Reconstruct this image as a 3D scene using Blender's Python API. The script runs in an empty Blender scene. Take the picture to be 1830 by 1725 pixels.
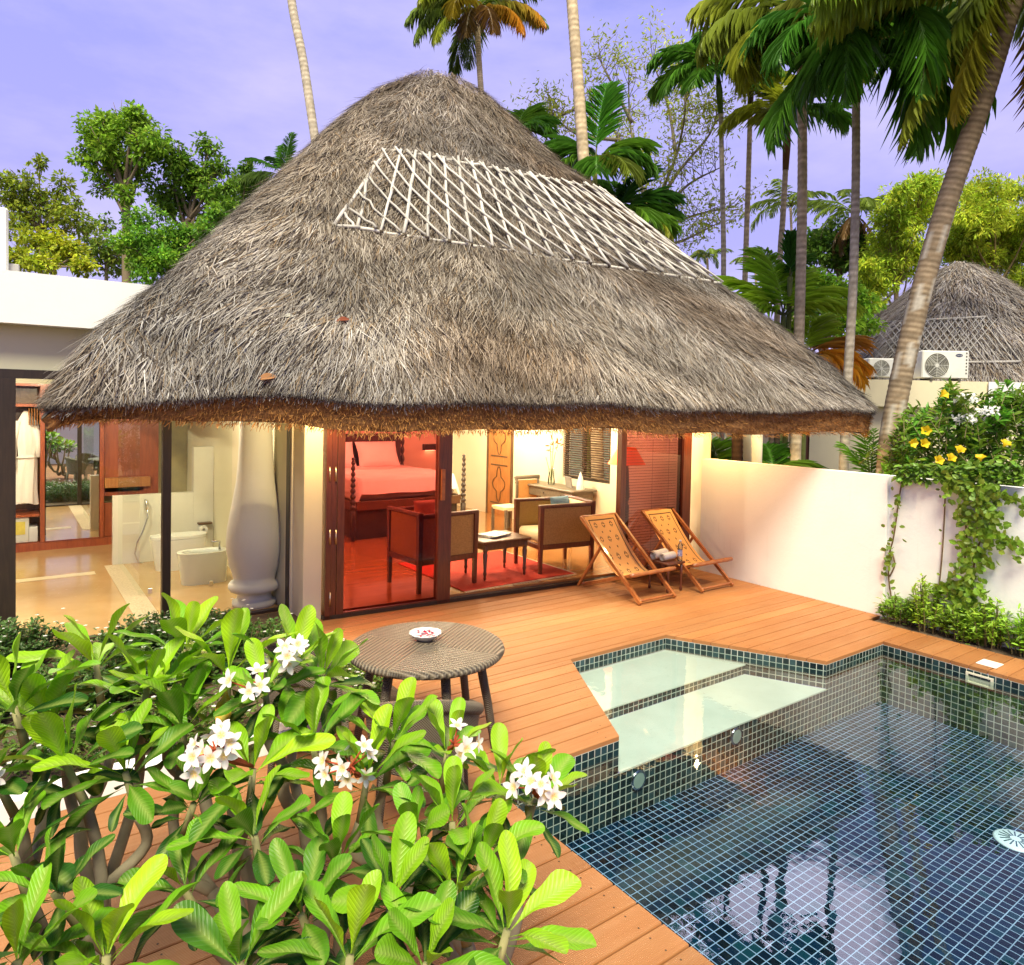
import bpy, math, random
import numpy as np
from mathutils import Vector, Matrix
random.seed(7); rng = np.random.default_rng(11)
SC = bpy.context.scene; COL = SC.collection
rad = math.radians

# ------------------------------------------------------------------ camera
F, CX, CY, H = 1259.86, 915.0, 759.6, 2.45
def _axes():
    pi, ro, ya = rad(1.663), rad(1.186), rad(35.93)
    fw = np.array([math.sin(ya), math.cos(ya), 0.]); rt = np.array([math.cos(ya), -math.sin(ya), 0.]); up = np.array([0, 0, 1.])
    c, s = math.cos(pi), math.sin(pi); fw, up = fw*c-up*s, up*c+fw*s
    c, s = math.cos(ro), math.sin(ro); rt, up = rt*c+up*s, up*c-rt*s
    return fw, rt, up
FW, RT, UP = _axes(); EYE = np.array([0, 0, H])
def ray(u, v): return FW+RT*(u-CX)/F+UP*(CY-v)/F
def Pt(u, v, t): return EYE+ray(u, v)*t
def Pz(u, v, z=0): d = ray(u, v); return EYE+d*(z-H)/d[2]
def Py(u, v, y): d = ray(u, v); return EYE+d*y/d[1]
def Px(u, v, x): d = ray(u, v); return EYE+d*x/d[0]
def lin(r, g, b):
    f = lambda c: c/12.92 if c <= .04045 else ((c+.055)/1.055)**2.4
    return (f(r/255), f(g/255), f(b/255))

cam = bpy.data.cameras.new('camera'); camo = bpy.data.objects.new('camera', cam); COL.objects.link(camo)
m = Matrix.Identity(4)
for i, a in enumerate((RT, UP, -FW)):
    for j in range(3): m[j][i] = float(a[j])
m[0][3], m[1][3], m[2][3] = 0, 0, H
camo.matrix_world = m
cam.sensor_width = 36; cam.lens = 36*F/1830; cam.shift_y = -(862.5-CY)/1830
cam.clip_start = .05; cam.clip_end = 2000
SC.camera = camo

# ------------------------------------------------------------------ nodes
class NT:
    def __init__(s, tree): s.t = tree; s.n = tree.nodes; s.l = tree.links
    def add(s, typ, **kw):
        n = s.n.new(typ)
        for k, v in kw.items():
            if hasattr(n, k) and not k[0].isupper(): setattr(n, k, v)
        return n
    def link(s, a, b): s.l.new(a, b)
    def val(s, x, sock):
        if hasattr(x, 'is_linked') or isinstance(x, bpy.types.NodeSocket): s.l.new(x, sock)
        else: sock.default_value = x
    def math(s, op, a, b=0., c=None, clamp=False):
        n = s.n.new('ShaderNodeMath'); n.operation = op; n.use_clamp = clamp
        s.val(a, n.inputs[0]); s.val(b, n.inputs[1])
        if c is not None: s.val(c, n.inputs[2])
        return n.outputs[0]
    def mix(s, fac, a, b, blend='MIX'):
        n = s.n.new('ShaderNodeMix'); n.data_type = 'RGBA'; n.blend_type = blend
        s.val(fac, n.inputs[0])
        for x, k in ((a, 6), (b, 7)):
            if isinstance(x, tuple): x = (x[0], x[1], x[2], 1)
            s.val(x, n.inputs[k])
        return n.outputs[2]
    def noise(s, vec, scale, detail=4, rough=.55, out=0):
        n = s.n.new('ShaderNodeTexNoise'); n.inputs['Scale'].default_value = scale
        n.inputs['Detail'].default_value = detail; n.inputs['Roughness'].default_value = rough
        if vec is not None: s.l.new(vec, n.inputs['Vector'])
        return n.outputs[out]
    def ramp(s, fac, stops):
        n = s.n.new('ShaderNodeValToRGB'); cr = n.color_ramp
        while len(cr.elements) < len(stops): cr.elements.new(.5)
        for e, (p, c) in zip(cr.elements, stops):
            e.position = p; e.color = (c[0], c[1], c[2], 1) if isinstance(c, tuple) else (c, c, c, 1)
        s.l.new(fac, n.inputs[0]); return n.outputs[0]
    def mapping(s, vec, scale):
        n = s.n.new('ShaderNodeMapping'); s.l.new(vec, n.inputs[0]); n.inputs['Scale'].default_value = scale
        return n.outputs[0]
def newmat(name):
    mt = bpy.data.materials.new(name); mt.use_nodes = True
    nt = NT(mt.node_tree); b = nt.n['Principled BSDF']
    return mt, nt, b
def coords(nt, kind):
    n = nt.n.new('ShaderNodeTexCoord'); return n.outputs[kind]
def pm(name, c1, c2=None, scale=4., rough=.6, bump=0., bscale=60., metal=0., coat=0., stretch=None, dirt=0., rvar=.1, spec=.5, kind='Object'):
    mt, nt, b = newmat(name); v = coords(nt, kind)
    vs = nt.mapping(v, stretch) if stretch else v
    c2 = c2 or tuple(x*.82 for x in c1)
    nz = nt.noise(vs, scale, 5)
    f = nt.ramp(nz, [(.3, 0.), (.7, 1.)])
    col = nt.mix(f, c1, c2)
    if dirt:
        d = nt.ramp(nt.noise(v, scale*.37+.7, 6, .65), [(.5, 0.), (.75, 1.)])
        col = nt.mix(nt.math('MULTIPLY', d, dirt), col, tuple(x*.35 for x in c1))
    nt.link(col, b.inputs['Base Color'])
    nt.link(nt.math('MULTIPLY_ADD', nz, rvar, rough-rvar*.5), b.inputs['Roughness'])
    b.inputs['Metallic'].default_value = metal; b.inputs['Coat Weight'].default_value = coat
    b.inputs['Coat Roughness'].default_value = .08
    b.inputs['Specular IOR Level'].default_value = spec
    if bump:
        bn = nt.n.new('ShaderNodeBump'); bn.inputs['Strength'].default_value = bump; bn.inputs['Distance'].default_value = .01
        nt.link(nt.noise(vs, bscale, 4), bn.inputs['Height']); nt.link(bn.outputs[0], b.inputs['Normal'])
    return mt
def attrmat(name, rough=.5, trans=0., spec=.4, nscale=9., namt=.25, coat=0., metal=0.):
    """colour from the mesh's own colour attribute Col, broken up by noise"""
    mt, nt, b = newmat(name)
    a = nt.n.new('ShaderNodeAttribute'); a.attribute_name = 'Col'
    v = coords(nt, 'Object')
    nz = nt.noise(v, nscale, 4)
    k = nt.math('MULTIPLY_ADD', nz, namt*2, 1-namt)
    hs = nt.n.new('ShaderNodeHueSaturation'); nt.link(a.outputs['Color'], hs.inputs['Color']); nt.link(k, hs.inputs['Value'])
    nt.link(hs.outputs[0], b.inputs['Base Color'])
    b.inputs['Roughness'].default_value = rough; b.inputs['Specular IOR Level'].default_value = spec
    b.inputs['Coat Weight'].default_value = coat; b.inputs['Metallic'].default_value = metal
    if trans:
        t = nt.n.new('ShaderNodeBsdfTranslucent'); nt.link(hs.outputs[0], t.inputs[0])
        mx = nt.n.new('ShaderNodeMixShader'); mx.inputs[0].default_value = trans
        nt.link(b.outputs[0], mx.inputs[1]); nt.link(t.outputs[0], mx.inputs[2])
        nt.link(mx.outputs[0], nt.n['Material Output'].inputs[0])
    return mt
def emit(name, col, st):
    mt, nt, b = newmat(name); b.inputs['Base Color'].default_value = (*col, 1)
    b.inputs['Emission Color'].default_value = (*col, 1); b.inputs['Emission Strength'].default_value = st
    return mt
def glass(name, tint, refl=1., rough=.0, ior=1.5):
    mt, nt, b = newmat(name)
    tr = nt.n.new('ShaderNodeBsdfTransparent'); tr.inputs[0].default_value = (*tint, 1)
    gl = nt.n.new('ShaderNodeBsdfGlossy'); gl.inputs['Roughness'].default_value = rough; gl.inputs[0].default_value = (1, 1, 1, 1)
    fr = nt.n.new('ShaderNodeFresnel'); fr.inputs[0].default_value = ior
    mx = nt.n.new('ShaderNodeMixShader'); nt.link(nt.math('MULTIPLY', fr.outputs[0], refl, clamp=True), mx.inputs[0])
    nt.link(tr.outputs[0], mx.inputs[1]); nt.link(gl.outputs[0], mx.inputs[2])
    nt.link(mx.outputs[0], nt.n['Material Output'].inputs[0])
    return mt

# ------------------------------------------------------------------ mesh builders
def unit(v):
    v = np.asarray(v, float); n = np.linalg.norm(v); return v/n if n > 1e-9 else v
def frame_of(d, hint=(0, 0, 1)):
    d = unit(d); h = np.asarray(hint, float)
    if abs(d @ unit(h)) > .97: h = np.array([1., 0, 0]) if abs(d[0]) < .9 else np.array([0, 1., 0])
    x = unit(np.cross(h, d)); y = np.cross(d, x); return x, y, d
def link(o, parent=None):
    COL.objects.link(o)
    if parent is not None: o.parent = parent
    return o
class MB:
    def __init__(s): s.v = []; s.f = []; s.c = []; s.uv = {}; s.col = (1, 1, 1); s.blocks = []
    def pt(s, p): s.v.append((float(p[0]), float(p[1]), float(p[2]))); s.c.append(s.col); return len(s.v)-1
    def face(s, idx, uv=None):
        s.f.append(tuple(idx))
        if uv is not None: s.uv[len(s.f)-1] = uv
    def poly(s, pts, uv=None): s.face([s.pt(p) for p in pts], uv)
    def hexa(s, b4, t4):
        i = [s.pt(p) for p in list(b4)+list(t4)]
        for f in ((3, 2, 1, 0), (4, 5, 6, 7), (0, 1, 5, 4), (1, 2, 6, 5), (2, 3, 7, 6), (3, 0, 4, 7)): s.face([i[k] for k in f])
    def box(s, x0, x1, y0, y1, z0, z1):
        s.hexa([(x0, y0, z0), (x1, y0, z0), (x1, y1, z0), (x0, y1, z0)], [(x0, y0, z1), (x1, y0, z1), (x1, y1, z1), (x0, y1, z1)])
    def rbox(s, c, size, rz=0., bev=0., rx=0., ry=0.):
        """box about centre c, with chamfered edges when bev > 0"""
        R = Matrix.Rotation(rz, 3, 'Z') @ Matrix.Rotation(ry, 3, 'Y') @ Matrix.Rotation(rx, 3, 'X'); R = np.array(R)
        hx, hy, hz = (q/2 for q in size); c = np.asarray(c, float)
        if bev <= 0:
            q = [(-hx, -hy), (hx, -hy), (hx, hy), (-hx, hy)]
            s.hexa([c+R@np.array([x, y, -hz]) for x, y in q], [c+R@np.array([x, y, hz]) for x, y in q]); return
        b = min(bev, hx*.9, hy*.9, hz*.9); rings = []
        for z, e in ((-hz, b), (-hz+b, 0), (hz-b, 0), (hz, b)):
            o = [(-hx+e, -hy+b), (-hx+b, -hy+e), (hx-b, -hy+e), (hx-e, -hy+b), (hx-e, hy-b), (hx-b, hy-e), (-hx+b, hy-e), (-hx+e, hy-b)]
            rings.append([s.pt(c+R@np.array([x, y, z])) for x, y in o])
        for a, d in zip(rings, rings[1:]):
            for k in range(8): s.face([a[k], a[(k+1) % 8], d[(k+1) % 8], d[k]])
        s.face(rings[0][::-1]); s.face(rings[-1])
    def beam(s, a, b, w, h, hint=(0, 0, 1), ext=0.):
        a = np.asarray(a, float); b = np.asarray(b, float); x, y, d = frame_of(b-a, hint); a = a-d*ext; b = b+d*ext
        q = [(-w/2, -h/2), (w/2, -h/2), (w/2, h/2), (-w/2, h/2)]
        s.hexa([a+x*i+y*j for i, j in q], [b+x*i+y*j for i, j in q])
    def tube(s, path, radii, n=8, cap=True):
        path = [np.asarray(p, float) for p in path]
        if not hasattr(radii, '__len__'): radii = [radii]*len(path)
        rings = []; X = None
        for k, p in enumerate(path):
            d = unit(path[min(k+1, len(path)-1)]-path[max(k-1, 0)])
            if X is None: X, Y, _ = frame_of(d)
            else:
                X = unit(X-d*(X@d)); Y = np.cross(d, X)
            rings.append([s.pt(p+(X*math.cos(2*math.pi*j/n)+Y*math.sin(2*math.pi*j/n))*radii[k]) for j in range(n)])
        for a, b in zip(rings, rings[1:]):
            for j in range(n): s.face([a[j], a[(j+1) % n], b[(j+1) % n], b[j]])
        if cap: s.face(rings[0][::-1]); s.face(rings[-1])
    def lathe(s, prof, c=(0, 0, 0), n=24, sq=None, cap=True):
        c = np.asarray(c, float); rings = []
        for k, (r, z) in enumerate(prof):
            rings.append([s.pt(c+np.array([r*math.cos(2*math.pi*j/n)*(1+(sq(j, n, k) if sq else 0)), r*math.sin(2*math.pi*j/n)*(1+(sq(j, n, k) if sq else 0)), z])) for j in range(n)])
        for a, b in zip(rings, rings[1:]):
            for j in range(n): s.face([a[j], a[(j+1) % n], b[(j+1) % n], b[j]])
        if cap: s.face(rings[0][::-1]); s.face(rings[-1])
    def ball(s, c, r, n=10, sz=1.):
        s.lathe([(max(r*math.sin(math.pi*k/n), 1e-4), -r*sz*math.cos(math.pi*k/n)) for k in range(n+1)], c, n+2)
    def grid(s, fn, nu, nv, closed=False, uvf=None):
        idx = [[s.pt(fn(i/(nu if closed else nu-1), j/(nv-1))) for i in range(nu)] for j in range(nv)]
        for j in range(nv-1):
            for i in range(nu if closed else nu-1):
                i2 = (i+1) % nu
                uv = None
                if uvf:
                    a, b = i/(nu if closed else nu-1), (i+1)/(nu if closed else nu-1); c, d = j/(nv-1), (j+1)/(nv-1)
                    uv = [uvf(a, c), uvf(b, c), uvf(b, d), uvf(a, d)]
                s.face([idx[j][i], idx[j][i2], idx[j+1][i2], idx[j+1][i]], uv)
    def batch(s, V, F_, C, A=None):
        """V (N,k,3) instances of a template with faces F_ and colours C (N,3) or (N,k,3)"""
        s.blocks.append((np.asarray(V, np.float32), F_, np.asarray(C, np.float32), A))
    def build(s, name, mat, parent=None, loc=(0, 0, 0), smooth=False):
        loc = np.asarray(loc, np.float32)
        V = [np.asarray(s.v, np.float32).reshape(-1, 3)]; C = [np.asarray(s.c, np.float32).reshape(-1, 3)]
        li = [i for f in s.f for i in f]; lt = [len(f) for f in s.f]; off = len(s.v)
        LI = [np.asarray(li, np.int32)]; LT = [np.asarray(lt, np.int32)]
        AL = [np.ones(len(s.v), np.float32)]
        for bv, bf, bc, ba in s.blocks:
            N, k = bv.shape[:2]
            V.append(bv.reshape(-1, 3)); AL.append(np.ones(N*k, np.float32) if ba is None else np.tile(np.asarray(ba, np.float32), N))
            C.append((np.repeat(bc[:, None, :], k, 1) if bc.ndim == 2 else bc).reshape(-1, 3))
            base = (np.arange(N, dtype=np.int32)*k+off)[:, None]
            flat = np.asarray([i for f in bf for i in f], np.int32)[None, :]
            LI.append((base+flat).ravel()); LT.append(np.tile(np.asarray([len(f) for f in bf], np.int32), N)); off += N*k
        V = np.concatenate(V)-loc; C = np.concatenate(C); LI = np.concatenate(LI); LT = np.concatenate(LT)
        me = bpy.data.meshes.new(name)
        me.vertices.add(len(V)); me.vertices.foreach_set('co', V.ravel())
        me.loops.add(len(LI)); me.loops.foreach_set('vertex_index', LI)
        me.polygons.add(len(LT)); ls = np.zeros(len(LT), np.int32); ls[1:] = np.cumsum(LT)[:-1]
        me.polygons.foreach_set('loop_start', ls)
        try: me.polygons.foreach_set('loop_total', LT)
        except Exception: pass
        ca = me.color_attributes.new('Col', 'FLOAT_COLOR', 'POINT')
        ca.data.foreach_set('color', np.concatenate([C, np.concatenate(AL)[:, None]], 1).ravel())
        if s.uv:
            ul = me.uv_layers.new(name='UVMap'); uv = np.zeros((len(LI), 2), np.float32)
            for fi, q in s.uv.items(): uv[ls[fi]:ls[fi]+len(q)] = q
            ul.data.foreach_set('uv', uv.ravel())
        me.update(calc_edges=True); me.validate()
        me.polygons.foreach_set('use_smooth', np.full(len(me.polygons), bool(smooth)))
        o = bpy.data.objects.new(name, me); o.location = [float(q) for q in (loc if parent is None else (0, 0, 0))]
        for q in (mat if isinstance(mat, (list, tuple)) else [mat]): me.materials.append(q)
        return link(o, parent)
def orient(D, Nn):
    """frames from directions D and rough normals Nn: (N,3) each -> X along, Y across, Z normal"""
    D = D/np.linalg.norm(D, axis=1, keepdims=True)
    Y = np.cross(Nn, D); l = np.linalg.norm(Y, axis=1, keepdims=True)
    bad = l[:, 0] < 1e-4; Y[bad] = np.cross(D[bad], np.array([.3, .9, .2])); l = np.linalg.norm(Y, axis=1, keepdims=True)
    Y = Y/l; return D, Y, np.cross(D, Y)
def leaf_tpl(widths, fold=.15, curl=.2):
    """leaf template: widths at equal steps along; returns (k,3) verts with x 0..1, y half widths -.5..5"""
    n = len(widths)-1; v = []; f = []
    for i, w in enumerate(widths):
        x = i/n; z = -curl*x*x
        v += [(x, -w/2, z+fold*w/2), (x, 0, z), (x, w/2, z+fold*w/2)]
    for i in range(n):
        a = i*3
        f += [(a, a+3, a+4, a+1), (a+1, a+4, a+5, a+2)]
    return np.array(v), f
def put_leaves(mb, B, D, Nn, L, W, C, tpl, curlv=None):
    v, f = tpl; X, Y, Z = orient(np.asarray(D, float), np.asarray(Nn, float)); L = np.asarray(L)[:, None, None]; W = np.asarray(W)[:, None, None]
    t = v[None]
    zc = t[:, :, 2:3]*1.
    if curlv is not None: zc = zc - np.asarray(curlv)[:, None, None]*t[:, :, 0:1]**2
    V = np.asarray(B)[:, None, :]+X[:, None, :]*t[:, :, 0:1]*L+Y[:, None, :]*t[:, :, 1:2]*W+Z[:, None, :]*zc*L
    mb.batch(V, f, C)
LEAF_SMALL = (np.array([(0, 0, 0), (.5, -.5, .06), (1, 0, -.1), (.5, .5, .06)]), [(0, 1, 2, 3)])
LEAF_OVAL = (np.array([(0, 0, 0), (.3, -.42, .05), (.7, -.42, .0), (1, 0, -.12), (.7, .42, 0.), (.3, .42, .05), (.5, 0, -.02)]),
             [(0, 1, 6), (1, 2, 6), (2, 3, 6), (3, 4, 6), (4, 5, 6), (5, 0, 6)])
LEAF_PLUM = leaf_tpl([.05, .16, .42, .7, .92, 1., .92, .62, .12], .22, .12)
def jit(col, n, amt=.25, hue=.12):
    c = np.asarray(col, float)[None, :]*(1+rng.uniform(-amt, amt, (n, 1)))*(1+rng.uniform(-hue, hue, (n, 3)))
    return np.clip(c, 0, 1)
def rdir(n):
    d = rng.normal(size=(n, 3)); return d/np.linalg.norm(d, axis=1, keepdims=True)

# ------------------------------------------------------------------ things
def tag(o, label=None, cat=None, group=None, kind=None):
    if label: o['label'] = label
    if cat: o['category'] = cat
    if group: o['group'] = group
    if kind: o['kind'] = kind
    return o
def thing(name, label, cat, loc=(0, 0, 0), rz=0., group=None):
    o = bpy.data.objects.new(name, None); o.empty_display_size = .2; COL.objects.link(o)
    o.location = [float(q) for q in loc]; o.rotation_euler = (0, 0, rz); return tag(o, label, cat, group)
def kids(o): return [c for c in bpy.data.objects if c.parent == o]
def dup(o, loc=None, rz=None, label=None, parent=None, sc=None):
    ks = kids(o); c = o.copy(); COL.objects.link(c)
    if parent is not None: c.parent = parent
    if loc is not None: c.location = [float(q) for q in loc]
    if rz is not None: c.rotation_euler = (0, 0, rz)
    if sc is not None: c.scale = (sc, sc, sc)
    if label: c['label'] = label
    for k in ks: dup(k, parent=c)
    return c

# ------------------------------------------------------------------ world and sun
EXPO = 1.45
w = bpy.data.worlds.new('World'); SC.world = w; w.use_nodes = True
nt = NT(w.node_tree); bg = nt.n['Background']
sky = nt.n.new('ShaderNodeTexSky'); sky.sky_type = 'NISHITA'; sky.sun_disc = False
SUN_AZ, SUN_EL = rad(-143), rad(57)      # compass direction of the sun seen from the scene: azimuth from +Y towards +X
sky.sun_elevation = SUN_EL; sky.sun_rotation = SUN_AZ
sky.air_density = 1.; sky.dust_density = 1.5; sky.ozone_density = 3.
tc = nt.n.new('ShaderNodeTexCoord')
sep = nt.n.new('ShaderNodeSeparateXYZ'); nt.link(tc.outputs['Generated'], sep.inputs[0])
grad = nt.ramp(sep.outputs['Z'], [(.0, (4.9, 3.8, 7.4)), (.22, (4.2, 3.75, 8.5)), (.47, (3.6, 3.6, 8.8)), (.61, (1.3, 1.75, 4.4)), (1., (1.1, 1.5, 3.8))])
mp = nt.mapping(tc.outputs['Generated'], (1.6, 1.6, 4.5))
cl = nt.ramp(nt.noise(mp, 1.7, 8, .58), [(.38, 0.), (.70, 1.)])
skyc = nt.mix(nt.math('MULTIPLY', nt.math('MULTIPLY', cl, .75), nt.ramp(sep.outputs['Z'], [(.48, 1.), (.6, .15)])), grad, (7.0, 6.1, 9.0))
# bright sky patch added above the view, put there to reflect in the pool
dv = nt.n.new('ShaderNodeVectorMath'); dv.operation = 'DOT_PRODUCT'; nt.link(tc.outputs['Generated'], dv.inputs[0]); dv.inputs[1].default_value = (.628, .506, .591)
refl_patch = nt.ramp(nt.math('ADD', dv.outputs['Value'], nt.math('MULTIPLY_ADD', nt.noise(tc.outputs['Generated'], 9., 7, .6), .045, -.022)), [(.974, 0.), (.984, 1.)])
refl_patch = nt.math('MULTIPLY', refl_patch, nt.ramp(nt.math('ADD', sep.outputs['Z'], nt.math('MULTIPLY_ADD', nt.noise(tc.outputs['Generated'], 14., 5, .6), .05, -.025)), [(.495, 0.), (.520, 1.)]))
skyc = nt.mix(refl_patch, skyc, (52., 48., 60.))
tint = nt.mix(.22, skyc, sky.outputs[0])
nt.link(tint, bg.inputs[0]); bg.inputs[1].default_value = .05
sd = bpy.data.lights.new('sun', 'SUN'); sd.energy = 3.0; sd.angle = rad(24); sd.color = (1., .93, .68)
so = bpy.data.objects.new('sun', sd); COL.objects.link(so)
sv = Vector((math.sin(SUN_AZ)*math.cos(SUN_EL), math.cos(SUN_AZ)*math.cos(SUN_EL), math.sin(SUN_EL)))
so.rotation_euler = (-sv).to_track_quat('-Z', 'Y').to_euler(); so.location = (-4, -8, 12)
SC.view_settings.view_transform = 'Standard'; SC.view_settings.look = 'None'; SC.view_settings.exposure = EXPO; SC.view_settings.gamma = 1
SC.render.engine = 'CYCLES'; cy = SC.cycles
cy.use_denoising = True
try: cy.denoiser = 'OPENIMAGEDENOISE'
except Exception: pass
cy.max_bounces = 8; cy.diffuse_bounces = 3; cy.glossy_bounces = 4; cy.transmission_bounces = 4; cy.transparent_max_bounces = 16
cy.sample_clamp_indirect = 6.; cy.caustics_reflective = False; cy.caustics_refractive = False; cy.blur_glossy = .5

# ------------------------------------------------------------------ materials
M = {}
M['plaster'] = pm('white_plaster', (.80, .79, .76), (.74, .73, .70), 1.2, .85, .12, 45, dirt=.05)
def weather(mt, amt=.5, tone=(.40, .37, .30)):
    """rain streaks and blotches of grime on painted plaster"""
    n_ = NT(mt.node_tree); b_ = n_.n['Principled BSDF']; src = b_.inputs['Base Color'].links[0].from_socket; v = coords(n_, 'Object')
    st = n_.ramp(n_.noise(n_.mapping(v, (5, 5, .35)), 2.4, 7, .68), [(.56, 0.), (.78, 1.)]); bl = n_.ramp(n_.noise(v, 1.1, 6, .62), [(.46, 0.), (.70, 1.)])
    n_.link(n_.mix(n_.math('MULTIPLY', n_.math('MULTIPLY_ADD', bl, .8, .12), n_.math('MULTIPLY', st, amt)), src, tone), b_.inputs['Base Color']); return mt
M['wallwhite'] = pm('garden_wall_paint', (.82, .81, .79), (.76, .75, .72), .9, .85, .15, 30, dirt=.10)
weather(M['plaster'], .30); weather(M['wallwhite'], .42)
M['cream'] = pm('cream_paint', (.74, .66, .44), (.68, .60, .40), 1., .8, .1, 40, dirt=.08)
M['indoor'] = pm('indoor_paint', (.76, .70, .52), (.72, .66, .48), 1., .8)
M['darkframe'] = pm('dark_timber_frame', (.035, .022, .014), (.02, .013, .009), 8, .4, .1, 60, stretch=(6, 6, .6))
M['mahog'] = pm('mahogany', (.14, .034, .014), (.075, .016, .008), 6, .32, .12, 40, coat=.3, stretch=(7, 7, .7))
M['redwood'] = pm('wardrobe_redwood', (.36, .085, .03), (.24, .05, .018), 5, .35, .1, 40, coat=.3, stretch=(6, 6, .7))
M['carved'] = pm('carved_door_wood', (.46, .19, .05), (.33, .12, .03), 5, .45, .15, 40, stretch=(7, 7, .8))
M['brownwood'] = pm('brown_furniture_wood', (.13, .06, .025), (.075, .034, .014), 7, .35, .1, 50, coat=.25, stretch=(5, 5, 1))
M['blackwood'] = pm('ebony_bed_wood', (.05, .034, .022), (.022, .014, .01), 7, .35, .1, 50, coat=.2)
M['greywood'] = pm('grey_brown_desk_wood', (.20, .17, .12), (.13, .11, .08), 7, .45, .1, 50, stretch=(1, 5, 5))
M['bamboo'] = pm('orange_bamboo', (.42, .15, .04), (.27, .075, .022), 5, .35, .1, 30, coat=.3, stretch=(4, 4, 4))
M['cane'] = pm('woven_cane', (.46, .29, .085), (.30, .18, .05), 60, .6, .5, 180)
M['cream_cloth'] = pm('cream_cushion', (.78, .70, .44), (.72, .64, .40), 6, .9, .2, 120)
M['linen'] = pm('white_linen', (.83, .80, .76), (.78, .74, .7), 3, .9, .25, 18)
M['towel'] = pm('white_towel', (.84, .82, .78), (.76, .74, .7), 30, .95, .8, 160)
M['red_rug'] = pm('red_rug', (.50, .035, .012), (.40, .022, .01), 40, .95, .5, 200)
M['floor_in'] = pm('polished_amber_floor', (.42, .19, .055), (.33, .13, .035), 1.5, .16, .02, 20, coat=.4, stretch=(.6, 6, 1))
M['bathfloor'] = pm('honey_stone_floor', (.55, .36, .17), (.46, .28, .12), 2.2, .2, .03, 20, coat=.25, dirt=.05)
M['pebble'] = pm('pebble_strip', (.66, .55, .40), (.40, .31, .20), 55, .7, .9, 60)
M['ceramic'] = pm('white_ceramic', (.84, .84, .82), (.8, .8, .78), 2, .1, coat=.5, rvar=.02)
M['chrome'] = pm('chrome', (.7, .7, .7), (.6, .6, .6), 3, .15, metal=1.)
M['brass'] = pm('pale_hinge_metal', (.8, .66, .46), (.7, .55, .36), 3, .3, metal=1.)
M['leaf'] = attrmat('leaf', .42, .42, .45, 14, .18)
M['leaf_matte'] = attrmat('leaf_soft', .6, .42, .25, 3, .22)
M['plum'] = attrmat('plumeria_leaf', .40, .26, .25, 30, .08)
_n = NT(M['plum'].node_tree); _b = _n.n['Principled BSDF']; _a = [x for x in _n.n if x.type == 'ATTRIBUTE'][0]; _h = [x for x in _n.n if x.type == 'HUE_SAT'][0]
_v = _n.math('POWER', _n.math('ABSOLUTE', _n.math('SINE', _n.math('MULTIPLY', _a.outputs['Alpha'], 46.))), 6.)      # side veins
_k = [l.from_socket for l in _n.l if l.to_node == _h and l.to_socket.name == 'Value'][0]
_n.link(_n.math('MULTIPLY', _k, _n.math('MULTIPLY_ADD', _v, .13, .96)), _h.inputs['Value'])
_bn = _n.n.new('ShaderNodeBump'); _bn.inputs['Strength'].default_value = .5; _bn.inputs['Distance'].default_value = .002; _n.link(_v, _bn.inputs['Height']); _n.link(_bn.outputs[0], _b.inputs['Normal'])
M['petal'] = attrmat('petal', .55, .35, .3, 20, .05)
M['bark'] = attrmat('bark', .85, 0, .2, 18, .35)
M['paint'] = attrmat('painted', .5, 0, .4, 8, .06)
M['glass'] = glass('clear_glass', (.93, .96, .93), .55)
M['redglass'] = glass('red_tinted_glass', (.50, .12, .115), .45)
M['soil'] = pm('garden_soil', (.10, .065, .04), (.05, .033, .02), 12, .95, .8, 60)
RC0 = np.array([5.45, 9.68]); RE = np.array([.982, -.187]); RN = np.array([.187, .982])
ZR = [2.1, 2.285, 2.997, 3.592, 4.133, 5.027, 5.985, 6.566, 6.982, 7.323, 7.62]; KR = [1.03, 1.005, .887, .774, .660, .489, .292, .203, .138, .070, 0]
ZL_ = [2.1, 2.4, 2.969, 3.491, 4.096, 4.821, 5.41, 6.105, 6.761, 7.161, 7.62]; KL = [1.035, 1.0, .931, .819, .706, .571, .459, .335, .212, .115, 0]
def roof_pt(t, z, off=0.):
    """t 0..1 round the eaves: 0-.25 front from left to right, .25-.5 right, .5-.75 back, .75-1 left; z the height; arrays allowed"""
    t = np.asarray(t, float) % 1.; z = np.asarray(z, float)
    kr = np.interp(z, ZR, KR); kl = np.interp(z, ZL_, KL); km = .5*(kr+kl)
    e = np.floor(t*4); f_ = (t*4-e)*2-1
    px = np.select([e == 0, e == 1, e == 2], [f_, np.ones_like(f_), -f_], -np.ones_like(f_))
    py = np.select([e == 0, e == 1, e == 2], [-np.ones_like(f_), f_, np.ones_like(f_)], -f_)
    r = np.clip(.07+.9*np.clip(1-km,0,1)**2.2, .07, .97)
    ax, ay = np.abs(px), np.abs(py); mx = np.maximum(ax, ay); ux, uy = ax/mx, ay/mx
    c = 1-r; mn = np.minimum(ux, uy); inarc = mn > c
    # ray (ux,uy)*s hits circle centre (c,c) radius r
    A = ux*ux+uy*uy; B = -2*c*(ux+uy); Cc = 2*c*c-r*r
    disc = np.maximum(B*B-4*A*Cc, 0); s = np.where(inarc, (-B+np.sqrt(disc))/(2*A), 1.)
    px = px/mx*s; py = py/mx*s
    g = 1/(1-.2929*r)
    w_ = np.clip(px*2.5+.5, 0, 1); w_ = w_*w_*(3-2*w_)
    k = kl*(1-w_)+kr*w_
    p = px*np.where(px < 0, 4.37, 4.69)*k*g; q = py*4.30*(km*.75+k*.25)*g
    l = np.sqrt(p*p+q*q)+1e-6; p = p+off*p/l; q = q+off*q/l
    return RC0[0]+RE[0]*p+RN[0]*q, RC0[1]+RE[1]*p+RN[1]*q
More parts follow.
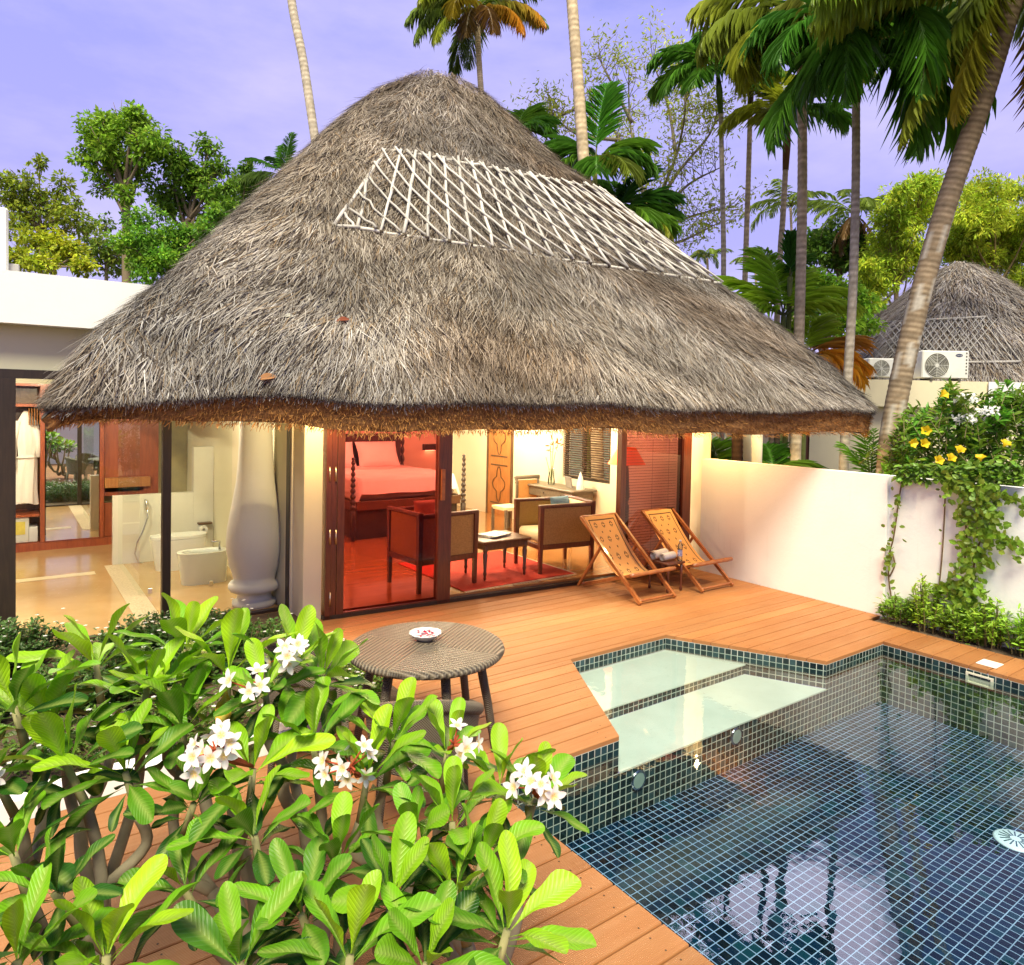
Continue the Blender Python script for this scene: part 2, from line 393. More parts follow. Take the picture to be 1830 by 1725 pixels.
def roof_local(P):
    d = P[:2]-RC0; return d@RE, d@RN
def roof_hit(u, v):
    """first point of the roof's front face on the sight line of a photo pixel"""
    d = ray(u, v); best = None
    for tt in np.arange(4.5, 14, .01):
        P = EYE+d*tt
        if P[2] > 7.6 or P[2] < 2.1: continue
        km = .5*(np.interp(P[2], ZR, KR)+np.interp(P[2], ZL_, KL))
        p, q = roof_local(P); r = float(np.clip(.07+.9*np.clip(1-km,0,1)**2.2, .07, .97)); g = 1/(1-.2929*r)
        if q > -4.30*km*g and abs(q) < 4.3: return P, p, q
    return None, None, None
# ================================================================== ground, deck, pool, garden walls
def S(o): o['kind'] = 'structure'; return o
g = MB(); Z0 = -.06; hx0, hx1, hy0, hy1 = 2.2, 8.0, -3.6, 5.6; R_ = 700
for x0, x1, y0, y1 in ((-R_, hx0, -R_, R_), (hx1, R_, -R_, R_), (hx0, hx1, -R_, hy0), (hx0, hx1, hy1, R_)):
    g.poly([(x0, y0, Z0), (x1, y0, Z0), (x1, y1, Z0), (x0, y1, Z0)])
S(g.build('ground', pm('garden_ground', (.09, .11, .035), (.10, .075, .04), .8, .95, .5, 8)))

# --- deck material: ribbed hardwood-composite boards
mt, nt, b = newmat('deck_boards')
a = nt.n.new('ShaderNodeAttribute'); a.attribute_name = 'Col'
ob = coords(nt, 'Object'); sp = nt.n.new('ShaderNodeSeparateXYZ'); nt.link(ob, sp.inputs[0])
grain = nt.noise(nt.mapping(ob, (1.2, 22, 22)), 2.2, 6, .6)
blot = nt.ramp(nt.noise(ob, .9, 5, .6), [(.35, 0.), (.7, 1.)])
stain = nt.ramp(nt.noise(nt.mapping(ob, (.7, 5, 1)), 2.3, 7, .7), [(.60, 0.), (.74, 1.)])
c = nt.mix(grain, (.385, .158, .052), (.285, .105, .031))
c = nt.mix(nt.math('MULTIPLY', blot, .35), c, (.50, .235, .09))
c = nt.mix(nt.math('MULTIPLY', stain, .55), c, (.15, .065, .03))
fade = nt.ramp(nt.noise(nt.mapping(ob, (.5, 3.5, 1)), 1.6, 6, .65), [(.48, 0.), (.72, 1.)])
c = nt.mix(nt.math('MULTIPLY', fade, .30), c, (.47, .27, .13))
speck = nt.ramp(nt.noise(nt.mapping(ob, (6, 30, 1)), 5., 4, .6), [(.66, 0.), (.74, 1.)])
c = nt.mix(nt.math('MULTIPLY', speck, .35), c, (.12, .05, .02))
c = nt.mix(1., c, a.outputs['Color'], 'MULTIPLY')
nt.link(c, b.inputs['Base Color'])
rib = nt.math('SINE', nt.math('MULTIPLY', sp.outputs['Y'], 2*math.pi/.0092))
bn = nt.n.new('ShaderNodeBump'); bn.inputs['Strength'].default_value = .55; bn.inputs['Distance'].default_value = .0022
nt.link(nt.math('ADD', rib, nt.math('MULTIPLY', grain, 1.2)), bn.inputs['Height']); nt.link(bn.outputs[0], b.inputs['Normal'])
nt.link(nt.math('MULTIPLY_ADD', grain, .2, .42), b.inputs['Roughness']); b.inputs['Specular IOR Level'].default_value = .35
M['deck'] = mt

YB, BW, GAP, TH = 3.70, .165, .009, .036
RC = [(3.725, 3.70), (4.456, 5.105), (5.803, 5.105), (6.543, 3.70)]
PX0, PX1, PYE = 2.545, 7.64, -3.2
def recL(y): return RC[0][0]+(y-RC[0][1])*(RC[1][0]-RC[0][0])/(RC[1][1]-RC[0][1])
def recR(y): return RC[3][0]+(y-RC[3][1])*(RC[2][0]-RC[3][0])/(RC[2][1]-RC[3][1])
def fronty(x): return 7.54-.0862*(x-2.9)
d = MB()
def board(fx0, fx1, y0, y1, n=3):
    """a board between the lines x=fx0(y), x=fx1(y), with eased top edges"""
    e = .004
    def P(fx, y, z): return (fx(y), y, z)
    a_ = [P(fx0, y0, -TH), P(fx0, y0, -e), P(fx0, y0+e, 0), P(fx0, y1-e, 0), P(fx0, y1, -e), P(fx0, y1, -TH)]
    b_ = [P(fx1, y0, -TH), P(fx1, y0, -e), P(fx1, y0+e, 0), P(fx1, y1-e, 0), P(fx1, y1, -e), P(fx1, y1, -TH)]
    ia = [d.pt(p) for p in a_]; ib = [d.pt(p) for p in b_]
    for k in range(5): d.face([ia[k], ib[k], ib[k+1], ia[k+1]])
    d.face([ia[5], ib[5], ib[0], ia[0]]); d.face(ia); d.face(ib[::-1])
def K(x): return lambda y: x
def screws(xs, y0):
    d.col = (.10, .09, .10)
    for x in xs:
        for yy in (y0+.035, y0+BW-.04):
            x_ = x+random.uniform(-.012, .012); n = 6
            d.poly([(x_+.0055*math.cos(2*math.pi*j/n), yy+.0055*math.sin(2*math.pi*j/n), .0012) for j in range(n)])
for k in range(-42, 24):
    y0, y1 = YB+k*BW, YB+(k+1)*BW-GAP
    segs = [(y0, y1)]
    if y0 < 5.105 < y1: segs = [(y0, 5.105), (5.105, y1)]
    sh = random.uniform(.82, 1.06); hu = random.uniform(-.02, .02)
    colr = (sh*(1+hu), sh, sh*(1-hu))
    for p, q in segs:
        d.col = colr; xl = 2.74 if p >= 5.0 else -4.2
        xr = 8.575 if p >= 4.15 else 8.285
        if p >= 5.1: board(K(xl), K(xr), p, q)
        elif p >= 3.69:
            board(K(xl), lambda y: recL(y)-.0, p, q)
            d.col = (lambda k_: tuple(x*k_ for x in colr))(random.uniform(.96, 1.03)); board(lambda y: recR(y), K(xr), p, q)
            if random.random() < .8: screws((recL(p)-.10, recR(p)+.10), p)
        else:
            board(K(xl), K(PX0), p, q)
            d.col = (lambda k_: tuple(x*k_ for x in colr))(random.uniform(.95, 1.04)); board(K(PX1), K(8.285), p, q)
            screws((PX0-.11, PX0-.11-.62, PX0-.11-1.24, PX0-.11-1.86, PX1+.1, 8.2), p)
# dark fascia boards under the overhanging edges, following the pool outline
OUT = [(PX0, PYE), (PX0, YB), RC[0], RC[1], RC[2], RC[3], (PX1, YB), (PX1, PYE)]
d.col = (.30, .25, .25)
dk = d.build('timber_deck', M['deck']); S(dk)

# --- pool
def tile_mat(name, tiles, grout, size=.0625, mort=.0042, rough=.12, var=.6):
    mt, nt, b = newmat(name)
    uv = nt.n.new('ShaderNodeUVMap'); uv.uv_map = 'UVMap'
    br = nt.n.new('ShaderNodeTexBrick'); br.offset = 0; br.squash = 1; br.offset_frequency = 1; br.squash_frequency = 1
    nt.link(uv.outputs[0], br.inputs['Vector']); br.inputs['Scale'].default_value = 1
    br.inputs['Brick Width'].default_value = size; br.inputs['Row Height'].default_value = size
    br.inputs['Mortar Size'].default_value = mort; br.inputs['Mortar Smooth'].default_value = .25
    br.inputs['Color1'].default_value = (0, 0, 0, 1); br.inputs['Color2'].default_value = (1, 1, 1, 1); br.inputs['Mortar'].default_value = (.5, .5, .5, 1)
    # one random value per tile
    sc = nt.n.new('ShaderNodeVectorMath'); sc.operation = 'DIVIDE'; sc.inputs[1].default_value = (size, size, 1); nt.link(uv.outputs[0], sc.inputs[0])
    fl = nt.n.new('ShaderNodeVectorMath'); fl.operation = 'FLOOR'; nt.link(sc.outputs[0], fl.inputs[0])
    wn = nt.n.new('ShaderNodeTexWhiteNoise'); wn.noise_dimensions = '2D'; nt.link(fl.outputs[0], wn.inputs['Vector'])
    tc_ = nt.ramp(wn.outputs[0], tiles)
    gr = nt.mix(nt.ramp(nt.noise(uv.outputs[0], 3., 5), [(.35, 0.), (.7, 1.)]), grout, tuple(x*.62 for x in grout))
    nt.link(nt.mix(br.outputs['Fac'], tc_, gr), b.inputs['Base Color'])
    nt.link(nt.math('MULTIPLY_ADD', br.outputs['Fac'], .6, rough), b.inputs['Roughness'])
    bn = nt.n.new('ShaderNodeBump'); bn.inputs['Strength'].default_value = .6; bn.inputs['Distance'].default_value = .004; bn.invert = True
    nt.link(br.outputs['Fac'], bn.inputs['Height']); nt.link(bn.outputs[0], b.inputs['Normal'])
    return mt
M['walltile'] = tile_mat('black_green_wall_tile', [(0., (.006, .012, .012)), (.5, (.012, .026, .026)), (.85, (.02, .045, .05)), (1., (.03, .065, .075))], (.56, .56, .50))
M['floortile'] = tile_mat('dark_blue_floor_tile', [(0., (.001, .0035, .007)), (.45, (.0012, .007, .020)), (.8, (.0016, .016, .045)), (1., (.003, .034, .052))], (.27, .38, .58), mort=.0034)
M['stone'] = pm('pale_pool_stone', (.58, .59, .53), (.50, .51, .45), 3, .35, .08, 30)
_n = NT(M['stone'].node_tree); _b = _n.n['Principled BSDF']; _src = _b.inputs['Base Color'].links[0].from_socket
_sp = _n.ramp(_n.noise(_n.mapping(coords(_n, 'Object'), (1, 1.6, 1)), 16, 3, .5), [(.64, 0.), (.72, 1.)])
_n.link(_n.mix(_n.math('MULTIPLY', _sp, .4), _src, (.42, .44, .38)), _b.inputs['Base Color'])
ZF, ZW, ZU, ZL, ZT = -.65, -.093, -.165, -.27, -.036
p = MB()
def wall_uv(a_, b_, z0, z1, u0=0.):
    L = math.dist(a_, b_)
    p.poly([(a_[0], a_[1], z0), (b_[0], b_[1], z0), (b_[0], b_[1], z1), (a_[0], a_[1], z1)],
           [(u0, z0-ZT), (u0+L, z0-ZT), (u0+L, z1-ZT), (u0, z1-ZT)])
for a_, b_, zb in ((OUT[0], OUT[1], ZF), (OUT[1], OUT[2], ZF), (OUT[2], OUT[3], ZL), (OUT[3], OUT[4], ZU), (OUT[4], OUT[5], ZL), (OUT[5], OUT[6], ZF), (OUT[6], OUT[7], ZF), (OUT[7], OUT[0], ZF)):
    wall_uv(a_, b_, zb, ZT)
YS = 4.375
wall_uv((recL(YS), YS), (recR(YS), YS), ZL, ZU-.012)            # riser of the upper step
wall_uv((RC[0][0], YB), (RC[3][0], YB), ZF, ZL-.014, RC[0][0])        # riser down to the floor
S(p.build('pool_basin', M['walltile']))
p = MB(); q = [(PX0, PYE), (PX1, PYE), (PX1, YB), (PX0, YB)]
p.poly([(x, y, ZF) for x, y in q], [(x-PX0, y-YB) for x, y in q]); S(p.build('pool_floor', M['floortile']))
p = MB()
def slab(pts, z, th):
    n = len(pts); t = [p.pt((x, y, z)) for x, y in pts]; l = [p.pt((x, y, z-th)) for x, y in pts]; p.face(t); p.face(l[::-1])
    for k in range(n): p.face([l[k], l[(k+1) % n], t[(k+1) % n], t[k]])
slab([(recL(YS)+.002, YS-.012), (recR(YS)-.002, YS-.012), (RC[2][0]-.002, RC[2][1]-.003), (RC[1][0]+.002, RC[1][1]-.003)], ZU, .012)
slab([(RC[0][0]+.004, YB-.012), (RC[3][0]-.004, YB-.012), (recR(YS)-.004, YS-.003), (recL(YS)+.004, YS-.003)], ZL, .014)
S(p.build('pool_steps', M['stone']))
# water
mt, nt, b = newmat('pool_water')
tr = nt.n.new('ShaderNodeBsdfTransparent'); tr.inputs[0].default_value = (.84, .95, .97, 1)
gl = nt.n.new('ShaderNodeBsdfGlossy'); gl.inputs['Roughness'].default_value = .012; gl.inputs[0].default_value = (.94, .95, 1, 1)
lw = nt.n.new('ShaderNodeFresnel'); lw.inputs[0].default_value = 1.33
ob = coords(nt, 'Object')
bn = nt.n.new('ShaderNodeBump'); bn.inputs['Strength'].default_value = .09; bn.inputs['Distance'].default_value = .02
nt.link(nt.math('ADD', nt.noise(ob, 3.2, 3, .5), nt.math('MULTIPLY', nt.noise(ob, 11., 2, .5), .25)), bn.inputs['Height'])
nt.link(bn.outputs[0], gl.inputs['Normal']); nt.link(bn.outputs[0], lw.inputs['Normal'])
mx = nt.n.new('ShaderNodeMixShader'); nt.link(nt.math('MULTIPLY_ADD', lw.outputs[0], 1.05, .012, clamp=True), mx.inputs[0])
nt.link(tr.outputs[0], mx.inputs[1]); nt.link(gl.outputs[0], mx.inputs[2]); nt.link(mx.outputs[0], nt.n['Material Output'].inputs[0])
p = MB(); e = .0015
p.poly([(PX0+e, PYE+e, ZW), (PX1-e, PYE+e, ZW), (PX1-e, YB, ZW), (PX0+e, YB, ZW)])
p.poly([(RC[0][0]+e, YB, ZW), (RC[3][0]-e, YB, ZW), (RC[2][0]-e, RC[2][1]-e, ZW), (RC[1][0]+e, RC[1][1]-e, ZW)])
S(p.build('pool_water', mt))
# pool fittings
M['fit'] = pm('grey_green_fitting', (.30, .36, .33), (.22, .28, .26), 8, .3)
for u, v, lb in ((1314, 1315, 'round grey pool light on the submerged riser, the one nearer the wall'), (1139, 1393, 'round grey pool light on the submerged riser, the one nearer the plumeria')):
    P = Py(u, v, YB); P[2] = max(P[2], -.52)
    t = thing('pool_light', lb, 'pool light', P, 0, 'round lights on the pool riser')
    q = MB(); n = 20
    q.grid(lambda a_, b_: P+np.array([math.cos(2*math.pi*a_)*(.075 if b_ < .9 else .06), -(.002 if b_ < .1 else .02), math.sin(2*math.pi*a_)*(.075 if b_ < .9 else .06)]), n, 3, True)
    q.build('rim', M['chrome'], t, P, True)
    q = MB(); q.poly([P+np.array([math.cos(2*math.pi*j/n)*.06, -.018, math.sin(2*math.pi*j/n)*.06]) for j in range(n)][::-1]); q.build('lens', M['fit'], t, P)
P = Pz(1815, 1505, ZF); t = thing('floor_drain', 'pale slotted round drain cover on the dark pool floor', 'drain', P)
M['pvc'] = pm('pale_pvc', (.62, .72, .82), (.56, .66, .76), 5, .4)
q = MB(); q.lathe([(.14, .0), (.14, .012), (.125, .02), (.02, .026), (.001, .026)], P, 28); q.build('cover', M['pvc'], t, P, True)
q = MB()
for k in range(16):
    a_ = 2*math.pi*k/16; dr = np.array([math.cos(a_), math.sin(a_), 0])
    q.beam(P+dr*.035+np.array([0, 0, .026]), P+dr*.105+np.array([0, 0, .0225]), .009, .003)
q.build('slot', pm('drain_slot', (.05, .08, .12)), t, P)
# skimmer mouth in the right pool wall and its lid in the deck
M['skim'] = pm('cream_plastic', (.70, .66, .52), (.64, .6, .47), 4, .4)
sk = [Px(u, v, PX1) for u, v in ((1727, 1201), (1776, 1216), (1776, 1232), (1727, 1215))]
ya, yb = sk[0][1], sk[1][1]; zt, zb = -.062, -.165
t = thing('pool_skimmer', 'cream plastic skimmer mouth set into the pool wall tiles', 'skimmer', (PX1, (ya+yb)/2, zb))
L0 = (PX1, (ya+yb)/2, zb); q = MB()
for y0, y1, z0, z1 in ((yb, yb+.022, zb, zt), (ya-.022, ya, zb, zt), (yb+.022, ya-.022, zt-.016, zt), (yb+.022, ya-.022, zb, zb+.014)): q.box(PX1-.016, PX1-.001, y0, y1, z0, z1)
q.build('frame', M['skim'], t, L0)
q = MB(); q.hexa([(PX1-.004, yb+.022, zb+.014), (PX1-.001, yb+.022, zb+.014), (PX1-.001, ya-.022, zb+.014), (PX1-.004, ya-.022, zb+.014)],
                 [(PX1-.012, yb+.022, zt-.04), (PX1-.009, yb+.022, zt-.04), (PX1-.009, ya-.022, zt-.04), (PX1-.012, ya-.022, zt-.04)]); q.build('flap', M['skim'], t, L0)
cs = [Pz(u, v, .004) for u, v in ((1742, 1184), (1770, 1176), (1802, 1185), (1774, 1194))]
y0, y1 = min(c_[1] for c_ in cs), max(c_[1] for c_ in cs)
q = MB(); q.rbox((7.86, (y0+y1)/2, .003), (.19, (y1-y0)*.92, .008), 0, .003)
tag(q.build('skimmer_lid', pm('white_lid', (.8, .79, .74), None, 3, .45), None, (7.86, (y0+y1)/2, 0)), 'white rectangular skimmer lid set flush into the narrow deck strip', 'lid')

# --- garden walls
def wallbox(name, label, boxes, mat, cat='wall'):
    q = MB()
    for bx in boxes: q.box(*bx)
    bx = boxes[0]; return tag(q.build(name, mat, None, ((bx[0]+bx[1])/2, (bx[2]+bx[3])/2, bx[4])), label, cat)
wallbox('boundary_wall', 'white boundary wall behind the two sling chairs, ending at the villa', [(8.58, 8.76, 4.165, 6.92, -.06, 1.69)], M['wallwhite'])
wallbox('garden_wall', 'white garden wall overgrown with green vine beside the pool', [(8.62, 8.76, -3.6, 4.163, -.06, 1.688)], M['wallwhite'])
wallbox('rear_wall', 'white wall at the end of the courtyard facing the villa', [(-4.4, 8.619, -3.78, -3.62, -.06, 2.1)], M['wallwhite'])
q = MB(); q.box(8.29, 8.615, -3.6, 4.14, -.05, -.012); S(q.build('planter_soil', M['soil']))
q = MB(); q.box(-4.2, 2.72, 5.03, 8.05, -.05, .015); S(q.build('garden_bed', M['soil']))
K0 = Pz(135, 1430, .12)
tag((lambda q_: (q_.rbox((.15, 4.93, .06), (3.6, .16, .15), 0, .012), q_.build('bed_kerb', M['wallwhite'], None, (.15, 4.93, 0)))[1])(MB()), 'low white kerb edging the garden bed behind the plumeria', 'kerb')
# ================================================================== the villa
V = thing('thatched_villa', 'large villa with a steep grey thatched roof and open sliding doors onto the deck', 'villa', (5.4, 9.7, 0))
VL = (5.4, 9.7, 0)
def part(q, name, mat, parent=None, smooth=False): return q.build(name, mat, parent or V, VL, smooth)
SUB = lambda q, name, mat, parent, smooth=False: q.build(name, mat, parent, VL, smooth)
# --- thatch
mt, nt, b = newmat('thatch_base')
ob = coords(nt, 'Object'); nz = nt.noise(ob, 14, 6, .65); n2 = nt.noise(ob, 1.1, 4, .6)
nt.link(nt.mix(n2, nt.ramp(nz, [(.3, (.05, .036, .024)), (.7, (.16, .125, .095))]), nt.ramp(nz, [(.3, (.075, .06, .05)), (.7, (.23, .20, .175))])), b.inputs['Base Color'])
b.inputs['Roughness'].default_value = .95
bn = nt.n.new('ShaderNodeBump'); bn.inputs['Strength'].default_value = 1.; bn.inputs['Distance'].default_value = .03; nt.link(nz, bn.inputs['Height']); nt.link(bn.outputs[0], b.inputs['Normal'])
M['thatch'] = mt; M['straw'] = attrmat('straw', .85, .1, .15, 1.3, .22)
M['straw_cut'] = pm('cut_straw_edge', (.34, .15, .04), (.12, .05, .016), 40, .95, 1., 120)
def eave_z(t):
    t = np.asarray(t, float); f_ = np.clip(t*4, 0, 1)
    dc = np.minimum(t % 1., 1-t % 1.); return 2.50-.055*f_-.15*np.exp(-(dc/.022)**2)+.02*np.sin(t*61)+.014*np.sin(t*143+1)
q = MB(); NT_, NZ_ = 260, 46
def thatch_surf(a_, b_):
    t = a_; z0 = float(eave_z(t)); z = z0+(7.62-z0)*b_
    bump_ = .05*math.sin(z*3.1+t*9)*(.4+.6*math.sin(t*37+z))+.022*math.sin(t*211+z*7)
    x, y = roof_pt(t, z, bump_*(1-b_**3)*(1 if b_ > 0 else .5)); return (float(x), float(y), z-.10*b_**10)
q.grid(thatch_surf, NT_, NZ_, True)
roof = part(q, 'thatch_roof', M['thatch'], None, True)
# the brown cut underside of the eaves and the lining under the roof
q = MB(); BAND = .275
def bandk(t): dc = np.minimum(np.asarray(t) % 1., 1-np.asarray(t) % 1.); return 1-.62*np.exp(-(dc/.03)**2)
def band(a_, b_):
    z0 = float(eave_z(a_)); z = z0-BAND*float(bandk(a_))*b_+.012*math.sin(a_*190)*b_
    x, y = roof_pt(a_, z0, -.015-.05*b_+.012*math.sin(a_*310+b_*9)); return (float(x), float(y), z)
q.grid(lambda a_, b_: band(a_, b_), 400, 5, True)
def under(a_, b_):
    bd_ = BAND*float(bandk(a_)); z0 = float(eave_z(a_))-bd_; x, y = roof_pt(a_, z0+bd_, -.065)
    x2, y2 = roof_pt(a_, 3.6); z2 = 2.78; return (float(x)+(float(x2)-float(x))*b_, float(y)+(float(y2)-float(y))*b_, z0+(z2-z0)*b_)
q.grid(under, 200, 4, True)
eave = SUB(q, 'eave_underside', M['straw_cut'], roof)
# straw
def straw(N, tl, th, zmin, zmax, par, name, lmin=.14, lmax=.34, wd=(.006, .013), seed=1, dark=1.):
    r = np.random.default_rng(seed)
    t = r.uniform(tl, th, N)
    zz = r.uniform(0, 1, N); k_ = 1-np.sqrt(1-zz*.999); z0 = eave_z(t); z = z0+(7.55-z0)*k_
    sel = (z >= zmin) & (z <= zmax); t = t[sel]; z = z[sel]; N = len(t)
    x, y = roof_pt(t, z, .01); dz = .12; x1, y1 = roof_pt(t, np.maximum(z-dz, 2.1), .01)
    B = np.stack([x, y, z], 1); down = np.stack([x1-x, y1-y, np.full(N, -dz)], 1); down /= np.linalg.norm(down, axis=1, keepdims=True)
    x2, y2 = roof_pt(t+.0015, z, .01); side = np.stack([x2-x, y2-y, np.zeros(N)], 1); side /= np.linalg.norm(side, axis=1, keepdims=True)+1e-9
    nrm = np.cross(side, -down); nrm *= np.sign(nrm[:, 2:3]+1e-9)
    ang = r.normal(0, .30, N)+.25*np.sin(t*90+z*2.3); lift = np.abs(r.normal(.03, .07, N))
    D = down*np.cos(ang)[:, None]+side*np.sin(ang)[:, None]+nrm*lift[:, None]
    L = r.uniform(lmin, lmax, N); Wd = r.uniform(*wd, N); L = np.minimum(L, np.maximum((z-eave_z(t))*1.25+.045, .045)); ang = np.where(L < .12, ang*.6, ang)
    B = B+nrm*r.uniform(-.02, .035, N)[:, None]
    pal = np.array([(.41, .375, .34), (.30, .268, .24), (.21, .175, .145), (.51, .465, .415), (.35, .26, .17), (.085, .065, .05), (.64, .61, .58)])
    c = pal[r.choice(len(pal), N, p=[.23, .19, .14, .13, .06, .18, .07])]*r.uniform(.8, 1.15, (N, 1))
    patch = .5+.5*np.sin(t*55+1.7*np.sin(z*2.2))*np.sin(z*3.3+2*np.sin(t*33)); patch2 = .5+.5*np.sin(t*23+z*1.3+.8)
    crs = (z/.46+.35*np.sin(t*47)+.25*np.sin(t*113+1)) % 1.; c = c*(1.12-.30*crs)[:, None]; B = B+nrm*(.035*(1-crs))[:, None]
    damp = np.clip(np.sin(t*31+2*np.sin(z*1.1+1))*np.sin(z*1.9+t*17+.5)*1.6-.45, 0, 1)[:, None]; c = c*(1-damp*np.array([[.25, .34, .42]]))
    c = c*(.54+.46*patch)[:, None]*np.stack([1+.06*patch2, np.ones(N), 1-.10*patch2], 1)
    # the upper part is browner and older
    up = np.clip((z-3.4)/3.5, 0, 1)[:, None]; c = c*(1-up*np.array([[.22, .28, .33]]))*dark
    q = MB(); tv = np.array([(0, -.5, 0), (0, .5, 0), (.55, .42, .02), (1, .12, -.02), (1, -.12, -.02), (.55, -.42, .02)]); tf = [(0, 5, 2, 1), (5, 4, 3, 2)]
    put_leaves(q, B, D, nrm, L, Wd, c, (tv, tf), r.uniform(-.15, .3, N))
    return SUB(q, name, M['straw'], par)
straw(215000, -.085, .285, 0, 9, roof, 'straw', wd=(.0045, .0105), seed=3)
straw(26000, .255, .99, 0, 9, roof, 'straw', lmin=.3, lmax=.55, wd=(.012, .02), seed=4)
# longer wisps hanging over the lip, and the brown stubble of the cut edge
def fringe(N, tl, th, seed):
    r = np.random.default_rng(seed); t = r.uniform(tl, th, N); z0 = eave_z(t); x, y = roof_pt(t, z0+.04, .02); cx_, cy_ = roof_pt(t, z0+.04, .3)
    out = np.stack([cx_-x, cy_-y, np.zeros(N)], 1); out /= np.linalg.norm(out, axis=1, keepdims=True)
    B = np.stack([x, y, z0+r.uniform(-.02, .10, N)], 1)-out*.04
    D = out*r.uniform(.5, 1.1, N)[:, None]+np.array([0, 0, -1.])*r.uniform(.2, .9, N)[:, None]+rdir(N)*.28
    q = MB(); tv = np.array([(0, -.5, 0), (0, .5, 0), (1, .2, -.05), (1, -.2, -.05)])
    c = np.array([(.46, .42, .38), (.35, .31, .28), (.24, .20, .17)])[r.integers(0, 3, N)]*r.uniform(.8, 1.2, (N, 1))
    put_leaves(q, B, D, out, r.uniform(.04, .12, N), r.uniform(.005, .009, N), c, (tv, [(0, 3, 2, 1)]), r.uniform(0, .3, N)); SUB(q, 'straw_fringe', M['straw'], roof)
    N2 = N*2; t = r.uniform(tl, th, N2); z0 = eave_z(t); f_ = r.uniform(.02, 1.12, N2); x, y = roof_pt(t, z0, -.03-.05*f_); cx_, cy_ = roof_pt(t, z0, .3)
    out = np.stack([cx_-x, cy_-y, np.zeros(N2)], 1); out /= np.linalg.norm(out, axis=1, keepdims=True)
    B = np.stack([x, y, z0-BAND*bandk(t)*f_], 1); D = out*.6+np.array([0, 0, -1.])*r.uniform(.1, 1.1, N2)[:, None]+rdir(N2)*.5
    c = np.array([(.48, .22, .06), (.32, .14, .038), (.16, .07, .02), (.60, .30, .09)])[r.integers(0, 4, N2)]*r.uniform(.7, 1.2, (N2, 1))
    q = MB(); put_leaves(q, B, D, out, r.uniform(.025, .075, N2), r.uniform(.005, .009, N2), c, (tv, [(0, 3, 2, 1)])); SUB(q, 'cut_straw', M['straw'], eave)
fringe(11000, -.16, .34, 5)
# bamboo lattice on the front slope
q = MB(); ZB_, ZT_ = 4.17, 5.42
def tp(px): return (px+1)/8
def lp(px, z, off=.06):
    x, y = roof_pt(tp(px), z, off); return np.array([float(x), float(y), z+off*.6])
def pole(A, B_, r, n=6, seg=7):
    P = [lp(A[0]+(B_[0]-A[0])*s/seg, A[1]+(B_[1]-A[1])*s/seg, A[2]+(B_[2]-A[2])*s/seg)+rng.normal(0, .006, 3) for s in range(seg+1)]
    w_ = random.uniform(.72, 1.12); q.col = (.56*w_, .525*w_, .47*w_)
    q.tube(P, [r*random.uniform(.9, 1.08) for _ in P], n)
xs = [-.593+.081*k for k in range(19)]; ZB_ = 4.19; ZT_ = 5.455
def zb(px): return ZB_-.0875*px
for a_, b_ in zip([-.672]+xs, xs+[.935]):
    pole((a_, zb(a_), .04), (b_+.008, zb(b_+.008), .055), .020, seg=2)
    if b_ > -.55: pole((max(a_, -.603), ZT_, .04), (b_+.008, ZT_, .06), .022, seg=2)
for k, x_ in enumerate(xs):
    if k == 0: pole((x_, zb(x_), .055), (-.625, 4.95, .055), .020)
    else: pole((x_, zb(x_), .075), (x_, ZT_+random.uniform(-.02, .05), .075), random.uniform(.017, .022))
pole((-.672, zb(-.672)+.02, .05), (-.603, ZT_, .05), .021); pole((-.660, 4.42, .05), (-.60, ZB_+.05, .05), .017)
slope = (ZT_-ZB_)/(5.4*.081)
for k in range(-6, 19):
    x0 = xs[1]+.081*(k-.5)+random.uniform(-.006, .006); a_ = (x0, ZT_, .095); b_ = (x0+5.4*.081, zb(x0+5.4*.081), .095)
    if a_[0] < -.61:
        z_ = ZT_-slope*(-.625-x0); a_ = (-.615-.03*(ZT_-z_), z_, .075)
        if z_ < ZB_+.25: continue
    if b_[0] > .94:
        f_ = (.94-a_[0])/(b_[0]-a_[0])
        if f_ <= .02: continue
        b_ = (.94, a_[1]+(b_[1]-a_[1])*f_, .075)
    pole(a_, b_, random.uniform(.012, .0155), 5)
q.col = (.10, .075, .05)                                    # dark coir lashings at the crossings
for x_ in xs[1:]:
    for z_ in (zb(x_), ZT_):
        P = lp(x_, z_, .06); q.ball(P, .027, 5, 1.)
M['pole'] = attrmat('weathered_bamboo', .7, 0, .3, 9, .2); SUB(q, 'roof_lattice', M['pole'], roof, True)
# a few dead leaves caught on the thatch
def dead_leaf(u, v, L, col, lb):
    P, _, _ = roof_hit(u, v)
    if P is None: return
    n_ = np.array([-RN[0]*.75, -RN[1]*.75, .66]); P = P+n_*.08; q = MB()
    put_leaves(q, [P], [np.array([.9, -.3, .45])], [n_], [L], [L*.42], np.array([col]), LEAF_PLUM, [.25])
    tag(q.build('dead_leaf', M['leaf_matte'], None, P), lb, 'leaf')
dead_leaf(455, 692, .17, (.50, .24, .10), 'tan dead leaf caught low on the left of the thatch')
dead_leaf(597, 586, .13, (.34, .10, .05), 'red-brown dead leaf on the thatch near its centre')
dead_leaf(502, 579, .10, (.62, .60, .50), 'small pale dead leaf on the left half of the thatch')

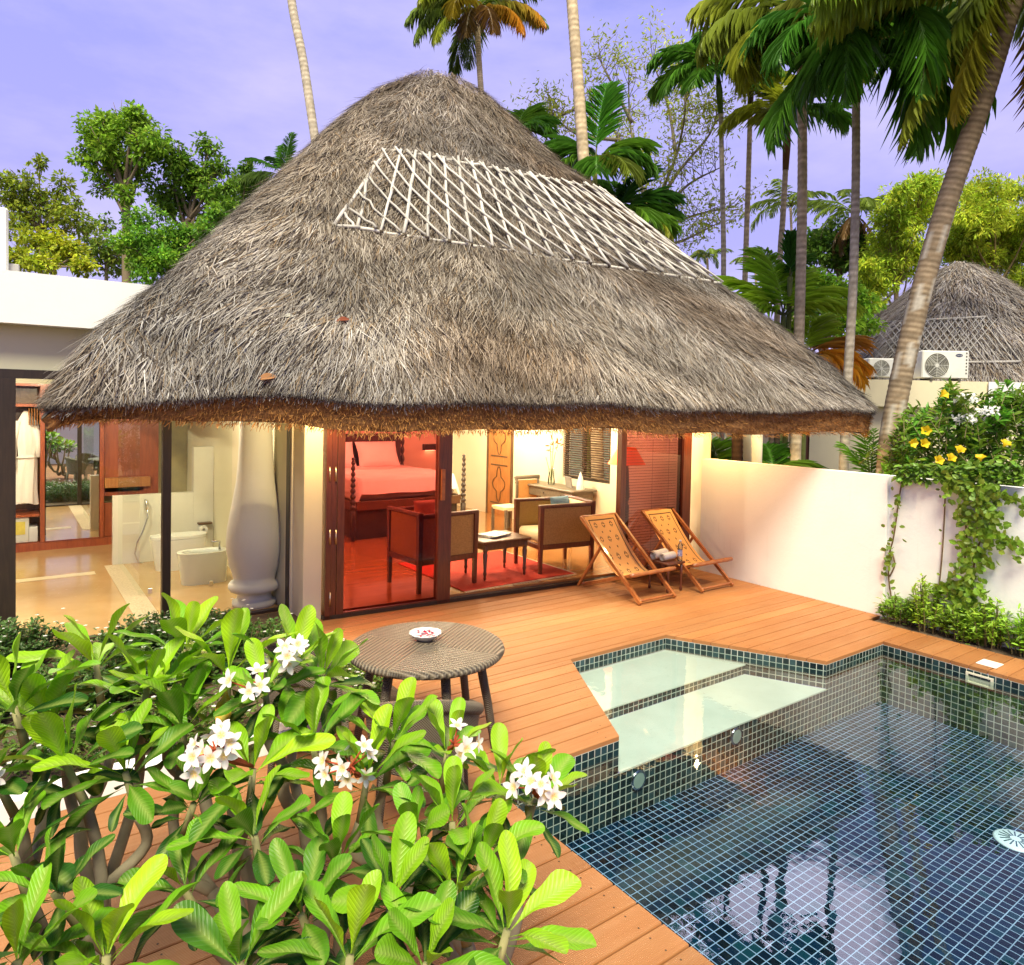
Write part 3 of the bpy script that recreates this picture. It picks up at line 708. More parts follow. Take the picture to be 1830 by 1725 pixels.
# --- floors, walls and ceiling
FZ = .075
q = MB(); pts = [(2.86, fronty(2.86)+.05), (8.6, fronty(8.6)+.05), (8.6, 14.6), (2.86, 14.6)]
def prism(q, pts, z0, z1):
    n = len(pts); l = [q.pt((x, y, z0)) for x, y in pts]; t = [q.pt((x, y, z1)) for x, y in pts]; q.face(l[::-1]); q.face(t)
    for k in range(n): q.face([l[k], l[(k+1) % n], t[(k+1) % n], t[k]])
prism(q, pts, -.05, FZ); part(q, 'bedroom_floor', M['floor_in'])
q = MB(); prism(q, [(2.9, fronty(2.9)-.03), (8.5, fronty(8.5)-.03), (8.5, fronty(8.5)+.048), (2.9, fronty(2.9)+.048)], .002, .045); part(q, 'door_track', M['darkframe'])
q = MB(); q.box(8.6, 8.78, 6.925, 14.8, -.05, 2.74)                                 # right side wall: window opening cut below
def wall_holes(q, x0, x1, y0, y1, z0, z1, ya, yb, za, zb):
    q.box(x0, x1, y0, ya, z0, z1); q.box(x0, x1, yb, y1, z0, z1); q.box(x0, x1, ya, yb, z0, za); q.box(x0, x1, ya, yb, zb, z1)
WY0, WY1 = sorted((Px(1090, 860, 8.6)[1], Px(1005, 850, 8.6)[1])); WZ0 = Px(1088, 866, 8.6)[2]; WZ1 = 2.45
DY0, DY1 = sorted((Px(912, 922, 8.6)[1], Px(873, 911, 8.6)[1]))
q = MB(); wall_holes(q, 8.6, 8.78, 6.925, 14.8, -.05, 2.74, WY0, WY1, WZ0, WZ1); part(q, 'side_wall', M['indoor'])
q = MB(); q.box(2.7, 8.599, 14.2, 14.36, -.05, 2.74); q.box(2.68, 2.84, 7.95, 14.199, -.05, 2.74); part(q, 'interior_wall', M['indoor'])
q = MB(); q.box(2.66, 8.9, 7.3, 14.4, 2.745, 2.80); part(q, 'ceiling', M['plaster'])
# plinth wall between the bathroom glass and the sliding doors
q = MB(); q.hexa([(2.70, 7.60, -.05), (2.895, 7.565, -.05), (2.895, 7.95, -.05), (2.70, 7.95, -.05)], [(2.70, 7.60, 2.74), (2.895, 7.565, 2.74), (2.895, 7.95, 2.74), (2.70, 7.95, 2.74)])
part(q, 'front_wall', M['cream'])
# window in the side wall and its slatted blind
q = MB()
for y0, y1, z0, z1 in ((WY0, WY0+.05, WZ0, WZ1), (WY1-.05, WY1, WZ0, WZ1), ((WY0+WY1)/2+.1, (WY0+WY1)/2+.17, WZ0, WZ1), (WY0+.05, WY1-.05, WZ1-.05, WZ1), (WY0+.05, WY1-.05, WZ0, WZ0+.05)): q.box(8.66, 8.72, y0, y1, z0, z1)
wf = part(q, 'window_frame', M['darkframe'])
q = MB()
for k in range(34):
    z = WZ0+.06+k*.042
    if z < WZ1-.03: q.rbox((8.63, (WY0+WY1)/2, z), (.034, WY1-WY0-.02, .004), 0, 0, 0, rad(38))
SUB(q, 'window_blind', pm('brown_blind_slats', (.16, .09, .04), (.10, .055, .025), 8, .5), wf)
# carved door in the side wall
q = MB(); q.box(8.575, 8.599, DY0, DY1, FZ, 2.3); dr = part(q, 'carved_door', M['carved'])
q = MB(); yc = (DY0+DY1)/2
for zc in (.75, 1.75):
    q.box(8.566, 8.574, yc-.30, yc+.30, zc-.42, zc-.39); q.box(8.566, 8.574, yc-.30, yc+.30, zc+.39, zc+.42)
    for k in range(26):
        a_ = 2*math.pi*k/26; b_ = 2*math.pi*(k+1)/26
        f_ = lambda t: (8.567, yc+.17*math.cos(t)*(1+.35*math.cos(4*t)), zc+.30*math.sin(t)*(1+.25*math.cos(4*t)))
        q.beam(f_(a_), f_(b_), .012, .016)
SUB(q, 'carving', M['brownwood'], dr)
q = MB(); q.box(8.57, 8.598, DY0-.07, DY0-.002, FZ, 2.36); q.box(8.57, 8.598, DY1+.002, DY1+.07, FZ, 2.36); SUB(q, 'door_frame', M['brownwood'], dr)

# --- sliding doors on the front
FN = np.array([.0862, 1, 0]); FP0 = np.array([2.9, 7.54, 0])
def FPx(u, v=1000):
    d = ray(u, v); return (EYE+d*((FP0-EYE)@FN)/(d@FN))
def fbox(q, xa, xb, z0, z1, dy0=0., dy1=.05):
    q.hexa([(xa, fronty(xa)+dy0, z0), (xb, fronty(xb)+dy0, z0), (xb, fronty(xb)+dy1, z0), (xa, fronty(xa)+dy1, z0)],
           [(xa, fronty(xa)+dy0, z1), (xb, fronty(xb)+dy0, z1), (xb, fronty(xb)+dy1, z1), (xa, fronty(xa)+dy1, z1)])
xA, xB, xC, xD, xE, xF = [FPx(u, 1000)[0] for u in (580, 589, 613, 780, 803, 600)]
TOP = 2.62; zr = FPx(700, 1082)[2]
q = MB(); fbox(q, xA, xB, .0, TOP, -.03, .09); fbox(q, xB+.006, xF-.004, .0, TOP, -.02, .03); part(q, 'door_frame', M['mahog'])
q = MB(); fbox(q, xF+.003, xC, .02, TOP, -.025, .03); fbox(q, xD, xE, .01, TOP, -.03, .06); fbox(q, xC, xD, .01, zr, -.02, .03); fbox(q, xC, xD, TOP-.12, TOP, -.02, .03)
sl = part(q, 'sliding_door', M['mahog'])
q = MB(); q.poly([(xC, fronty(xC)+.005, zr), (xD, fronty(xD)+.005, zr), (xD, fronty(xD)+.005, TOP-.12), (xC, fronty(xC)+.005, TOP-.12)]); SUB(q, 'glass_pane', M['redglass'], sl)
hz = [FPx(790, v)[2] for v in (838, 893)]; xh = FPx(787, 860)[0]
q = MB(); fbox(q, xh-.02, xh+.025, hz[1], hz[0], -.075, -.045); fbox(q, xh-.012, xh+.017, hz[1]+.02, hz[1]+.07, -.0455, -.0295); fbox(q, xh-.012, xh+.017, hz[0]-.07, hz[0]-.02, -.0455, -.0295)
SUB(q, 'handle', M['bamboo'], sl)
for u in (587.5, 598):
    for v0, v1 in ((834, 860), (946, 973), (1058, 1083)):
        if u > 590 and v0 > 1000: continue
        a_ = FPx(u, (v0+v1)/2); z1, z0 = FPx(u, v0)[2], FPx(u, v1)[2]; q = MB(); q.tube([(a_[0], fronty(a_[0])-.036, z0), (a_[0], fronty(a_[0])-.036, z1)], .009, 8); SUB(q, 'hinge', M['brass'], sl, True)
# right hand fixed panel with a blind behind it
xa, xb, xc_, xd = [FPx(u, 900)[0] for u in (1106, 1115, 1217, 1231)]
q = MB(); fbox(q, xa, xb, 0, TOP, -.03, .06); fbox(q, xc_, xd, 0, TOP, -.03, .09); fbox(q, xb, xc_, .045, .14, -.02, .03); fbox(q, xb, xc_, TOP-.1, TOP, -.02, .03)
wf = part(q, 'window_frame', M['mahog'])
q = MB(); q.poly([(xb, fronty(xb)+.005, .14), (xc_, fronty(xc_)+.005, .14), (xc_, fronty(xc_)+.005, TOP-.1), (xb, fronty(xb)+.005, TOP-.1)]); SUB(q, 'glass_pane', glass('rose_tinted_glass', (.20, .075, .075), 1.), wf)
q = MB()
for k in range(60):
    z = .2+k*.041
    if z < TOP-.12: q.hexa(*[[(x, fronty(x)+y, zz) for x, y in ((xb+.01, .10), (xc_-.01, .10), (xc_-.01, .128), (xb+.01, .128))] for zz in (z, z+.004)])
for x in (xb+.12, (xb+xc_)/2+.08, xc_-.15): q.tube([(x, fronty(x)+.114, .2), (x, fronty(x)+.114, TOP-.12)], .0025, 5)
SUB(q, 'window_blind', pm('dark_red_blind', (.12, .05, .03), (.08, .03, .02), 8, .5), wf)

# --- bathroom wing
YG = 8.15
q = MB(); q.box(-4.2, 2.679, 8.06, 14.0, -.05, .0); part(q, 'bathroom_floor', M['bathfloor'])
q = MB(); q.box(-4.2, 1.05, 11.12, 11.30, .001, .004); part(q, 'floor_strip', pm('cream_stone_strip', (.74, .62, .42), (.68, .56, .37), 5, .3))
q = MB(); q.hexa([(1.20, 8.1, .001), (1.44, 8.1, .001), (1.44, 11.6, .001), (1.20, 11.6, .001)], [(1.20, 8.1, .005), (1.44, 8.1, .005), (1.44, 11.6, .005), (1.20, 11.6, .005)]); part(q, 'pebble_strip', M['pebble'])
q = MB(); q.box(-4.3, 2.67, 14.0, 14.15, -.05, 3.0); q.box(-4.3, -4.2, 8.2, 14.0, -.05, 3.0); part(q, 'bathroom_wall', M['indoor'])
q = MB(); q.box(-4.4, 1.30, 7.93, 14.2, 3.10, 3.575); part(q, 'flat_roof', M['plaster'])
q = MB(); q.box(-4.3, 1.6, 8.14, 8.30, 2.685, 3.099); q.box(-4.2, 2.67, 8.31, 14.0, 2.86, 2.92); part(q, 'lintel_wall', pm('olive_cream_paint', (.66, .62, .44), (.60, .57, .40), 1., .85))
q = MB(); q.box(-4.3, 2.69, 8.10, 8.20, 2.60, 2.684)
px0, px1 = Py(-2, 1000, YG)[0], Py(28, 1000, YG)[0]
q.box(px0-.02, px1, 8.08, 8.22, 0, 2.599)
x0, x1 = Py(289, 950, YG)[0], Py(304, 950, YG)[0]; q.box(x0, x1, 8.10, 8.20, 0, 2.599)
x0r, x1r = Py(514, 950, 8.05)[0], Py(533, 950, 8.05)[0]; q.box(x0r, x1r-.003, 8.0, 8.12, 0, 2.599)
q.box(px1, x0, 8.11, 8.19, .0, .03); q.box(x1, x0r, 8.11, 8.19, .0, .03)
wf = part(q, 'bathroom_window_frame', M['darkframe'])
for a_, b_ in ((px1, x0), (x1, x0r)):
    q = MB(); q.poly([(a_, YG, .03), (b_, YG, .03), (b_, YG, 2.6), (a_, YG, 2.6)]); SUB(q, 'glass_pane', M['glass'], wf)
# vase shaped column
q = MB(); C0 = Pz(464, 1086, 0); C0 = np.array([2.45, 8.56, 0])
q.lathe([(.25, 0), (.25, .05), (.20, .07), (.19, .14), (.21, .17), (.275, .185), (.295, .215), (.295, .25), (.275, .28), (.23, .30), (.245, .36), (.29, .5), (.318, .66), (.324, .78), (.314, .92), (.284, 1.1), (.250, 1.28), (.22, 1.46), (.203, 1.65), (.19, 1.9), (.182, 2.2), (.18, 2.6), (.186, 2.84)], C0, 40)
part(q, 'vase_column', M['plaster'], None, True)
# half height wall, taller panel and glass of the shower corner
x0 = Py(202, 950, 11.6)[0]; zt = Py(210, 887, 11.6)[2]; x1 = Py(346, 850, 11.6)[0]; zt2 = Py(360, 799, 11.6)[2]
q = MB(); q.box(x0, x1, 11.6, 11.72, 0, zt); q.box(x1+.001, 2.678, 11.6, 11.74, 0, zt2); part(q, 'half_wall', pm('pale_bath_marble', (.74, .71, .62), (.68, .65, .56), 2, .3))
q = MB(); q.box(x0, 2.678, 13.55, 13.7, 0, 2.84); part(q, 'stone_wall', pm('mossy_stone_wall', (.52, .44, .22), (.36, .33, .2), 3, .7, .4, 20, dirt=.3))
q = MB(); ys = 9.62; xs0 = Pz(246, 1062, 0)[0]
q.poly([(xs0, ys, .02), (2.45, ys, .02), (2.45, ys, 2.1), (xs0, ys, 2.1)]); q.poly([(xs0, ys+.001, .02), (xs0, 11.58, .02), (xs0, 11.58, 2.1), (xs0, ys+.001, 2.1)])
sc_ = part(q, 'shower_screen', glass('shower_glass', (.92, .96, .92), .22))
for P in ((xs0+.12, ys, .05), (2.2, ys, .05)): q = MB(); q.rbox(P, (.05, .03, .07), 0, .004); SUB(q, 'clamp', M['chrome'], sc_)
# ceiling lights: fittings with their lamps
M['lampglow'] = emit('lamp_glow', (1., .82, .55), 14.)
LK = 1.5
def downlight(P, power, col=(1., .80, .52), r=.06, parent=V, size=.06, glow=True):
    q = MB(); q.lathe([(r+.02, 0), (r+.02, -.012), (r, -.016), (r*.9, -.002)], P, 16, cap=False); f_ = SUB(q, 'downlight', M['chrome'], parent, True)
    q = MB(); q.poly([(P[0]+r*.88*math.cos(2*math.pi*k/16), P[1]-r*.88*math.sin(2*math.pi*k/16), P[2]-.004) for k in range(16)]); SUB(q, 'bulb', M['lampglow'], f_)
    ld = bpy.data.lights.new('lamp', 'POINT'); ld.energy = power*LK; ld.color = col; ld.shadow_soft_size = size
    lo = bpy.data.objects.new('lamp', ld); COL.objects.link(lo); lo.parent = f_; lo.location = (P[0]-VL[0], P[1]-VL[1], P[2]-.09-VL[2])
for P, e_ in (((4.1, 9.2, 2.744), 52), ((6.2, 9.6, 2.744), 60), ((7.75, 11.4, 2.744), 60), ((5.2, 12.6, 2.744), 42), ((7.7, 8.4, 2.744), 42)): downlight(np.array(P), e_)
for P, e_ in (((.6, 10.2, 2.86), 48), ((1.9, 9.3, 2.86), 36), ((-.6, 12.2, 2.86), 38)): downlight(np.array(P), e_, (1., .86, .62))
downlight(np.array((2.72, 6.95, 2.50)), 26, (1., .72, .34), .03, V, .02); downlight(np.array((8.2, 6.55, 2.60)), 42, (1., .64, .24), .03, V, .022)
# ================================================================== furniture
def single(q, name, mat, loc, label, cat, group=None, smooth=False): return tag(q.build(name, mat, None, loc, smooth), label, cat, group)
# ---- sling chairs (local: x across, y to the back, origin on the deck midway between the front feet)
def sling_mat():
    mt, nt, b = newmat('patterned_canvas')
    uvn = nt.n.new('ShaderNodeUVMap'); uvn.uv_map = 'UVMap'; sp = nt.n.new('ShaderNodeSeparateXYZ'); nt.link(uvn.outputs[0], sp.inputs[0])
    U, Vv = sp.outputs[0], sp.outputs[1]
    def cell(nu, nv, ou, ov):
        a = nt.math('SUBTRACT', nt.math('FRACT', nt.math('MULTIPLY_ADD', U, nu, ou)), .5); c = nt.math('SUBTRACT', nt.math('FRACT', nt.math('MULTIPLY_ADD', Vv, nv, ov)), .5)
        return nt.math('ABSOLUTE', a), nt.math('ABSOLUTE', c)
    a, c = cell(3.9, 6.2, -.45, .12)
    d1 = nt.math('ADD', nt.math('MULTIPLY', a, 1.), nt.math('MULTIPLY', c, 1.)); dmin = nt.math('MINIMUM', a, c)
    ring = nt.math('LESS_THAN', nt.math('ABSOLUTE', nt.math('SUBTRACT', d1, .185)), .062); gap = nt.math('GREATER_THAN', dmin, .028)
    m1 = nt.math('MULTIPLY', ring, gap)
    a, c = cell(3.9, 6.2, .05, .62); m2 = nt.math('LESS_THAN', nt.math('ADD', a, c), .085)
    inn = nt.math('MULTIPLY', nt.math('LESS_THAN', nt.math('ABSOLUTE', nt.math('SUBTRACT', U, .5)), .37), nt.math('LESS_THAN', nt.math('ABSOLUTE', nt.math('SUBTRACT', Vv, .5)), .42))
    mo = nt.math('MULTIPLY', nt.math('MAXIMUM', m1, m2), inn)
    e1 = nt.math('ABSOLUTE', nt.math('SUBTRACT', nt.math('ABSOLUTE', nt.math('SUBTRACT', U, .5)), .41)); e2 = nt.math('ABSOLUTE', nt.math('SUBTRACT', Vv, .925))
    ln = nt.math('MAXIMUM', nt.math('MULTIPLY', nt.math('LESS_THAN', e1, .012), nt.math('LESS_THAN', Vv, .93)), nt.math('MULTIPLY', nt.math('LESS_THAN', e2, .006), nt.math('LESS_THAN', nt.math('ABSOLUTE', nt.math('SUBTRACT', U, .5)), .41)))
    dk = nt.math('MAXIMUM', mo, ln)
    base = nt.mix(nt.noise(uvn.outputs[0], 60, 3), (.82, .47, .16), (.74, .40, .13))
    nt.link(nt.mix(dk, base, (.05, .028, .018)), b.inputs['Base Color']); b.inputs['Roughness'].default_value = .85
    return mt
M['sling'] = sling_mat()
def sling_chair(label, loc):
    t = thing('sling_chair', label, 'deck chair', (0, 0, 0), 0, 'sling chairs on the deck'); hw = .315; m = M['bamboo']
    top = (1.13, .94); foot = (0., .025)            # (y, z) of the long rail
    seatf = (.10, .365); rear = (1.10, .02)           # seat frame from front bar to rear foot
    pa = (.71, .60)                                  # prop meets the long rail
    R3 = lambda x, yz: np.array([x, yz[0], yz[1]])
    for s_ in (-1, 1):
        q = MB(); q.beam(R3(s_*hw, foot), R3(s_*hw, top), .042, .036, (1, 0, 0)); q.build('back_rail', m, t)
        q = MB(); q.beam(R3(s_*(hw-.045), seatf), R3(s_*(hw-.045), rear), .036, .034, (1, 0, 0)); q.build('seat_rail', m, t)
        q = MB(); q.beam(R3(s_*(hw+.03), pa), R3(s_*(hw+.03), (1.12, .02)), .03, .03, (1, 0, 0)); q.build('prop', m, t)
    def bar(yz, r, ext, name, nodes=0):
        q = MB(); n = 9; P = [R3(-hw-ext+(2*hw+2*ext)*k/(n-1), yz) for k in range(n)]
        q.tube(P, [r*(1.13 if k % 3 == 1 else 1) for k in range(n)], 10); q.build(name, m, t, (0, 0, 0), True)
    bar(top, .019, .01, 'top_bar'); bar(seatf, .027, .09, 'front_bar'); bar((.03, .055), .017, .0, 'foot_bar'); bar((1.08, .045), .017, .0, 'rear_bar')
    q = MB()
    def prof(f_):                                   # f 0 at the front bar, 1 at the top bar
        P = [(.10, .395), (.28, .30), (.46, .285), (.66, .42), (.86, .63), (1.0, .80), (1.12, .955)]
        k = f_*(len(P)-1); i = min(int(k), len(P)-2); u = k-i
        g_ = lambda j: np.array(P[max(0, min(j, len(P)-1))]); a, b_, c_, d_ = g_(i-1), g_(i), g_(i+1), g_(i+2)
        return .5*((2*b_)+(-a+c_)*u+(2*a-5*b_+4*c_-d_)*u*u+(-a+3*b_-3*c_+d_)*u**3)
    q.grid(lambda a, f_: np.array([(a-.5)*2*(hw-.035), *(prof(f_)+np.array([0, -.022*math.sin(math.pi*a)*math.sin(math.pi*f_)]))]), 9, 30, False, lambda a, f_: (a, f_))
    q.build('sling', M['sling'], t, (0, 0, 0), True); t.location = loc; return t
c1 = sling_chair('orange bamboo sling chair with patterned canvas, the one nearer the open door', (6.69, 6.02, 0))
c2 = dup(c1, (7.83, 5.99, 0), 0, 'orange bamboo sling chair with patterned canvas, the one beside the white wall')
# ---- stool with towel and bottle between them
P = np.array([7.26, 6.42, 0]); t = thing('side_table', 'small dark wooden side table between the two sling chairs', 'table', P)
q = MB(); q.rbox(P+np.array([0, 0, .385]), (.34, .40, .03), 0, .008); q.build('tabletop', M['mahog'], t, P)
for sx in (-1, 1):
    for sy in (-1, 1):
        q = MB(); x, y = sx*.13, sy*.16; q.lathe([(.016, 0), (.022, .03), (.012, .06), (.02, .12), (.014, .18), (.02, .25), (.016, .37)], P+np.array([x, y, 0]), 10); q.build('leg', M['mahog'], t, P, True)
q = MB(); T0 = P+np.array([-.03, .02, .40])
def roll(c, ax, L, r, turns=2.4):
    n = 40
    def f_(a, b_):
        an = a*turns*2*math.pi; rr = r*(.25+.75*a)*(1+.04*math.sin(b_*9)); return c+ax*((b_-.5)*L)+np.array([ax[1], -ax[0], 0])*rr*math.cos(an)+np.array([0, 0, 1.])*(r+rr*math.sin(an))
    q.grid(f_, n, 9)
roll(T0+np.array([.0, .07, 0]), np.array([1., .15, 0])/1.011, .30, .062); roll(T0+np.array([.02, -.065, 0]), np.array([1., .1, 0])/1.005, .26, .055)
single(q, 'rolled_towel', M['towel'], T0, 'white rolled towels on the dark side table between the sling chairs', 'towel', None, True)
B0 = P+np.array([.11, -.15, .4005]); t = thing('water_bottle', 'clear plastic water bottle with a blue and white label beside the towels', 'bottle', B0)
q = MB(); q.lathe([(.030, 0), (.033, .01), (.033, .06), (.031, .065), (.031, .15), (.033, .155), (.033, .19), (.028, .215), (.015, .245), (.013, .262)], B0, 18); q.build('body', glass('bottle_plastic', (.80, .86, .90), 1., .05), t, B0, True)
q = MB(); q.lathe([(.0325, .068), (.0325, .148)], B0, 18, cap=False); q.build('paper_label', pm('blue_white_label', (.05, .07, .35), (.6, .62, .7), 30, .5), t, B0, True)
q = MB(); q.lathe([(.0155, .262), (.0155, .282), (.001, .283)], B0, 14); q.build('cap', pm('white_cap', (.75, .78, .82)), t, B0, True)

# ---- wicker table, bowl and chairs
def wicker(name, sector=False, fq=150):
    mt, nt, b = newmat(name); ob = coords(nt, 'Object'); sp = nt.n.new('ShaderNodeSeparateXYZ'); nt.link(ob, sp.inputs[0])
    X, Y, Z = sp.outputs
    if sector:
        # four quarters whose strands run alternately along and across
        rx = nt.math('ADD', nt.math('MULTIPLY', X, .82), nt.math('MULTIPLY', Y, .57)); ry = nt.math('SUBTRACT', nt.math('MULTIPLY', Y, .82), nt.math('MULTIPLY', X, .57))
        s_ = nt.math('GREATER_THAN', nt.math('MULTIPLY', rx, ry), 0.)
        k = nt.math('ADD', nt.math('MULTIPLY', rx, s_), nt.math('MULTIPLY', ry, nt.math('SUBTRACT', 1., s_)))
        k2 = nt.math('ADD', nt.math('MULTIPLY', ry, s_), nt.math('MULTIPLY', rx, nt.math('SUBTRACT', 1., s_)))
        w1 = nt.math('SINE', nt.math('MULTIPLY', k, fq)); w2 = nt.math('SINE', nt.math('MULTIPLY', k2, fq*1.6)); hgt = nt.math('ADD', w1, nt.math('MULTIPLY', nt.math('MULTIPLY', w2, w1), .4))
    else:
        an = nt.math('ADD', X, nt.math('MULTIPLY', Y, .8)); w1 = nt.math('SINE', nt.math('MULTIPLY', an, fq)); w2 = nt.math('SINE', nt.math('MULTIPLY', Z, fq)); hgt = nt.math('MULTIPLY', w1, w2)
    f_ = nt.math('MULTIPLY_ADD', hgt, .4, .5, True); f_ = nt.math('MULTIPLY', f_, nt.math('MULTIPLY_ADD', nt.noise(ob, 8, 4), .6, .7), clamp=True)
    nt.link(nt.mix(f_, (.04, .03, .02), (.215, .17, .115)), b.inputs['Base Color']); b.inputs['Roughness'].default_value = .5
    bn = nt.n.new('ShaderNodeBump'); bn.inputs['Strength'].default_value = .9; bn.inputs['Distance'].default_value = .005; nt.link(hgt, bn.inputs['Height']); nt.link(bn.outputs[0], b.inputs['Normal'])
    return mt
M['wtop'] = wicker('wicker_top', True, 210); M['wick'] = wicker('wicker_weave', False, 430)
TC = np.array([2.44, 4.34, 0]); t = thing('wicker_table', 'round dark brown wicker table on the deck with a bowl on it', 'table', TC)
q = MB(); q.lathe([(.001, .742), (.50, .742), (.53, .74), (.548, .728), (.553, .712), (.545, .696), (.52, .688), (.001, .688)][::-1], TC, 72, lambda j, n, k: .004*math.sin(j*2*math.pi*36/n) if k in (3, 4) else 0, False); q.build('tabletop', M['wtop'], t, TC, True)
for k in range(6):
    a_ = rad(20+60*k); dr = np.array([math.cos(a_), math.sin(a_), 0]); q = MB(); q.tube([TC+dr*.37+np.array([0, 0, .69]), TC+dr*.44+np.array([0, 0, .35]), TC+dr*.50], [.033, .03, .027], 12); q.build('leg', M['wick'], t, TC, True)
BO = Pz(760, 1143, .7425); t = thing('flower_bowl', 'white scalloped bowl of red petals on the wicker table', 'bowl', BO)
q = MB(); sc_ = lambda j, n, k: .06*abs(math.sin(j*math.pi*12/n)) if k in (2, 3, 4) else 0
q.lathe([(.05, 0), (.07, .012), (.105, .045), (.112, .055), (.098, .05), (.05, .02), (.001, .016)], BO, 48, sc_, False); q.build('dish', pm('white_glazed_dish', (.82, .80, .80), None, 3, .2, coat=.4), t, BO, True)
q = MB(); n = 60; r_ = np.sqrt(rng.uniform(0, 1, n))*.07; a_ = rng.uniform(0, 6.28, n); Bp = np.stack([BO[0]+r_*np.cos(a_), BO[1]+r_*np.sin(a_), np.full(n, BO[2]+.035)+r_*.2], 1)
D = rdir(n)*np.array([1, 1, .3]); pc = np.array([(.45, .02, .05), (.78, .70, .72), (.62, .08, .12), (.10, .02, .06)])[rng.choice(4, n, p=[.42, .38, .12, .08])]
put_leaves(q, Bp, D, np.tile([0, 0, 1.], (n, 1)), rng.uniform(.02, .035, n), rng.uniform(.016, .024, n), pc, LEAF_OVAL); q.build('petals', M['petal'], t, BO)
def wicker_chair(label, loc, rz):
    t = thing('wicker_chair', label, 'chair', (0, 0, 0), 0, 'wicker chairs around the round table')
    q = MB()                                         # tub: back shell with arms; +y is the back
    def shell(a, b_, off):
        an = rad(-200+220*a) if False else rad(-28+236*a); hh = .60+.20*max(0, math.sin(math.pi*a))**1.5; r = .30+.03*b_+off
        return np.array([r*1.02*math.cos(an), r*math.sin(an)+.02, .40+(hh-.40)*b_])
    q.grid(lambda a, b_: shell(a, b_, 0), 33, 6); q.grid(lambda a, b_: shell(1-a, b_, -.028), 33, 6)
    q.build('backrest', M['wick'], t, (0, 0, 0), True)
    q = MB(); q.tube([shell(k/26, 1., -.014) for k in range(27)], .036, 10); q.build('arm_rail', M['wick'], t, (0, 0, 0), True)
    q = MB(); q.lathe([(.001, .44), (.27, .44), (.30, .425), (.30, .385), (.27, .37), (.001, .37)][::-1], (0, .0, 0), 32, None, False); q.build('seat', M['wick'], t, (0, 0, 0), True)
    for x, y in ((-.25, -.2), (.25, -.2), (-.22, .25), (.22, .25)):
        q = MB(); q.tube([(x*.95, y*.95, .40), (x*1.08, y*1.08, 0)], [.026, .020], 10); q.build('leg', M['wick'], t, (0, 0, 0), True)
    for s_ in (-1, 1):
        q = MB(); P_ = shell(0 if s_ > 0 else 1, 1, -.014); q.tube([P_, (P_[0], P_[1]-.02, .52), (P_[0]*.94, P_[1]-.03, .40)], [.036, .03, .026], 10); q.build('arm_post', M['wick'], t, (0, 0, 0), True)
    t.location = loc; t.rotation_euler = (0, 0, rz); return t
w1 = wicker_chair('brown wicker tub chair left of the round table, half hidden by plumeria leaves', (1.72, 4.62, 0), rad(72))
w2 = dup(w1, (2.02, 3.62, 0), rad(150), 'brown wicker tub chair in front of the round table, only an arm showing above leaves')

# ================================================================== bedroom
# rug
RX0, RX1, RY0, RY1 = 4.72, 6.55, 7.47, 9.3
q = MB(); q.rbox(((RX0+RX1)/2, (RY0+RY1)/2, FZ+.006), (RX1-RX0, RY1-RY0, .012), 0, .004); t = thing('rug', 'red rug with a pale fringe under the coffee table', 'rug', (5.6, 8.4, FZ)); q.build('pile', M['red_rug'], t, (5.6, 8.4, FZ))
q = MB(); q.col = (.62, .50, .34)
for k in range(150):
    x = RX0+(RX1-RX0)*k/149; q.beam((x, RY0+.002, FZ+.005), (x+random.uniform(-.01, .01), RY0-.055, FZ+.003), .006, .003)
for k in range(150):
    y = RY0+(RY1-RY0)*k/149; q.beam((RX1-.002, y, FZ+.005), (RX1+.055, y+random.uniform(-.01, .01), FZ+.003), .006, .003)
q.build('fringe', M['paint'], t, (5.6, 8.4, FZ))
# bed
BX0, BX1, BY0, BY1 = 4.82, 7.02, 11.2, 13.7; Bc = ((BX0+BX1)/2, (BY0+BY1)/2, FZ)
t = thing('four_poster_bed', 'dark four poster bed with turned posts and white bedding behind the red glass', 'bed', Bc)
q = MB(); q.box(BX0+.1, BX1-.1, BY0+.06, BY1-.05, FZ, .60); q.build('base', M['blackwood'], t, Bc)
q = MB(); q.rbox(((BX0+BX1)/2, BY0+.02, .66), (BX1-BX0-.12, .06, .16), 0, .012); q.rbox((BX0+.03, (BY0+BY1)/2, .66), (.05, BY1-BY0-.12, .16), 0, .012); q.rbox((BX1-.03, (BY0+BY1)/2, .66), (.05, BY1-BY0-.12, .16), 0, .012); q.build('bed_frame', M['brownwood'], t, Bc)
def post(P, z0, z1, n=9):
    q = MB(); pr = [(.05, z0), (.05, z0+.5)]
    L = z1-z0-.56; k0 = z0+.52
    for k in range(n):
        a = k0+L*k/n; b_ = L/n; s_ = 1-.35*k/n; pr += [(.028*s_, a), (.052*s_, a+b_*.3), (.052*s_, a+b_*.55), (.03*s_, a+b_*.9)]
    pr += [(.02, z1-.05), (.035, z1-.03), (.025, z1-.005), (.001, z1)]; q.lathe(pr, P, 14); return q
for x, y, z in ((BX0, BY0, 1.50), (BX1, BY0, 1.50), (BX0, BY1, 2.3), (BX1, BY1, 2.3)): post((x, y, 0), FZ, z).build('bedpost', M['blackwood'], t, Bc, True)
q = MB(); q.box(BX0+.05, BX1-.05, BY1-.02, BY1+.03, .7, 1.78); q.build('headboard', M['blackwood'], t, Bc)
q = MB(); q.rbox(((BX0+BX1)/2, (BY0+BY1)/2+.05, .92), (BX1-BX0-.14, BY1-BY0-.22, .40), 0, .06); q.build('mattress', M['linen'], t, Bc, True)
q = MB()
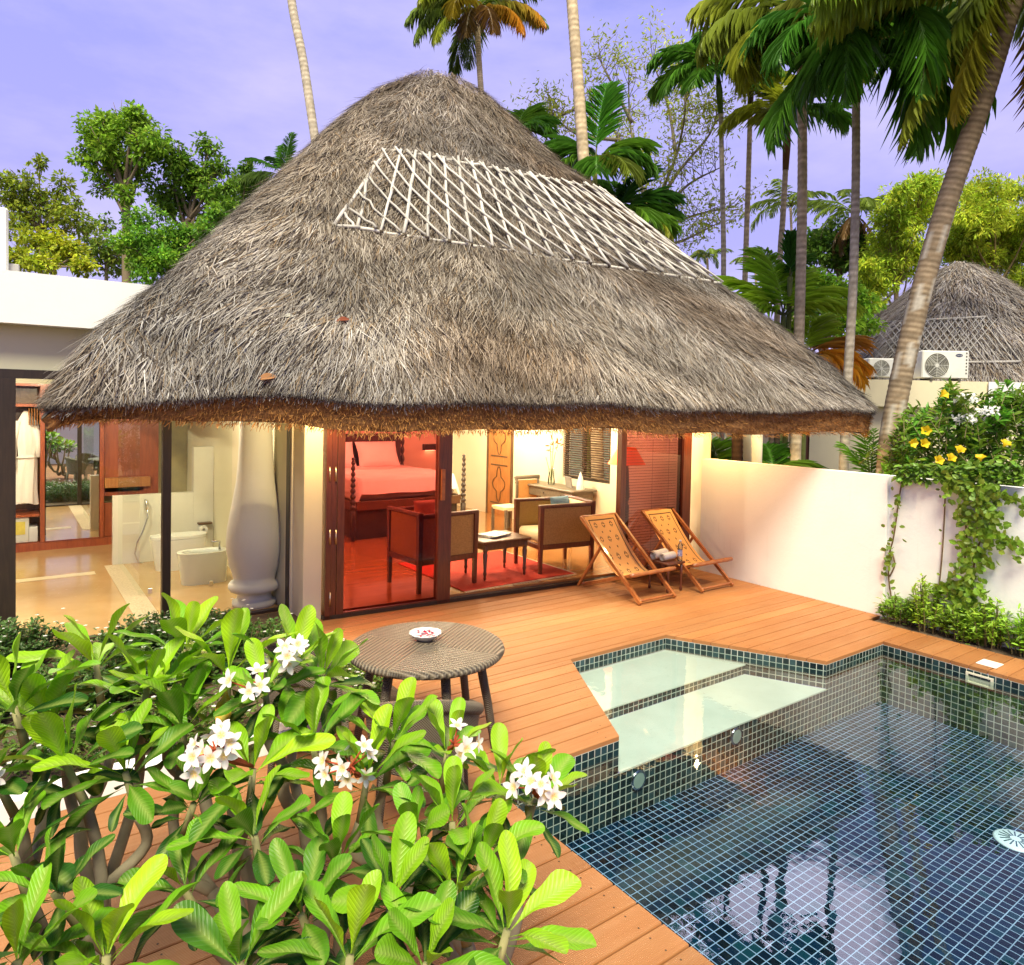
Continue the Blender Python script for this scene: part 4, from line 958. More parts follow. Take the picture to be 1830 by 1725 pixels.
def cover(a, b_):
    x = BX0+.05+(BX1-BX0-.1)*a; y = BY0+.02+1.35*b_; z = 1.135+.008*math.sin(x*7+y*5)+.006*math.sin(y*19+x*3)
    e_ = max(0, .04-b_)/.04; z -= .28*e_; y += -.02*e_; e2 = max(0, .05-min(a, 1-a))/.05; z -= .26*e2; return (x, y, z)
q.grid(cover, 40, 34); q.build('coverlet', M['linen'], t, Bc, True)
def pillow(P, sx, sy, sz, rx):
    q = MB(); R = np.array(Matrix.Rotation(rx, 3, 'X'))
    def f_(s_):
        def g_(a, b_):
            u, v = a*2-1, b_*2-1; h_ = (max(0, 1-abs(u)**2.6)*max(0, 1-abs(v)**2.6))**.45; pin = 1-.09*(abs(u*v))**1.
            return np.asarray(P)+R@np.array([u*sx*.5*(1-.06*(1-abs(v)**2)*abs(u)**4), v*sy*.5, s_*h_*sz*.5*pin])
        return g_
    q.grid(f_(1), 17, 13); q.grid(lambda a, b_: f_(-1)(1-a, b_), 17, 13); return q
for k, x in enumerate((5.35, 6.32)):
    P = (x, BY1-.26, 1.37); single(pillow(P, .92, .56, .22, rad(62)), 'pillow', M['linen'], P, ('white pillow at the head of the bed, the one cut off by the door frame', 'large white pillow at the head of the bed, nearest the bedpost')[k], 'pillow', 'pillows on the bed', True)
# wall niche with reading light on the back wall
NX, NZ = Py(767, 799, 14.19)[0], Py(767, 799, 14.19)[2]
t = thing('wall_light', 'dark rectangular reading light box on the wall beside the bed', 'wall light', (NX, 14.19, NZ))
q = MB(); q.box(NX-.17, NX+.17, 14.10, 14.199, NZ-.07, NZ+.07); q.build('housing', M['blackwood'], t, (NX, 14.19, NZ))
q = MB(); q.box(NX-.12, NX+.12, 14.12, 14.18, NZ-.078, NZ-.071); q.build('diffuser', emit('warm_diffuser', (1., .75, .4), 9.), t, (NX, 14.19, NZ))
# armchairs: local x is the facing direction
def armchair(label, loc, rz, sx=.92, sy=.78):
    t = thing('cane_armchair', label, 'armchair', (0, 0, 0), 0, 'cane sided armchairs by the coffee table'); m = M['mahog']; hx, hy = sx/2, sy/2
    for x, y, h_ in ((hx-.03, hy-.03, .96), (hx-.03, -hy+.03, .96), (-hx+.03, hy-.03, 1.0), (-hx+.03, -hy+.03, 1.0)):
        q = MB(); q.hexa([(x-.022, y-.022, 0), (x+.022, y-.022, 0), (x+.022, y+.022, 0), (x-.022, y+.022, 0)], [(x-.034, y-.034, h_), (x+.034, y-.034, h_), (x+.034, y+.034, h_), (x-.034, y+.034, h_)]); q.build('leg', m, t)
    for s_ in (-1, 1):
        q = MB(); q.box(-hx+.065, hx-.065, s_*(hy-.03)-.012, s_*(hy-.03)+.012, .42, .93); q.build('side_panel', M['cane'], t)
        q = MB(); q.rbox((0, s_*(hy-.03), .955), (sx+.02, .07, .05), 0, .012); q.build('armrest', m, t)
    q = MB(); q.box(-hx+.018, -hx+.042, -hy+.065, hy-.065, .42, .95); q.build('back_panel', M['cane'], t)
    q = MB(); q.rbox((-hx+.03, 0, .98), (.07, sy+.02, .05), 0, .012); q.build('top_rail', m, t)
    q = MB()
    for s_ in (-1, 1): q.rbox((0, s_*(hy-.03), .385), (sx-.12, .055, .075), 0, .008)
    q.rbox((hx-.03, 0, .385), (.055, sy-.12, .075), 0, .008); q.rbox((-hx+.03, 0, .385), (.055, sy-.12, .075), 0, .008); q.build('seat_frame', m, t)
    q = MB(); q.rbox((.03, 0, .505), (sx-.14, sy-.13, .15), 0, .035); q.build('seat_cushion', M['cream_cloth'], t, (0, 0, 0), True)
    q = MB(); q.rbox((-hx+.15, 0, .77), (.15, sy-.14, .42), 0, .05, 0, rad(-10)); q.build('back_cushion', M['cream_cloth'], t, (0, 0, 0), True)
    t.location = loc; t.rotation_euler = (0, 0, rz); return t
a1 = armchair('cane sided armchair with a cream cushion by the desk, right of the coffee table', (6.58, 7.98, FZ), rad(172))
a2 = dup(a1, (4.60, 8.08, FZ), rad(4), 'cane sided armchair partly behind the red glass, left of the coffee table')
P = (4.52, 8.12, 1.0); single(pillow(P, .34, .34, .14, rad(75)), 'cushion', pm('pink_cushion', (.55, .22, .16), None, 20, .9), P, 'small pink cushion in the armchair behind the red glass', 'cushion', None, True)
P = (6.72, 7.98, .93); single(pillow(P, .36, .36, .14, rad(70)), 'cushion', pm('blue_cushion', (.16, .28, .36), None, 20, .9), P, 'small blue cushion in the armchair by the desk', 'cushion', None, True)
# coffee table
P = np.array([5.57, 8.02, FZ]); t = thing('coffee_table', 'small brown wooden coffee table with turned legs on the red rug', 'table', P)
q = MB(); q.rbox(P+np.array([0, 0, .525]), (.80, .62, .035), 0, .01); q.build('tabletop', M['brownwood'], t, P)
q = MB(); q.rbox(P+np.array([0, 0, .46]), (.72, .54, .09), 0, .006); q.build('apron', M['brownwood'], t, P)
for sx in (-1, 1):
    for sy in (-1, 1):
        q = MB(); q.lathe([(.014, .012), (.02, .04), (.016, .07), (.028, .10), (.020, .13), (.036, .36), (.026, .38), (.034, .40), (.034, .50)], P+np.array([sx*.33, sy*.24, 0]), 12); q.build('leg', M['brownwood'], t, P, True)
P2 = P+np.array([-.02, .03, .543]); q = MB()
for k in range(3): q.rbox(P2+np.array([.01*k, -.01*k, .006+.011*k]), (.40, .29, .009), rad(8+6*k), .002)
single(q, 'magazine', pm('printed_magazine', (.72, .70, .66), (.10, .12, .12), 26, .4), P2, 'stack of magazines on the coffee table', 'magazine')
# desk, tall chair and the things on the desk
D0 = Px(1000, 876, 8.25); D0 = np.array([8.28, 10.05, FZ]); t = thing('writing_desk', 'grey brown writing desk under the slatted window', 'desk', D0)
zt = Px(1020, 874, 8.2)[2]; zt = min(max(zt, .8), 1.0); ln = 1.7
q = MB(); q.rbox((8.28, 10.05, zt-.02), (.58, ln, .04), 0, .01); q.build('desktop', M['greywood'], t, D0)
q = MB(); q.rbox((8.28, 10.05, zt-.12), (.50, ln-.12, .15), 0, .006); q.build('drawer_box', M['greywood'], t, D0)
for k in range(3):
    q = MB(); q.lathe([(.012, 0), (.016, .012), (.001, .016)], (0, 0, 0), 10); o = q.build('drawer_knob', M['blackwood'], t, (0, 0, 0)); o.rotation_euler = (0, rad(-90), 0); o.location = (8.03-8.28, .5*(k-1), zt-.12-FZ)
for sx in (-1, 1):
    for sy in (-1, 1):
        q = MB(); q.hexa(*[[(8.28+sx*.23+i*w_, 10.05+sy*(ln/2-.1)+j*w_, z) for i, j in ((-1, -1), (1, -1), (1, 1), (-1, 1))] for z, w_ in ((FZ, .018), (zt-.19, .032))]); q.build('leg', M['greywood'], t, D0)
P = np.array([7.72, 10.75, FZ]); t = thing('desk_chair', 'tall backed wooden chair with an orange cane panel in front of the desk', 'chair', P)
q = MB(); q.box(7.52, 7.95, 10.52, 10.98, .48, .54); q.build('seat', M['cream_cloth'], t, P)
for x, y, h_ in ((7.54, 10.54, .5), (7.54, 10.96, .5), (7.92, 10.96, .5), (7.92, 10.54, .5)): q = MB(); q.beam((x, y, FZ), (x, y, h_), .045, .045); q.build('leg', M['greywood'], t, P)
xl, xr = Py(924, 870, 10.5)[0], Py(961, 870, 10.5)[0]; zt_ = Py(940, 851, 10.5)[2]; zb_ = Py(940, 896, 10.5)[2]-.2
q = MB()
for x in (xl, xr): q.tube([(x, 10.5, .5), (x, 10.5, zt_-.1), (x-(.03 if x == xl else -.03), 10.52, zt_)], [.03, .026, .03], 8)
q.rbox(((xl+xr)/2, 10.5, zt_-.02), (xr-xl+.08, .05, .07), 0, .015); q.build('back_frame', M['greywood'], t, P, True)
q = MB(); q.rbox(((xl+xr)/2, 10.5, (zt_-.07+zb_)/2), (xr-xl-.05, .02, zt_-.07-zb_), 0, .004); q.build('back_panel', pm('orange_cane', (.60, .32, .10), (.5, .25, .07), 60, .6), t, P)
def ondesk(u, v): P_ = Px(u, v, 8.3); return np.array([8.3, min(max(P_[1], 9.3), 10.8), zt])
P = ondesk(985, 866); t = thing('flower_vase', 'clear glass vase holding a stem of orange lilies on the desk', 'vase', P)
q = MB(); q.lathe([(.06, .002), (.07, .05), (.055, .16), (.05, .26), (.062, .30)], P, 20, None, False); q.build('vase', glass('vase_glass', (.85, .9, .85), 1.), t, P, True)
q = MB(); q.col = (.10, .16, .04)
for dx, dy, h_ in ((.04, .10, .72), (-.05, -.16, .62), (.02, .2, .5), (.0, -.04, .8)): q.tube([P+np.array([0, 0, .02]), P+np.array([dx*.4, dy*.4, h_*.55]), P+np.array([dx, dy, h_])], .006, 5)
q.build('stem', M['paint'], t, P, True)
q = MB(); n = 26; Bp = P+np.array([0, -.08, .72])+rng.normal(0, .07, (n, 3)); put_leaves(q, Bp, rdir(n), rdir(n), rng.uniform(.06, .12, n), rng.uniform(.02, .035, n), jit((.62, .14, .03), n), LEAF_OVAL); q.build('flower', M['petal'], t, P)
P = ondesk(1016, 872); q = MB(); q.rbox(P+np.array([0, 0, .10]), (.02, .25, .20), rad(-14), .004, 0, rad(-9)); single(q, 'guest_folder', pm('grey_folder', (.30, .28, .25), (.22, .2, .18), 12, .5), P, 'grey standing folder on the desk', 'folder')
P = ondesk(1037, 874); q = MB(); q.lathe([(.075, .001), (.07, .08), (.045, .2), (.012, .30), (.001, .31)], P, 9); single(q, 'folded_napkin', M['linen'], P, 'white napkin folded into a cone on the desk', 'napkin')
# floor lamp behind the right hand blind
P = np.array([8.02, 7.95, FZ]); t = thing('floor_lamp', 'floor lamp with a glowing orange red shade behind the dark blind', 'lamp', P)
zs = Px(1135, 817, 8.02)[2]
q = MB(); q.lathe([(.17, .0), (.17, .03), (.05, .06), (.04, .12), (.07, .2), (.045, .35), (.055, .8), (.035, .85), (.06, .95), (.05, 1.1), (.03, zs-.22), (.02, zs-.1)], P, 18); q.build('pole', M['greywood'], t, P, True)
q = MB(); q.lathe([(.30, zs-.20), (.14, zs+.06)], P, 28, None, False); q.build('lamp_shade', emit('orange_lamp_shade', (1., .15, .03), .8), t, P, True)
# ================================================================== dressing room and bathroom
YW = 13.25
wx = lambda u: Py(u, 850, YW)[0]
wz = lambda v, u=100: Py(u, v, YW)[2]
W0 = (.8, YW, 0); t = thing('wardrobe', 'red wooden wardrobe with open shelves and a tall mirror', 'wardrobe', W0)
xm0, xm1, xR = wx(82), wx(177), wx(284)
q = MB(); q.box(-1.6, wx(200), YW+.02, 13.9, 0, .13); q.box(-1.6, wx(200), YW, YW+.02, 0, .12); q.build('plinth', M['redwood'], t, W0)
zsh = wz(921, 50); ztop = 2.62
q = MB(); q.box(-1.6, wx(71), YW+.01, 13.88, zsh-.03, zsh+.01); q.box(-1.6, wx(71), YW+.01, 13.88, wz(727, 50), wz(722, 50)); q.box(-1.6, wx(71), YW+.01, 13.88, wz(690, 50), wz(686, 50)); q.build('shelf', M['redwood'], t, W0)
q = MB(); q.box(wx(72), wx(80), YW, 13.88, .13, ztop); q.box(wx(178), wx(186), YW, 13.88, .13, ztop); q.box(wx(80), wx(178), YW, YW+.03, .13, wz(966)); q.box(wx(80), wx(178), YW, YW+.03, wz(697), ztop); q.box(-1.6, wx(72), YW, 13.88, ztop-.03, ztop); q.build('frame', M['redwood'], t, W0)
q = MB(); q.box(-1.6, wx(178), 13.88, 13.93, 0, ztop); q.box(-1.64, -1.6, YW, 13.93, 0, ztop); q.build('back_panel', M['brownwood'], t, W0)
q = MB(); q.rbox((wx(186)+.3, YW+.1, (wz(905)+.13)/2), (.58, .1, wz(905)-.13), 0, .004); q.rbox((wx(186)+.3, YW+.1, wz(880)), (.58, .1, .1), 0, .004); q.build('drawer', M['redwood'], t, W0)
q = MB(); q.box(wx(187), xR, YW+.05, YW+.09, .8, 2.5); q.build('door', M['redwood'], t, W0)
q = MB(); q.box(wx(187), wx(268), YW-.05, YW+.049, wz(870, 230), wz(853, 230)); q.build('ledge', M['carved'], t, W0)
mt, nt, b = newmat('mirror_silver'); b.inputs['Metallic'].default_value = 1; b.inputs['Roughness'].default_value = .0; b.inputs['Base Color'].default_value = (.9, .92, .9, 1); M['mirror'] = mt
q = MB(); q.poly([(xm0, YW+.012, wz(966)), (xm1, YW+.012, wz(966)), (xm1, YW+.012, wz(697)), (xm0, YW+.012, wz(697))]); q.build('mirror', M['mirror'], t, W0)
# bathrobe on its hanger
P = np.array([wx(47), YW+.22, wz(735, 45)]); t = thing('bathrobe', 'white bathrobe hanging in the open wardrobe', 'bathrobe', P)
zl = wz(903, 50); hh = P[2]-zl; q = MB()
def robe(a, b_):
    an = 2*math.pi*a; w_ = np.interp(b_, [0, .06, .14, .3, .48, .52, .75, 1], [.03, .08, .145, .16, .12, .13, .165, .19]); fold = 1+.10*math.sin(7*an+b_*3)*b_+.05*math.sin(13*an)
    return (P[0]+.03*math.sin(b_*5)+w_*math.cos(an)*fold, P[1]+.5*w_*math.sin(an)*fold, P[2]-hh*b_+.02*math.sin(an*3)*b_)
q.grid(robe, 48, 26, True); q.build('gown', M['linen'], t, P, True)
for s_, e_ in ((-1, .62), (1, .5)):
    q = MB(); q.tube([P+np.array([s_*.10, -.02, -.12*hh/1.1]), P+np.array([s_*.17, -.03, -.33*hh]), P+np.array([s_*.18, -.05, -e_*hh])], [.055, .05, .06], 12); q.build('sleeve', M['linen'], t, P, True)
q = MB(); z = P[2]-.5*hh; q.tube([(P[0]+.135*math.cos(k*.3), P[1]+.075*math.sin(k*.3), z) for k in range(22)], .016, 6); q.build('belt', M['linen'], t, P, True)
q = MB(); q.tube([P+np.array([0, 0, -.02]), P+np.array([0, 0, .07]), P+np.array([.03, 0, .10])], .006, 6); q.build('hanger', M['brownwood'], t, P)
P = np.array([wx(62), YW+.2, wz(745, 60)]); q = MB()
for k in range(5): q.rbox(P+np.array([-.07+.035*k, 0, -.0]), (.012, .30, .26), 0, .004)
single(q, 'wooden_hangers', M['carved'], P, 'orange wooden hangers beside the bathrobe in the wardrobe', 'hangers')
zs0 = .135
P = np.array([wx(57), YW+.25, zs0]); hsafe = wz(943, 60)-zs0
q = MB(); q.rbox(P+np.array([0, 0, hsafe/2]), (wx(71)-wx(46)-.02, .36, hsafe), 0, .008); single(q, 'safe_box', pm('white_box_paint', (.74, .76, .78), None, 3, .4), P, 'plain white box on the bottom shelf of the wardrobe', 'box')
P = np.array([wx(34), YW+.22, zs0]); hs2 = wz(926, 35)-zs0; t = thing('safe', 'small white safe with a yellow sticker on the bottom shelf of the wardrobe', 'safe', P)
q = MB(); q.rbox(P+np.array([0, 0, hs2/2]), (.26, .34, hs2), 0, .01); q.build('body', pm('safe_paint', (.70, .72, .70), None, 3, .4), t, P)
q = MB(); q.rbox(P+np.array([.02, -.174, hs2*.58]), (.12, .004, hs2*.5), 0); q.build('sticker', pm('yellow_sticker', (.72, .62, .12), (.6, .5, .1), 18, .5), t, P)
# bidet, toilet, paper roll, hand shower
def pan(label, name, P, L, hgt, lid):
    t = thing(name, label, name, P); q = MB(); n = 28
    def f_(a, b_):
        an = 2*math.pi*a; c_, s_ = math.cos(an), math.sin(an); sx = L*.5*(abs(c_)**(.55) if c_ > 0 else abs(c_)**.9); k = .80+.20*b_
        return P+np.array([math.copysign(sx, c_)*(k if c_ < 0 else 1), .19*math.copysign(abs(s_)**.8, s_)*k, hgt*b_])
    q.grid(f_, n, 8, True); q.face([q.pt(f_(k/n, 1)) for k in range(n)] if lid else [q.pt(f_(k/n, 0)) for k in range(n)][::-1])
    q.build('bowl', M['ceramic'], t, P, True)
    if lid:
        q = MB(); q.grid(lambda a, b_: f_(a, 1)+np.array([0, 0, .005+.04*b_])-np.array([0, 0, 0])*(1), n, 2, True); q.face([q.pt(f_(k/n, 1)+np.array([0, 0, .045])) for k in range(n)]); q.build('lid', M['ceramic'], t, P, True)
    else:
        q = MB(); q.grid(lambda a, b_: P+(f_(a, 1)-P)*np.array([1-.28*min(1, b_*2), 1-.28*min(1, b_*2), 1])-np.array([0, 0, .0 if b_ < .5 else .14*(b_-.5)*2]), n, 5, True); q.build('rim', M['ceramic'], t, P, True)
        q = MB(); q.tube([P+np.array([L*.36, 0, hgt]), P+np.array([L*.36, 0, hgt+.1]), P+np.array([L*.2, 0, hgt+.12])], .016, 8); q.build('tap', M['chrome'], t, P, True)
    return t
pan('white ceramic bidet behind the shower glass', 'bidet', np.array([2.16, 9.95, 0]), .62, .42, False)
pan('white ceramic toilet with its lid down beyond the bidet', 'toilet', np.array([2.06, 10.95, 0]), .74, .44, True)
P = Py(362, 945, 11.55); t = thing('toilet_roll', 'white toilet roll under a brown holder on the half wall', 'toilet roll', P)
q = MB(); n = 20; q.grid(lambda a, b_: P+np.array([.06*math.cos(2*math.pi*a), .05-.13*b_, .06*math.sin(2*math.pi*a)]), n, 2, True); q.grid(lambda a, b_: P+np.array([(.06-.04*b_)*math.cos(2*math.pi*a), -.08, (.06-.04*b_)*math.sin(2*math.pi*a)]), n, 2, True); q.build('roll', M['linen'], t, P)
q = MB(); q.rbox(P+np.array([.03, -.01, .085]), (.20, .10, .03), 0, .006); q.build('holder', M['brownwood'], t, P)
P = Py(261, 897, 11.56); t = thing('hand_shower', 'chrome hand spray with a hanging hose on the half wall', 'hand shower', P)
q = MB(); q.tube([P+np.array([0, .03, .02]), P+np.array([0, -.03, .0]), P+np.array([0, -.035, -.12])], [.02, .02, .013], 10); q.build('spray_head', M['chrome'], t, P, True)
q = MB(); pts = [Py(u, v, 11.53) for u, v in ((262, 905), (264, 925), (255, 950), (245, 970), (241, 990), (247, 1005), (265, 1009), (282, 1004), (290, 985))]
q.tube(pts, .011, 7); q.build('hose', M['chrome'], t, P, True)
# ================================================================== air conditioners
def ac_unit(label, P, wd, ht, rz, logo=True):
    t = thing('air_conditioner', label, 'air conditioner', (0, 0, 0), 0, 'air conditioner units on the flat roofs'); wm = pm('ac_white_paint', (.76, .75, .69), (.7, .69, .62), 3, .45, dirt=.1) if 'ac' not in M else M['ac']; M['ac'] = wm
    dp = .34; q = MB(); q.rbox((0, 0, ht/2+.05), (wd, dp, ht), 0, .02); q.build('casing', wm, t)
    cx_ = -wd*.19; r = min(ht*.43, wd*.29); cz = ht*.47+.05
    q = MB(); q.poly([(cx_+r*math.cos(2*math.pi*k/28), -dp/2-.002, cz+r*math.sin(2*math.pi*k/28)) for k in range(28)]); q.build('fan_opening', M['fanhole'], t)
    q = MB()
    for k in range(1, 9): rr = r*k/8; q.tube([(cx_+rr*math.cos(2*math.pi*j/24), -dp/2-.012, cz+rr*math.sin(2*math.pi*j/24)) for j in range(25)], .0045, 4)
    for k in range(4): a_ = math.pi*k/4; q.beam((cx_-r*math.cos(a_), -dp/2-.012, cz-r*math.sin(a_)), (cx_+r*math.cos(a_), -dp/2-.012, cz+r*math.sin(a_)), .008, .006)
    q.lathe([(r*.16, 0), (r*.16, .01), (.001, .012)], (0, 0, 0), 12) if False else None
    q.build('fan_guard', M['pale'], t)
    q = MB(); q.grid(lambda a, b_: (cx_+(r*.17*b_+.001)*math.cos(2*math.pi*a), -dp/2-.016, cz+(r*.17*b_+.001)*math.sin(2*math.pi*a)), 14, 2, True); q.build('hub', M['pale'], t)
    if logo:
        q = MB(); q.grid(lambda a, b_: (wd*.28+(.075*b_+.001)*math.cos(2*math.pi*a), -dp/2-.004, ht*.84+.05+(.033*b_+.0005)*math.sin(2*math.pi*a)), 24, 2, True); bd = q.build('badge', M['navy'], t)
        cu = bpy.data.curves.new('badge_text', 'FONT'); cu.body = 'Carrier'; cu.size = .042; cu.extrude = .001; cu.align_x = 'CENTER'; cu.align_y = 'CENTER'; cu.shear = .2
        o = bpy.data.objects.new('text_tmp', cu); COL.objects.link(o); bpy.context.view_layer.update()
        me = bpy.data.meshes.new_from_object(o.evaluated_get(bpy.context.evaluated_depsgraph_get())); bpy.data.objects.remove(o); bpy.data.curves.remove(cu)
        me.materials.clear(); me.materials.append(M['pale']); o = bpy.data.objects.new('lettering', me); o.rotation_euler = (rad(90), 0, 0); o.location = (wd*.28, -dp/2-.006, ht*.84+.05); link(o, bd)
        q = MB()
        for k in range(7): q.rbox((wd*.44, -dp/2-.003, ht*.2+.05+k*.07), (.025, .008, .03), 0, 0)
        q.build('grille', M['fanhole'], t)
    q = MB()
    for s_ in (-1, 1): q.rbox((s_*wd*.3, 0, .025), (.06, dp+.04, .05), 0, .004)
    q.build('foot', M['fanhole'], t)
    t.location = P; t.rotation_euler = (0, 0, rz); return t
M['fanhole'] = pm('dark_fan_recess', (.10, .09, .06), (.06, .055, .04), 12, .7); M['pale'] = pm('pale_plastic', (.7, .69, .62), None, 3, .5); M['navy'] = pm('navy_badge', (.03, .045, .12), None, 3, .4)
# ================================================================== the neighbouring villa
YAW = rad(-35.93)
A2 = Pt(1702, 800, 20.5); A2 = np.array([A2[0], A2[1], 0]); L2 = tuple(A2)
V2 = thing('thatched_hut', 'smaller thatched hut with cream walls beyond the leaning coconut trunk', 'villa', L2)
EX = np.array([math.cos(YAW), math.sin(YAW), 0]); EN = np.array([-math.sin(YAW), math.cos(YAW), 0])
def loc2(x, y, z): return A2+EX*x+EN*y+np.array([0, 0, z])
zA, zE = Pt(1702, 466, 20.3)[2], Pt(1560, 700, 17.2)[2]-.1
def hut(t, z):
    f_ = (zA-z)/(zA-zE); k = max(f_, 0)**.72; a = 2*math.pi*t; m_ = 2+2.5*max(f_, 0)**2; c, s = math.cos(a), math.sin(a); r = (abs(c)**m_+abs(s)**m_)**(-1/m_)*4.1*k*(1+.015*math.sin(a*23+z*4)); return loc2(r*c, r*s, z)
q = MB(); q.grid(lambda a, b_: hut(a, zE+(zA-zE)*b_), 90, 22, True); r2 = q.build('thatch_roof', M['thatch'], V2, L2, True)
q = MB(); q.grid(lambda a, b_: hut(a, zE)+np.array([0, 0, -.25*b_]), 90, 3, True); q.build('eave_underside', M['straw_cut'], r2, L2)
r = np.random.default_rng(9); N = 30000; tt = r.uniform(.42, 1.08, N); zz = zE+(zA-zE)*(1-np.sqrt(r.uniform(0, 1, N))); B = np.array([hut(a, b_) for a, b_ in zip(tt, zz)]); B2 = np.array([hut(a, max(b_-.15, zE-.3)) for a, b_ in zip(tt, zz)])
dn = B2-B; dn /= np.linalg.norm(dn, axis=1, keepdims=True); ou = B-np.array([A2[0], A2[1], 0]); ou[:, 2] = 2.5; ou /= np.linalg.norm(ou, axis=1, keepdims=True)
pal = np.array([(.42, .38, .35), (.30, .26, .23), (.20, .155, .12), (.50, .46, .42), (.33, .25, .17)]); pch = .72+.5*(.5+.5*np.sin(zz*5.5+2*np.sin(tt*19))*np.sin(tt*31+zz))
c = pal[r.choice(5, N, p=[.28, .24, .2, .16, .12])]*r.uniform(.8, 1.15, (N, 1))*pch[:, None]
q = MB(); put_leaves(q, B+ou*r.uniform(0, .05, (N, 1)), dn+rdir(N)*.3+ou*.12, ou, r.uniform(.2, .45, N), r.uniform(.014, .026, N), c, (np.array([(0, -.5, 0), (0, .5, 0), (1, .15, 0), (1, -.15, 0)]), [(0, 3, 2, 1)])); q.build('straw', M['straw'], r2, L2)
# its lattice
def hit2(u, v, off=.12):
    d = ray(u, v)
    for t in np.arange(15, 22, .02):
        P = EYE+d*t; l = P-A2; x, y = l@EX, l@EN
        if zE < P[2] < zA:
            a = math.atan2(y, x)/(2*math.pi); h_ = hut(a, P[2])-A2; 
            if x*x+y*y < (h_@EX)**2+(h_@EN)**2: return EYE+d*(t-off)
    return None
q = MB(); q.col = (.48, .45, .40)
def rail2(a, b_, rr=.03, n=6):
    P = [hit2(a[0]+(b_[0]-a[0])*k/n, a[1]+(b_[1]-a[1])*k/n) for k in range(n+1)]; P = [p_ for p_ in P if p_ is not None]
    if len(P) > 1: q.tube(P, rr*random.uniform(.9, 1.1), 5)
rail2((1528, 650), (1822, 646)); rail2((1560, 577), (1764, 566))
for k in range(19):
    f_ = k/18; a = (1548+216*f_ if k else 1535, 580-14*f_ if k else 596); b_ = (a[0]+52+8*f_, 648-2*f_); rail2(a, b_, .016)
for k in range(19):
    f_ = k/18; a = (1560+225*f_, 577-11*f_); b_ = (a[0]-62, a[1]+70); 
    if b_[0] > 1515: rail2(a, (max(b_[0], 1525), b_[1]), .011)
q.build('roof_lattice', M['pole'], r2, L2, True)
W0_, W1_ = Pt(1440, 700, 15.0), Pt(1765, 700, 15.0); zp0, zp1 = Pt(1640, 728, 15)[2], Pt(1640, 681, 15)[2]
def box2(q, ua, ub, ta, tb, z0, z1):
    P = [Pt(u, 735, t) for u, t in ((ua, ta), (ub, ta), (ub, tb), (ua, tb))]; q.hexa([(p_[0], p_[1], z0) for p_ in P], [(p_[0], p_[1], z1) for p_ in P])
q = MB(); box2(q, 1505, 1764, 14.75, 17.2, zp0, zp1); q.build('flat_roof', M['cream'], V2, L2)
q = MB(); box2(q, 1765, 1960, 14.7, 17.2, zp0+.02, zp1+.0); q.build('parapet', M['plaster'], V2, L2)
q = MB(); box2(q, 1449, 1960, 15.0, 17.0, -.06, zp0-.002); box2(q, 1300, 1424, 15.2, 17.0, -.06, zp0-.05); box2(q, 1424.5, 1448.5, 15.3, 17, -.06, Pt(1436, 828, 15)[2]); box2(q, 1424.5, 1448.5, 15.3, 17, 2.2, zp0-.05); q.build('wall', M['cream'], V2, L2)
q = MB(); box2(q, 1424.6, 1429, 15.05, 15.2, .9, 2.19); box2(q, 1442, 1448.4, 15.05, 15.2, .9, 2.19); box2(q, 1429.2, 1441.8, 15.05, 15.2, Pt(1436, 828, 15)[2]+.003, Pt(1436, 818, 15)[2]); wf2 = q.build('window_frame', M['mahog'], V2, L2)
q = MB(); box2(q, 1429.1, 1441.9, 15.12, 15.14, 1.4, 2.19); q.build('glass_pane', pm('grey_window', (.30, .36, .33), None, 2, .1), wf2, L2)
q = MB(); P = Pt(1344, 790, 11.6); q.tube([(P[0], P[1], -.06), (P[0], P[1], 2.75)], .165, 24); single(q, 'veranda_column', M['cream'], (P[0], P[1], 0), 'round cream column standing behind the white boundary wall', 'column', None, True)
Pa = Pt(1580, 682, 14.95); ac_unit('smaller cream air conditioner on the hut roof, left of the leaning trunk', (Pa[0], Pa[1], zp1), .84, .40, YAW, False)
Pa = Pt(1680, 684, 14.9); ac_unit('white air conditioner with a round fan on the hut roof, right of the leaning trunk', (Pa[0], Pa[1], zp1), .98, .58, YAW, True)
# the unit on the left flat roof, cut by the frame
Pa = Py(-12, 430, 8.6); ac_unit('white air conditioner on the flat white roof at the left edge', (Pa[0]-.30, 8.6, 3.575), .84, .62, rad(0), False)
P = Py(24, 466, 8.55); q = MB(); q.rbox((P[0], 8.55, 3.65), (.10, .12, .15), 0, .01); single(q, 'concrete_block', pm('grey_concrete', (.38, .36, .33)), (P[0], 8.55, 3.575), 'small grey concrete block beside the unit on the flat roof', 'block')

